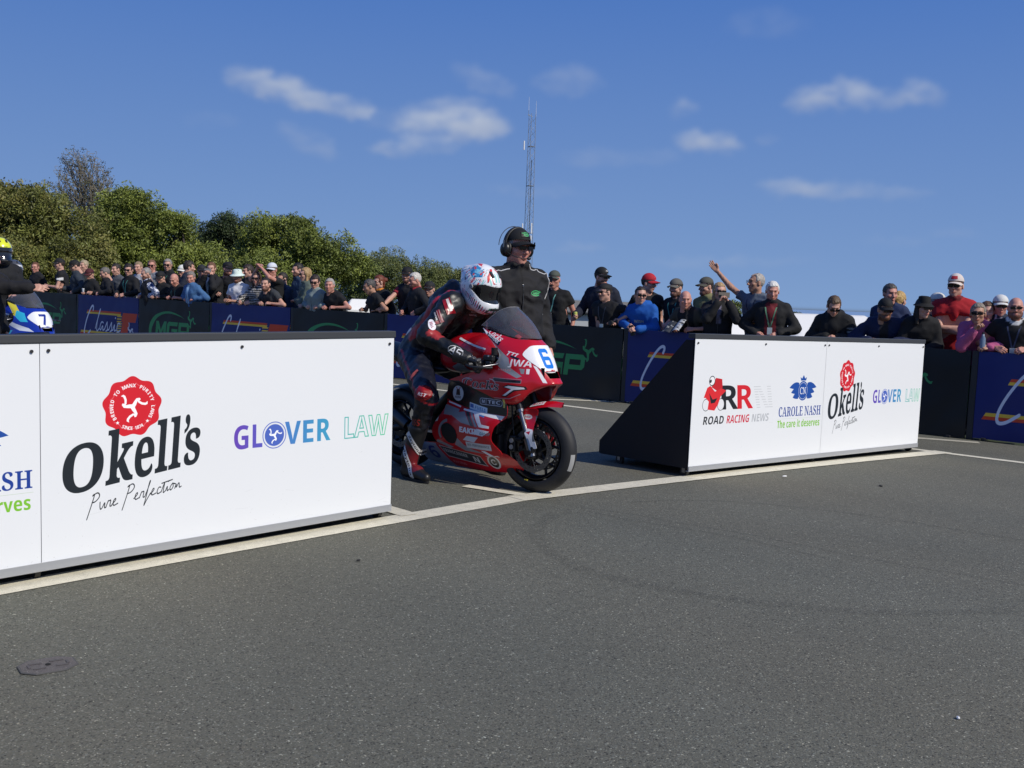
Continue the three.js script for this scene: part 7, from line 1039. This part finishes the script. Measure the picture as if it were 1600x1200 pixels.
spec(515, 446, 0.02, 'grey-haired smiling man in black tee leaning with clasped hands', { hy: -6, hp: 4, tone: 'ruddy', kind: 'heavy', hair: ['short', '#a39d96'], top: tee('#101115') });
spec(577, 448, 0.02, 'dark grey-haired man in black tee bent to the left over the boards', { by: -66, hy: -70, hp: 16, tone: 'tan', hair: ['short', '#4d4a48'], top: tee('#0f1014') });
spec(592, 441, 0.6, 'red-haired person in sunglasses with an orange collar', { woman: true, hy: -52, hair: ['bun', '#6a3018'], shades: 1, arms: ['down', 'down'], top: jkt('#14161a', { paint: (p, t) => (t === 'c' ? lin('#d8862c') : null) }) });
spec(636, 430, 0.55, 'tall man in black cap and black shirt with red sleeves', { hy: -12, kind: 'manbeard', cap: ['cap', '#0d0d0f'], hair: ['short', '#2a211c'], arms: ['fence', 'down'], top: tee('#121216', (p, t) => (t === 'R' || t === 'L' ? lin('#a02430') : null)) });
spec(648, 438, 0.15, 'white-haired bearded man in glasses and black gilet leaning on the blue board', { by: -62, hy: -60, hp: 12, tone: 'ruddy', kind: 'heavybeard', hair: ['short', '#c9c3ba'], specs: 1, top: jkt('#131419', { paint: (p, t) => (t === 'c' && p.x > 0.04 ? lin('#a02430') : null) }) });
spec(671, 452, 0.4, 'person in a black cap with a white band just behind the rider', { hy: -20, cap: ['cap', '#1a1b1e'], hair: ['short', '#3a2d25'], arms: ['down', 'down'], top: jkt('#22304a') });
// right of the marshal
const p32 = spec(866, 437, 0.30, 'heavy man in a grey-green cap and black tee photographing with a phone', { fat: 1.22, by: -30, hy: -16, hp: 4, tone: 'ruddy', kind: 'heavyfine', cap: ['cap', '#4a5048'], lanyard: '#7fc0ae', arms: ['face', 'down'], top: tee('#0f1013') });
held('phone', 'black phone held upright by the man in the grey-green cap', 'phone', p32, 0, phoneBuild(0), V(0, 0.05, 0));
const p33 = spec(940, 433, 0.75, 'tall man in black cap, sunglasses and navy hoodie with a drink in his hand', { by: -30, hy: 46, kind: 'manbeard', cap: ['trucker', '#0e0f12'], badge: M('#fff', 0.6, 0, { map: canvas(128, 64, (c) => { c.fillStyle = '#0e0f12'; c.fillRect(0, 0, 128, 64); fitText(c, 'UB', 38, 52, 52, 38, 'bold %px sans-serif', '#e2e2e2'); }) }), hair: ['short', '#241c18'], shades: 1, arms: [Object.assign([onFence(899, 492, 0.45)], { curl: 0.8 }), 'down'], top: { col: '#141a2c', hood: true, loose: 0.02 } });
held('drink_can', 'pale green drink can held by the man in the navy hoodie', 'can', p33, 0, (g) => { mesh('can_body', new THREE.LatheGeometry([[0, 0], [0.024, 0], [0.031, 0.008], [0.031, 0.10], [0.026, 0.115], [0, 0.115]].map((p) => new THREE.Vector2(...p)), 24).translate(0, -0.03, 0), plainM('#b7bf62', 0.35), g); mesh('rim', new THREE.TorusGeometry(0.025, 0.003, 6, 20).rotateX(Math.PI / 2).translate(0, 0.085, 0), chrome, g); });
const p34 = spec(945, 457, 0.04, 'man in a backwards black cap, sunglasses and moustache with forearms on the board', { fat: 1.12, by: -40, hy: -52, hp: 2, tone: 'fair', kind: 'man', cap: ['backwards', '#17181b'], hair: ['crop', '#33281f'], shades: 1, lanyard: '#3a3c44', arms: [Object.assign([onFence(950, 505, 0.02)], { curl: 0.5, pole: V(-1, -0.1, -0.4) }), Object.assign([onFence(968, 500, 0.06)], { curl: 0.8, pole: V(1, -0.2, -0.4) })], top: tee('#101114') });
p34.put('moustache', [nets((x, y, z) => cone(Math.abs(x), y, z, V(0, -0.045, 0.106), V(0.028, -0.056, 0.092), 0.009, 0.006), [-0.05, -0.08, 0.07], [0.05, -0.02, 0.13], 0.005)], plainM('#2c211a', 0.8));
held('camera', 'black camera held over the board by the man in the backwards cap', 'camera', p34, 1, (g) => { mesh('camera_body', box(0.13, 0.10, 0.06, 0, 0, 0, 0.015), dark, g); mesh('lens', new THREE.CylinderGeometry(0.036, 0.040, 0.09, 20).rotateX(Math.PI / 2).translate(0, -0.005, 0.07), dark, g); mesh('viewfinder', box(0.05, 0.03, 0.045, 0, 0.06, 0, 0.01), dark, g); });
spec(1014, 443, 0.75, 'man in a bright red cap and glasses looking right', { by: 10, hy: 55, cap: ['trucker', '#b01828'], badge: M('#b01828', 0.7), specs: 1, hair: ['short', '#2f251f'], arms: ['down', 'down'], top: tee('#121419') });
const p36 = spec(1001, 461, 0.08, 'man in a bright blue hoodie and sunglasses holding a phone to his chest', { by: -34, hy: 4, hp: 6, kind: 'man', tone: 'fair', hair: ['crop', '#2b221d'], shades: 1, arms: ['fence', 'chest'], top: { name: 'hoodie', col: '#0e55a8', hood: true, loose: 0.018 } });
mesh('chest_print', patch(p36.field, p36.T(0, 0.34, 0.24), X, Y, 0.20, 0.055, Z.clone().negate(), 12, 5, 0.004), M('#fff', 0.7, 0, { map: canvas(256, 70, (c) => { c.fillStyle = '#0e55a8'; c.fillRect(0, 0, 256, 70); fitText(c, 'WISH', 30, 60, 196, 48, 'bold %px sans-serif', '#a7b08a'); }) }), p36.g);
held('phone', 'dark phone held by the man in the bright blue hoodie', 'phone', p36, 1, phoneBuild(0.3));
spec(1056, 450, 0.8, 'man in a grey flat cap with a dark beard looking left', { by: -50, hy: -46, kind: 'manbeard', cap: ['cap', '#5c5a55'], hair: ['short', '#2a221d'], lanyard: '#4f8f80', arms: ['down', 'down'], top: tee('#131518') });
const p38 = spec(1071, 468, 0.06, 'bald man in a black and brown gilet leaning over the board with a magazine', { by: -40, hy: -4, hp: 10, tone: 'ruddy', kind: 'heavyfine', top: tee('#111113', (p, t) => (t !== 't' || Math.abs(p.x) > 0.13 ? lin('#3f3b30') : Math.abs(p.x - 0.03) < 0.008 && p.z > 0 ? lin('#6a5a48') : null)) });
held('magazine', 'open magazine held over the edge of the blue board by the bald man', 'magazine', p38, 0, (g) => { for (const s of [-1, 1]) mesh('page', grid(14, 8, (u, v) => V(s * u * 0.16, (v - 0.5) * 0.24, 0.05 * Math.sin(u * 2.6) + 0.03 * u * s)).rotateX(-0.9), M('#fff', 0.5, 0, { map: canvas(128, 160, (c) => { c.fillStyle = s > 0 ? '#c9c9c6' : '#30343a'; c.fillRect(0, 0, 128, 160); const r = rng(7 + s); for (let i = 0; i < 22; i++) { c.fillStyle = ['#3b3d40', '#8d8f8f', '#1c1d20', '#a7a49a'][Math.floor(r() * 4)]; c.fillRect(r() * 110, r() * 150, 10 + 40 * r(), 4 + 16 * r()); } }) }), g); }, V(0, 0.03, 0.05));
spec(1103, 448, 0.85, 'bearded man in a brown-grey cap and olive jacket looking left', { by: -55, hy: -64, kind: 'manbeard', cap: ['cap', '#4b4a42'], hair: ['short', '#2c231c'], arms: ['down', 'down'], top: jkt('#77754f', { open: true }) });
const p40 = spec(1124, 456, 0.12, 'blonde woman in large sunglasses taking a picture with a grey phone', { woman: true, kind: 'womanfine', by: -10, hy: 6, hp: 2, hair: ['long', '#a98a60'], shades: 2, arms: ['face', 'face'], top: jkt('#101115', { loose: 0.014, open: true, paint: (p, t) => (t === 't' && Math.abs(p.x) < 0.03 && p.z > 0.04 && p.y > 0.25 ? lin('#6c6a80') : null) }) });
held('phone', 'grey phone held sideways by the blonde woman', 'phone', p40, 0, phoneBuild(Math.PI / 2, '#7c7468'), V(), 0.2, p40.arms[0].hand.clone().add(p40.arms[1].hand).multiplyScalar(0.5).add(V(0, 0.03, 0.03)));
mesh('badge_card', box(0.075, 0.12, 0.004, 0, 0, 0, 0.002).translate(...press(p40.field, p40.T(-0.03, 0.02, 0.5), Z.clone().negate()).add(V(0, 0, 0.008)).toArray()), plainM('#9fc0bf', 0.4), p40.g);
spec(1181, 442, 0.45, 'grey-haired man in a grey tee pointing up to the left with a straight arm', { by: -58, hy: -74, hp: -4, tone: 'tan', kind: 'manfine', hair: ['receding', '#a7a097'], specs: 1, lanyard: '#2c3550', arms: [Object.assign([onFence(1117, 420, 0.5)], { curl: 0.12, pole: V(-0.2, -1, -0.2) }), 'cross'], top: tee('#5d6774') });
spec(1207, 455, 0.12, 'white-haired man in black jacket over a dark red shirt, hands on the barrier', { by: -20, hy: -8, hp: 14, tone: 'ruddy', kind: 'manfine', hair: ['short', '#d8d6d0'], lanyard: '#5f8a6a', top: jkt('#131417', { open: true, loose: 0.016, paint: (p, t) => (t === 't' && Math.abs(p.x) < 0.075 && p.z > 0.02 ? lin('#6a1620') : null) }) });
const p43 = spec(1303, 478, 0.02, 'brown-haired man in sunglasses and black hoodie bent over a phone', { by: -24, hy: -6, hp: 34, kind: 'manfine', hair: ['short', '#5a4632'], shades: 1, arms: ['fence', 'fence'], spread: 0.5, top: { name: 'hoodie', col: '#121316', hood: true, loose: 0.02, paint: (p, t) => (t === 'L' && p.y < 0.40 && p.y > 0.18 && Math.sin(p.y * 130) > 0 && p.z > 0 ? lin('#8d8d8d') : null) } });
held('phone', 'dark phone held by the man in the black hoodie bent over the barrier', 'phone', p43, 0, phoneBuild(1.3));
spec(1391, 459, 0.85, 'tall dark-grey-haired man standing behind the navy jacket', { hy: 6, tone: 'ruddy', hair: ['short', '#4a4642'], arms: ['down', 'down'], top: tee('#1d2c50') });
spec(1405, 470, 1.15, 'person with a blonde ponytail turned away behind the tall dark-grey-haired man', { woman: true, by: 120, hy: 130, hair: ['bun', '#b5945c'], arms: ['down', 'down'], top: jkt('#1b2028') });
spec(1383, 484, 0.06, 'bearded man in a black cap and navy jacket leaning on the barrier', { by: -20, hy: 4, hp: 12, tone: 'tan', kind: 'manbeard', cap: ['trucker', '#0f1013'], hair: ['short', '#1f1814'], shades: 1, top: jkt('#141f42', { loose: 0.016, paint: (p, t) => (t === 't' && Math.abs(p.x) < 0.05 && p.z > 0.02 ? lin('#1c1c20') : null) }) });
const p47 = spec(1443, 481, 0.14, 'woman in a black bucket hat and sunglasses holding a small camera', { woman: true, kind: 'womanfine', by: -10, hy: 14, hair: ['long', '#17130f'], shades: 2, arms: ['chest', 'chest'], top: jkt('#111216', { loose: 0.016 }) });
p47.put('hat', capGeo('bucket').clone().scale(0.84, 1.02, 0.84), plainM('#0e0f11', 0.85), 0, 0.014, 0);
held('camera', 'small dark camera held by the woman in the black bucket hat', 'camera', p47, 0, (g) => { mesh('camera_body', box(0.11, 0.07, 0.04, 0, 0, 0, 0.01), dark, g); mesh('lens', new THREE.CylinderGeometry(0.025, 0.028, 0.04, 18).rotateX(Math.PI / 2).translate(0, 0, 0.035), dark, g); }, V(0.06, 0.02, 0.02));
spec(1465, 474, 0.8, 'person in a white cap half hidden behind the woman in the black bucket hat', { hy: 14, tone: 'ruddy', cap: ['cap', '#c9c9c4'], hair: ['short', '#8d8a86'], arms: ['down', 'down'], top: tee('#26282c') });
spec(1493, 447, 0.62, 'man in a red and white cap, sunglasses and red polo with folded arms', { by: -24, hy: -34, hp: 2, tone: 'fair', kind: 'manfine', cap: ['trucker', '#cfc4bd'], badge: M('#a81c28', 0.7), hair: ['crop', '#5c3d28'], shades: 2, arms: ['cross', 'cross'], top: { name: 'polo_shirt', col: '#a30f1c', sleeve: 0.5, collar: 1, open: true, paint: (p, t) => (t === 'c' ? lin('#6a1018') : null) } });
spec(1542, 487, 0.7, 'brown-haired head half hidden behind the woman in the pink sweater', { woman: true, hy: -20, hair: ['short', '#5a4230'], arms: ['down', 'down'], top: jkt('#2a2c30') });
const p50 = spec(1528, 490, 0.06, 'grey-haired woman in sunglasses and a pink sweater with a hand at her chin', { woman: true, kind: 'womanfine', by: -30, hy: -28, hp: 2, tone: 'tan', hair: ['short', '#857b6e'], shades: 2, arms: ['chin', 'fence'], top: { name: 'sweater', col: '#b0557f', collar: 1, loose: 0.014 } });
held('bottle', 'blue water bottle held by the woman in the pink sweater', 'bottle', p50, 1, (g) => { mesh('bottle_body', new THREE.LatheGeometry([[0, 0], [0.030, 0], [0.033, 0.01], [0.033, 0.13], [0.018, 0.165], [0.014, 0.19], [0, 0.19]].map((p) => new THREE.Vector2(...p)), 24).translate(0, -0.04, 0), M([0.16, 0.22, 0.32], 0.2), g); mesh('cap', new THREE.CylinderGeometry(0.016, 0.016, 0.022, 16).translate(0, 0.158, 0), dark, g); }, V(0, 0.03, 0));
spec(1563, 478, 0.75, 'person in a white peaked cap and sunglasses in a navy jacket', { hy: -16, tone: 'ruddy', cap: ['cap', '#d5d4cf'], hair: ['short', '#7a726a'], shades: 1, arms: ['down', 'down'], top: jkt('#1a2236', { open: true, paint: (p, t) => (t === 't' && Math.abs(p.x) < 0.04 && p.z > 0.03 ? lin('#c9cbd2') : null) }) });
spec(1587, 481, 0.10, 'bald bearded man in sunglasses and black tee with white trim at the right edge', { fat: 1.2, by: -30, hy: -22, hp: 4, kind: 'heavybeard', tone: 'ruddy', shades: 1, lanyard: '#39415c', top: tee('#101216', (p, t) => (t === 't' && Math.abs(Math.hypot(p.x, p.z) - 0.085) < 0.012 && p.y > 0.47 ? lin('#d8d8d8') : (t === 'L' || t === 'R') && p.y < 0.27 ? lin('#cfcfcf') : null)) });
spec(181, 421, 1.0, 'dark-haired person in grey at the back between two black jackets', { hy: -30, hair: ['short', '#2e2620'], arms: ['down', 'down'], top: tee('#4c5056') });
spec(315, 424, 1.0, 'person in a dark cap at the back beside the woman with the pale phone', { hy: 20, cap: ['cap', '#23262b'], hair: ['short', '#3a2e26'], arms: ['down', 'down'], top: jkt('#2b2f36') });
spec(441, 436, 0.8, 'dark-haired person in a grey-blue top behind the charcoal tee', { hy: -40, hair: ['short', '#2b221c'], shades: 1, arms: ['down', 'down'], top: jkt('#46536a') });
spec(216, 418, 1.1, 'fair-haired person in a white top at the back beside the red-banded jacket', { hy: -10, hair: ['short', '#8d7a5c'], arms: ['down', 'down'], top: tee('#b8b9bb') });

renderer.render(scene, camera);
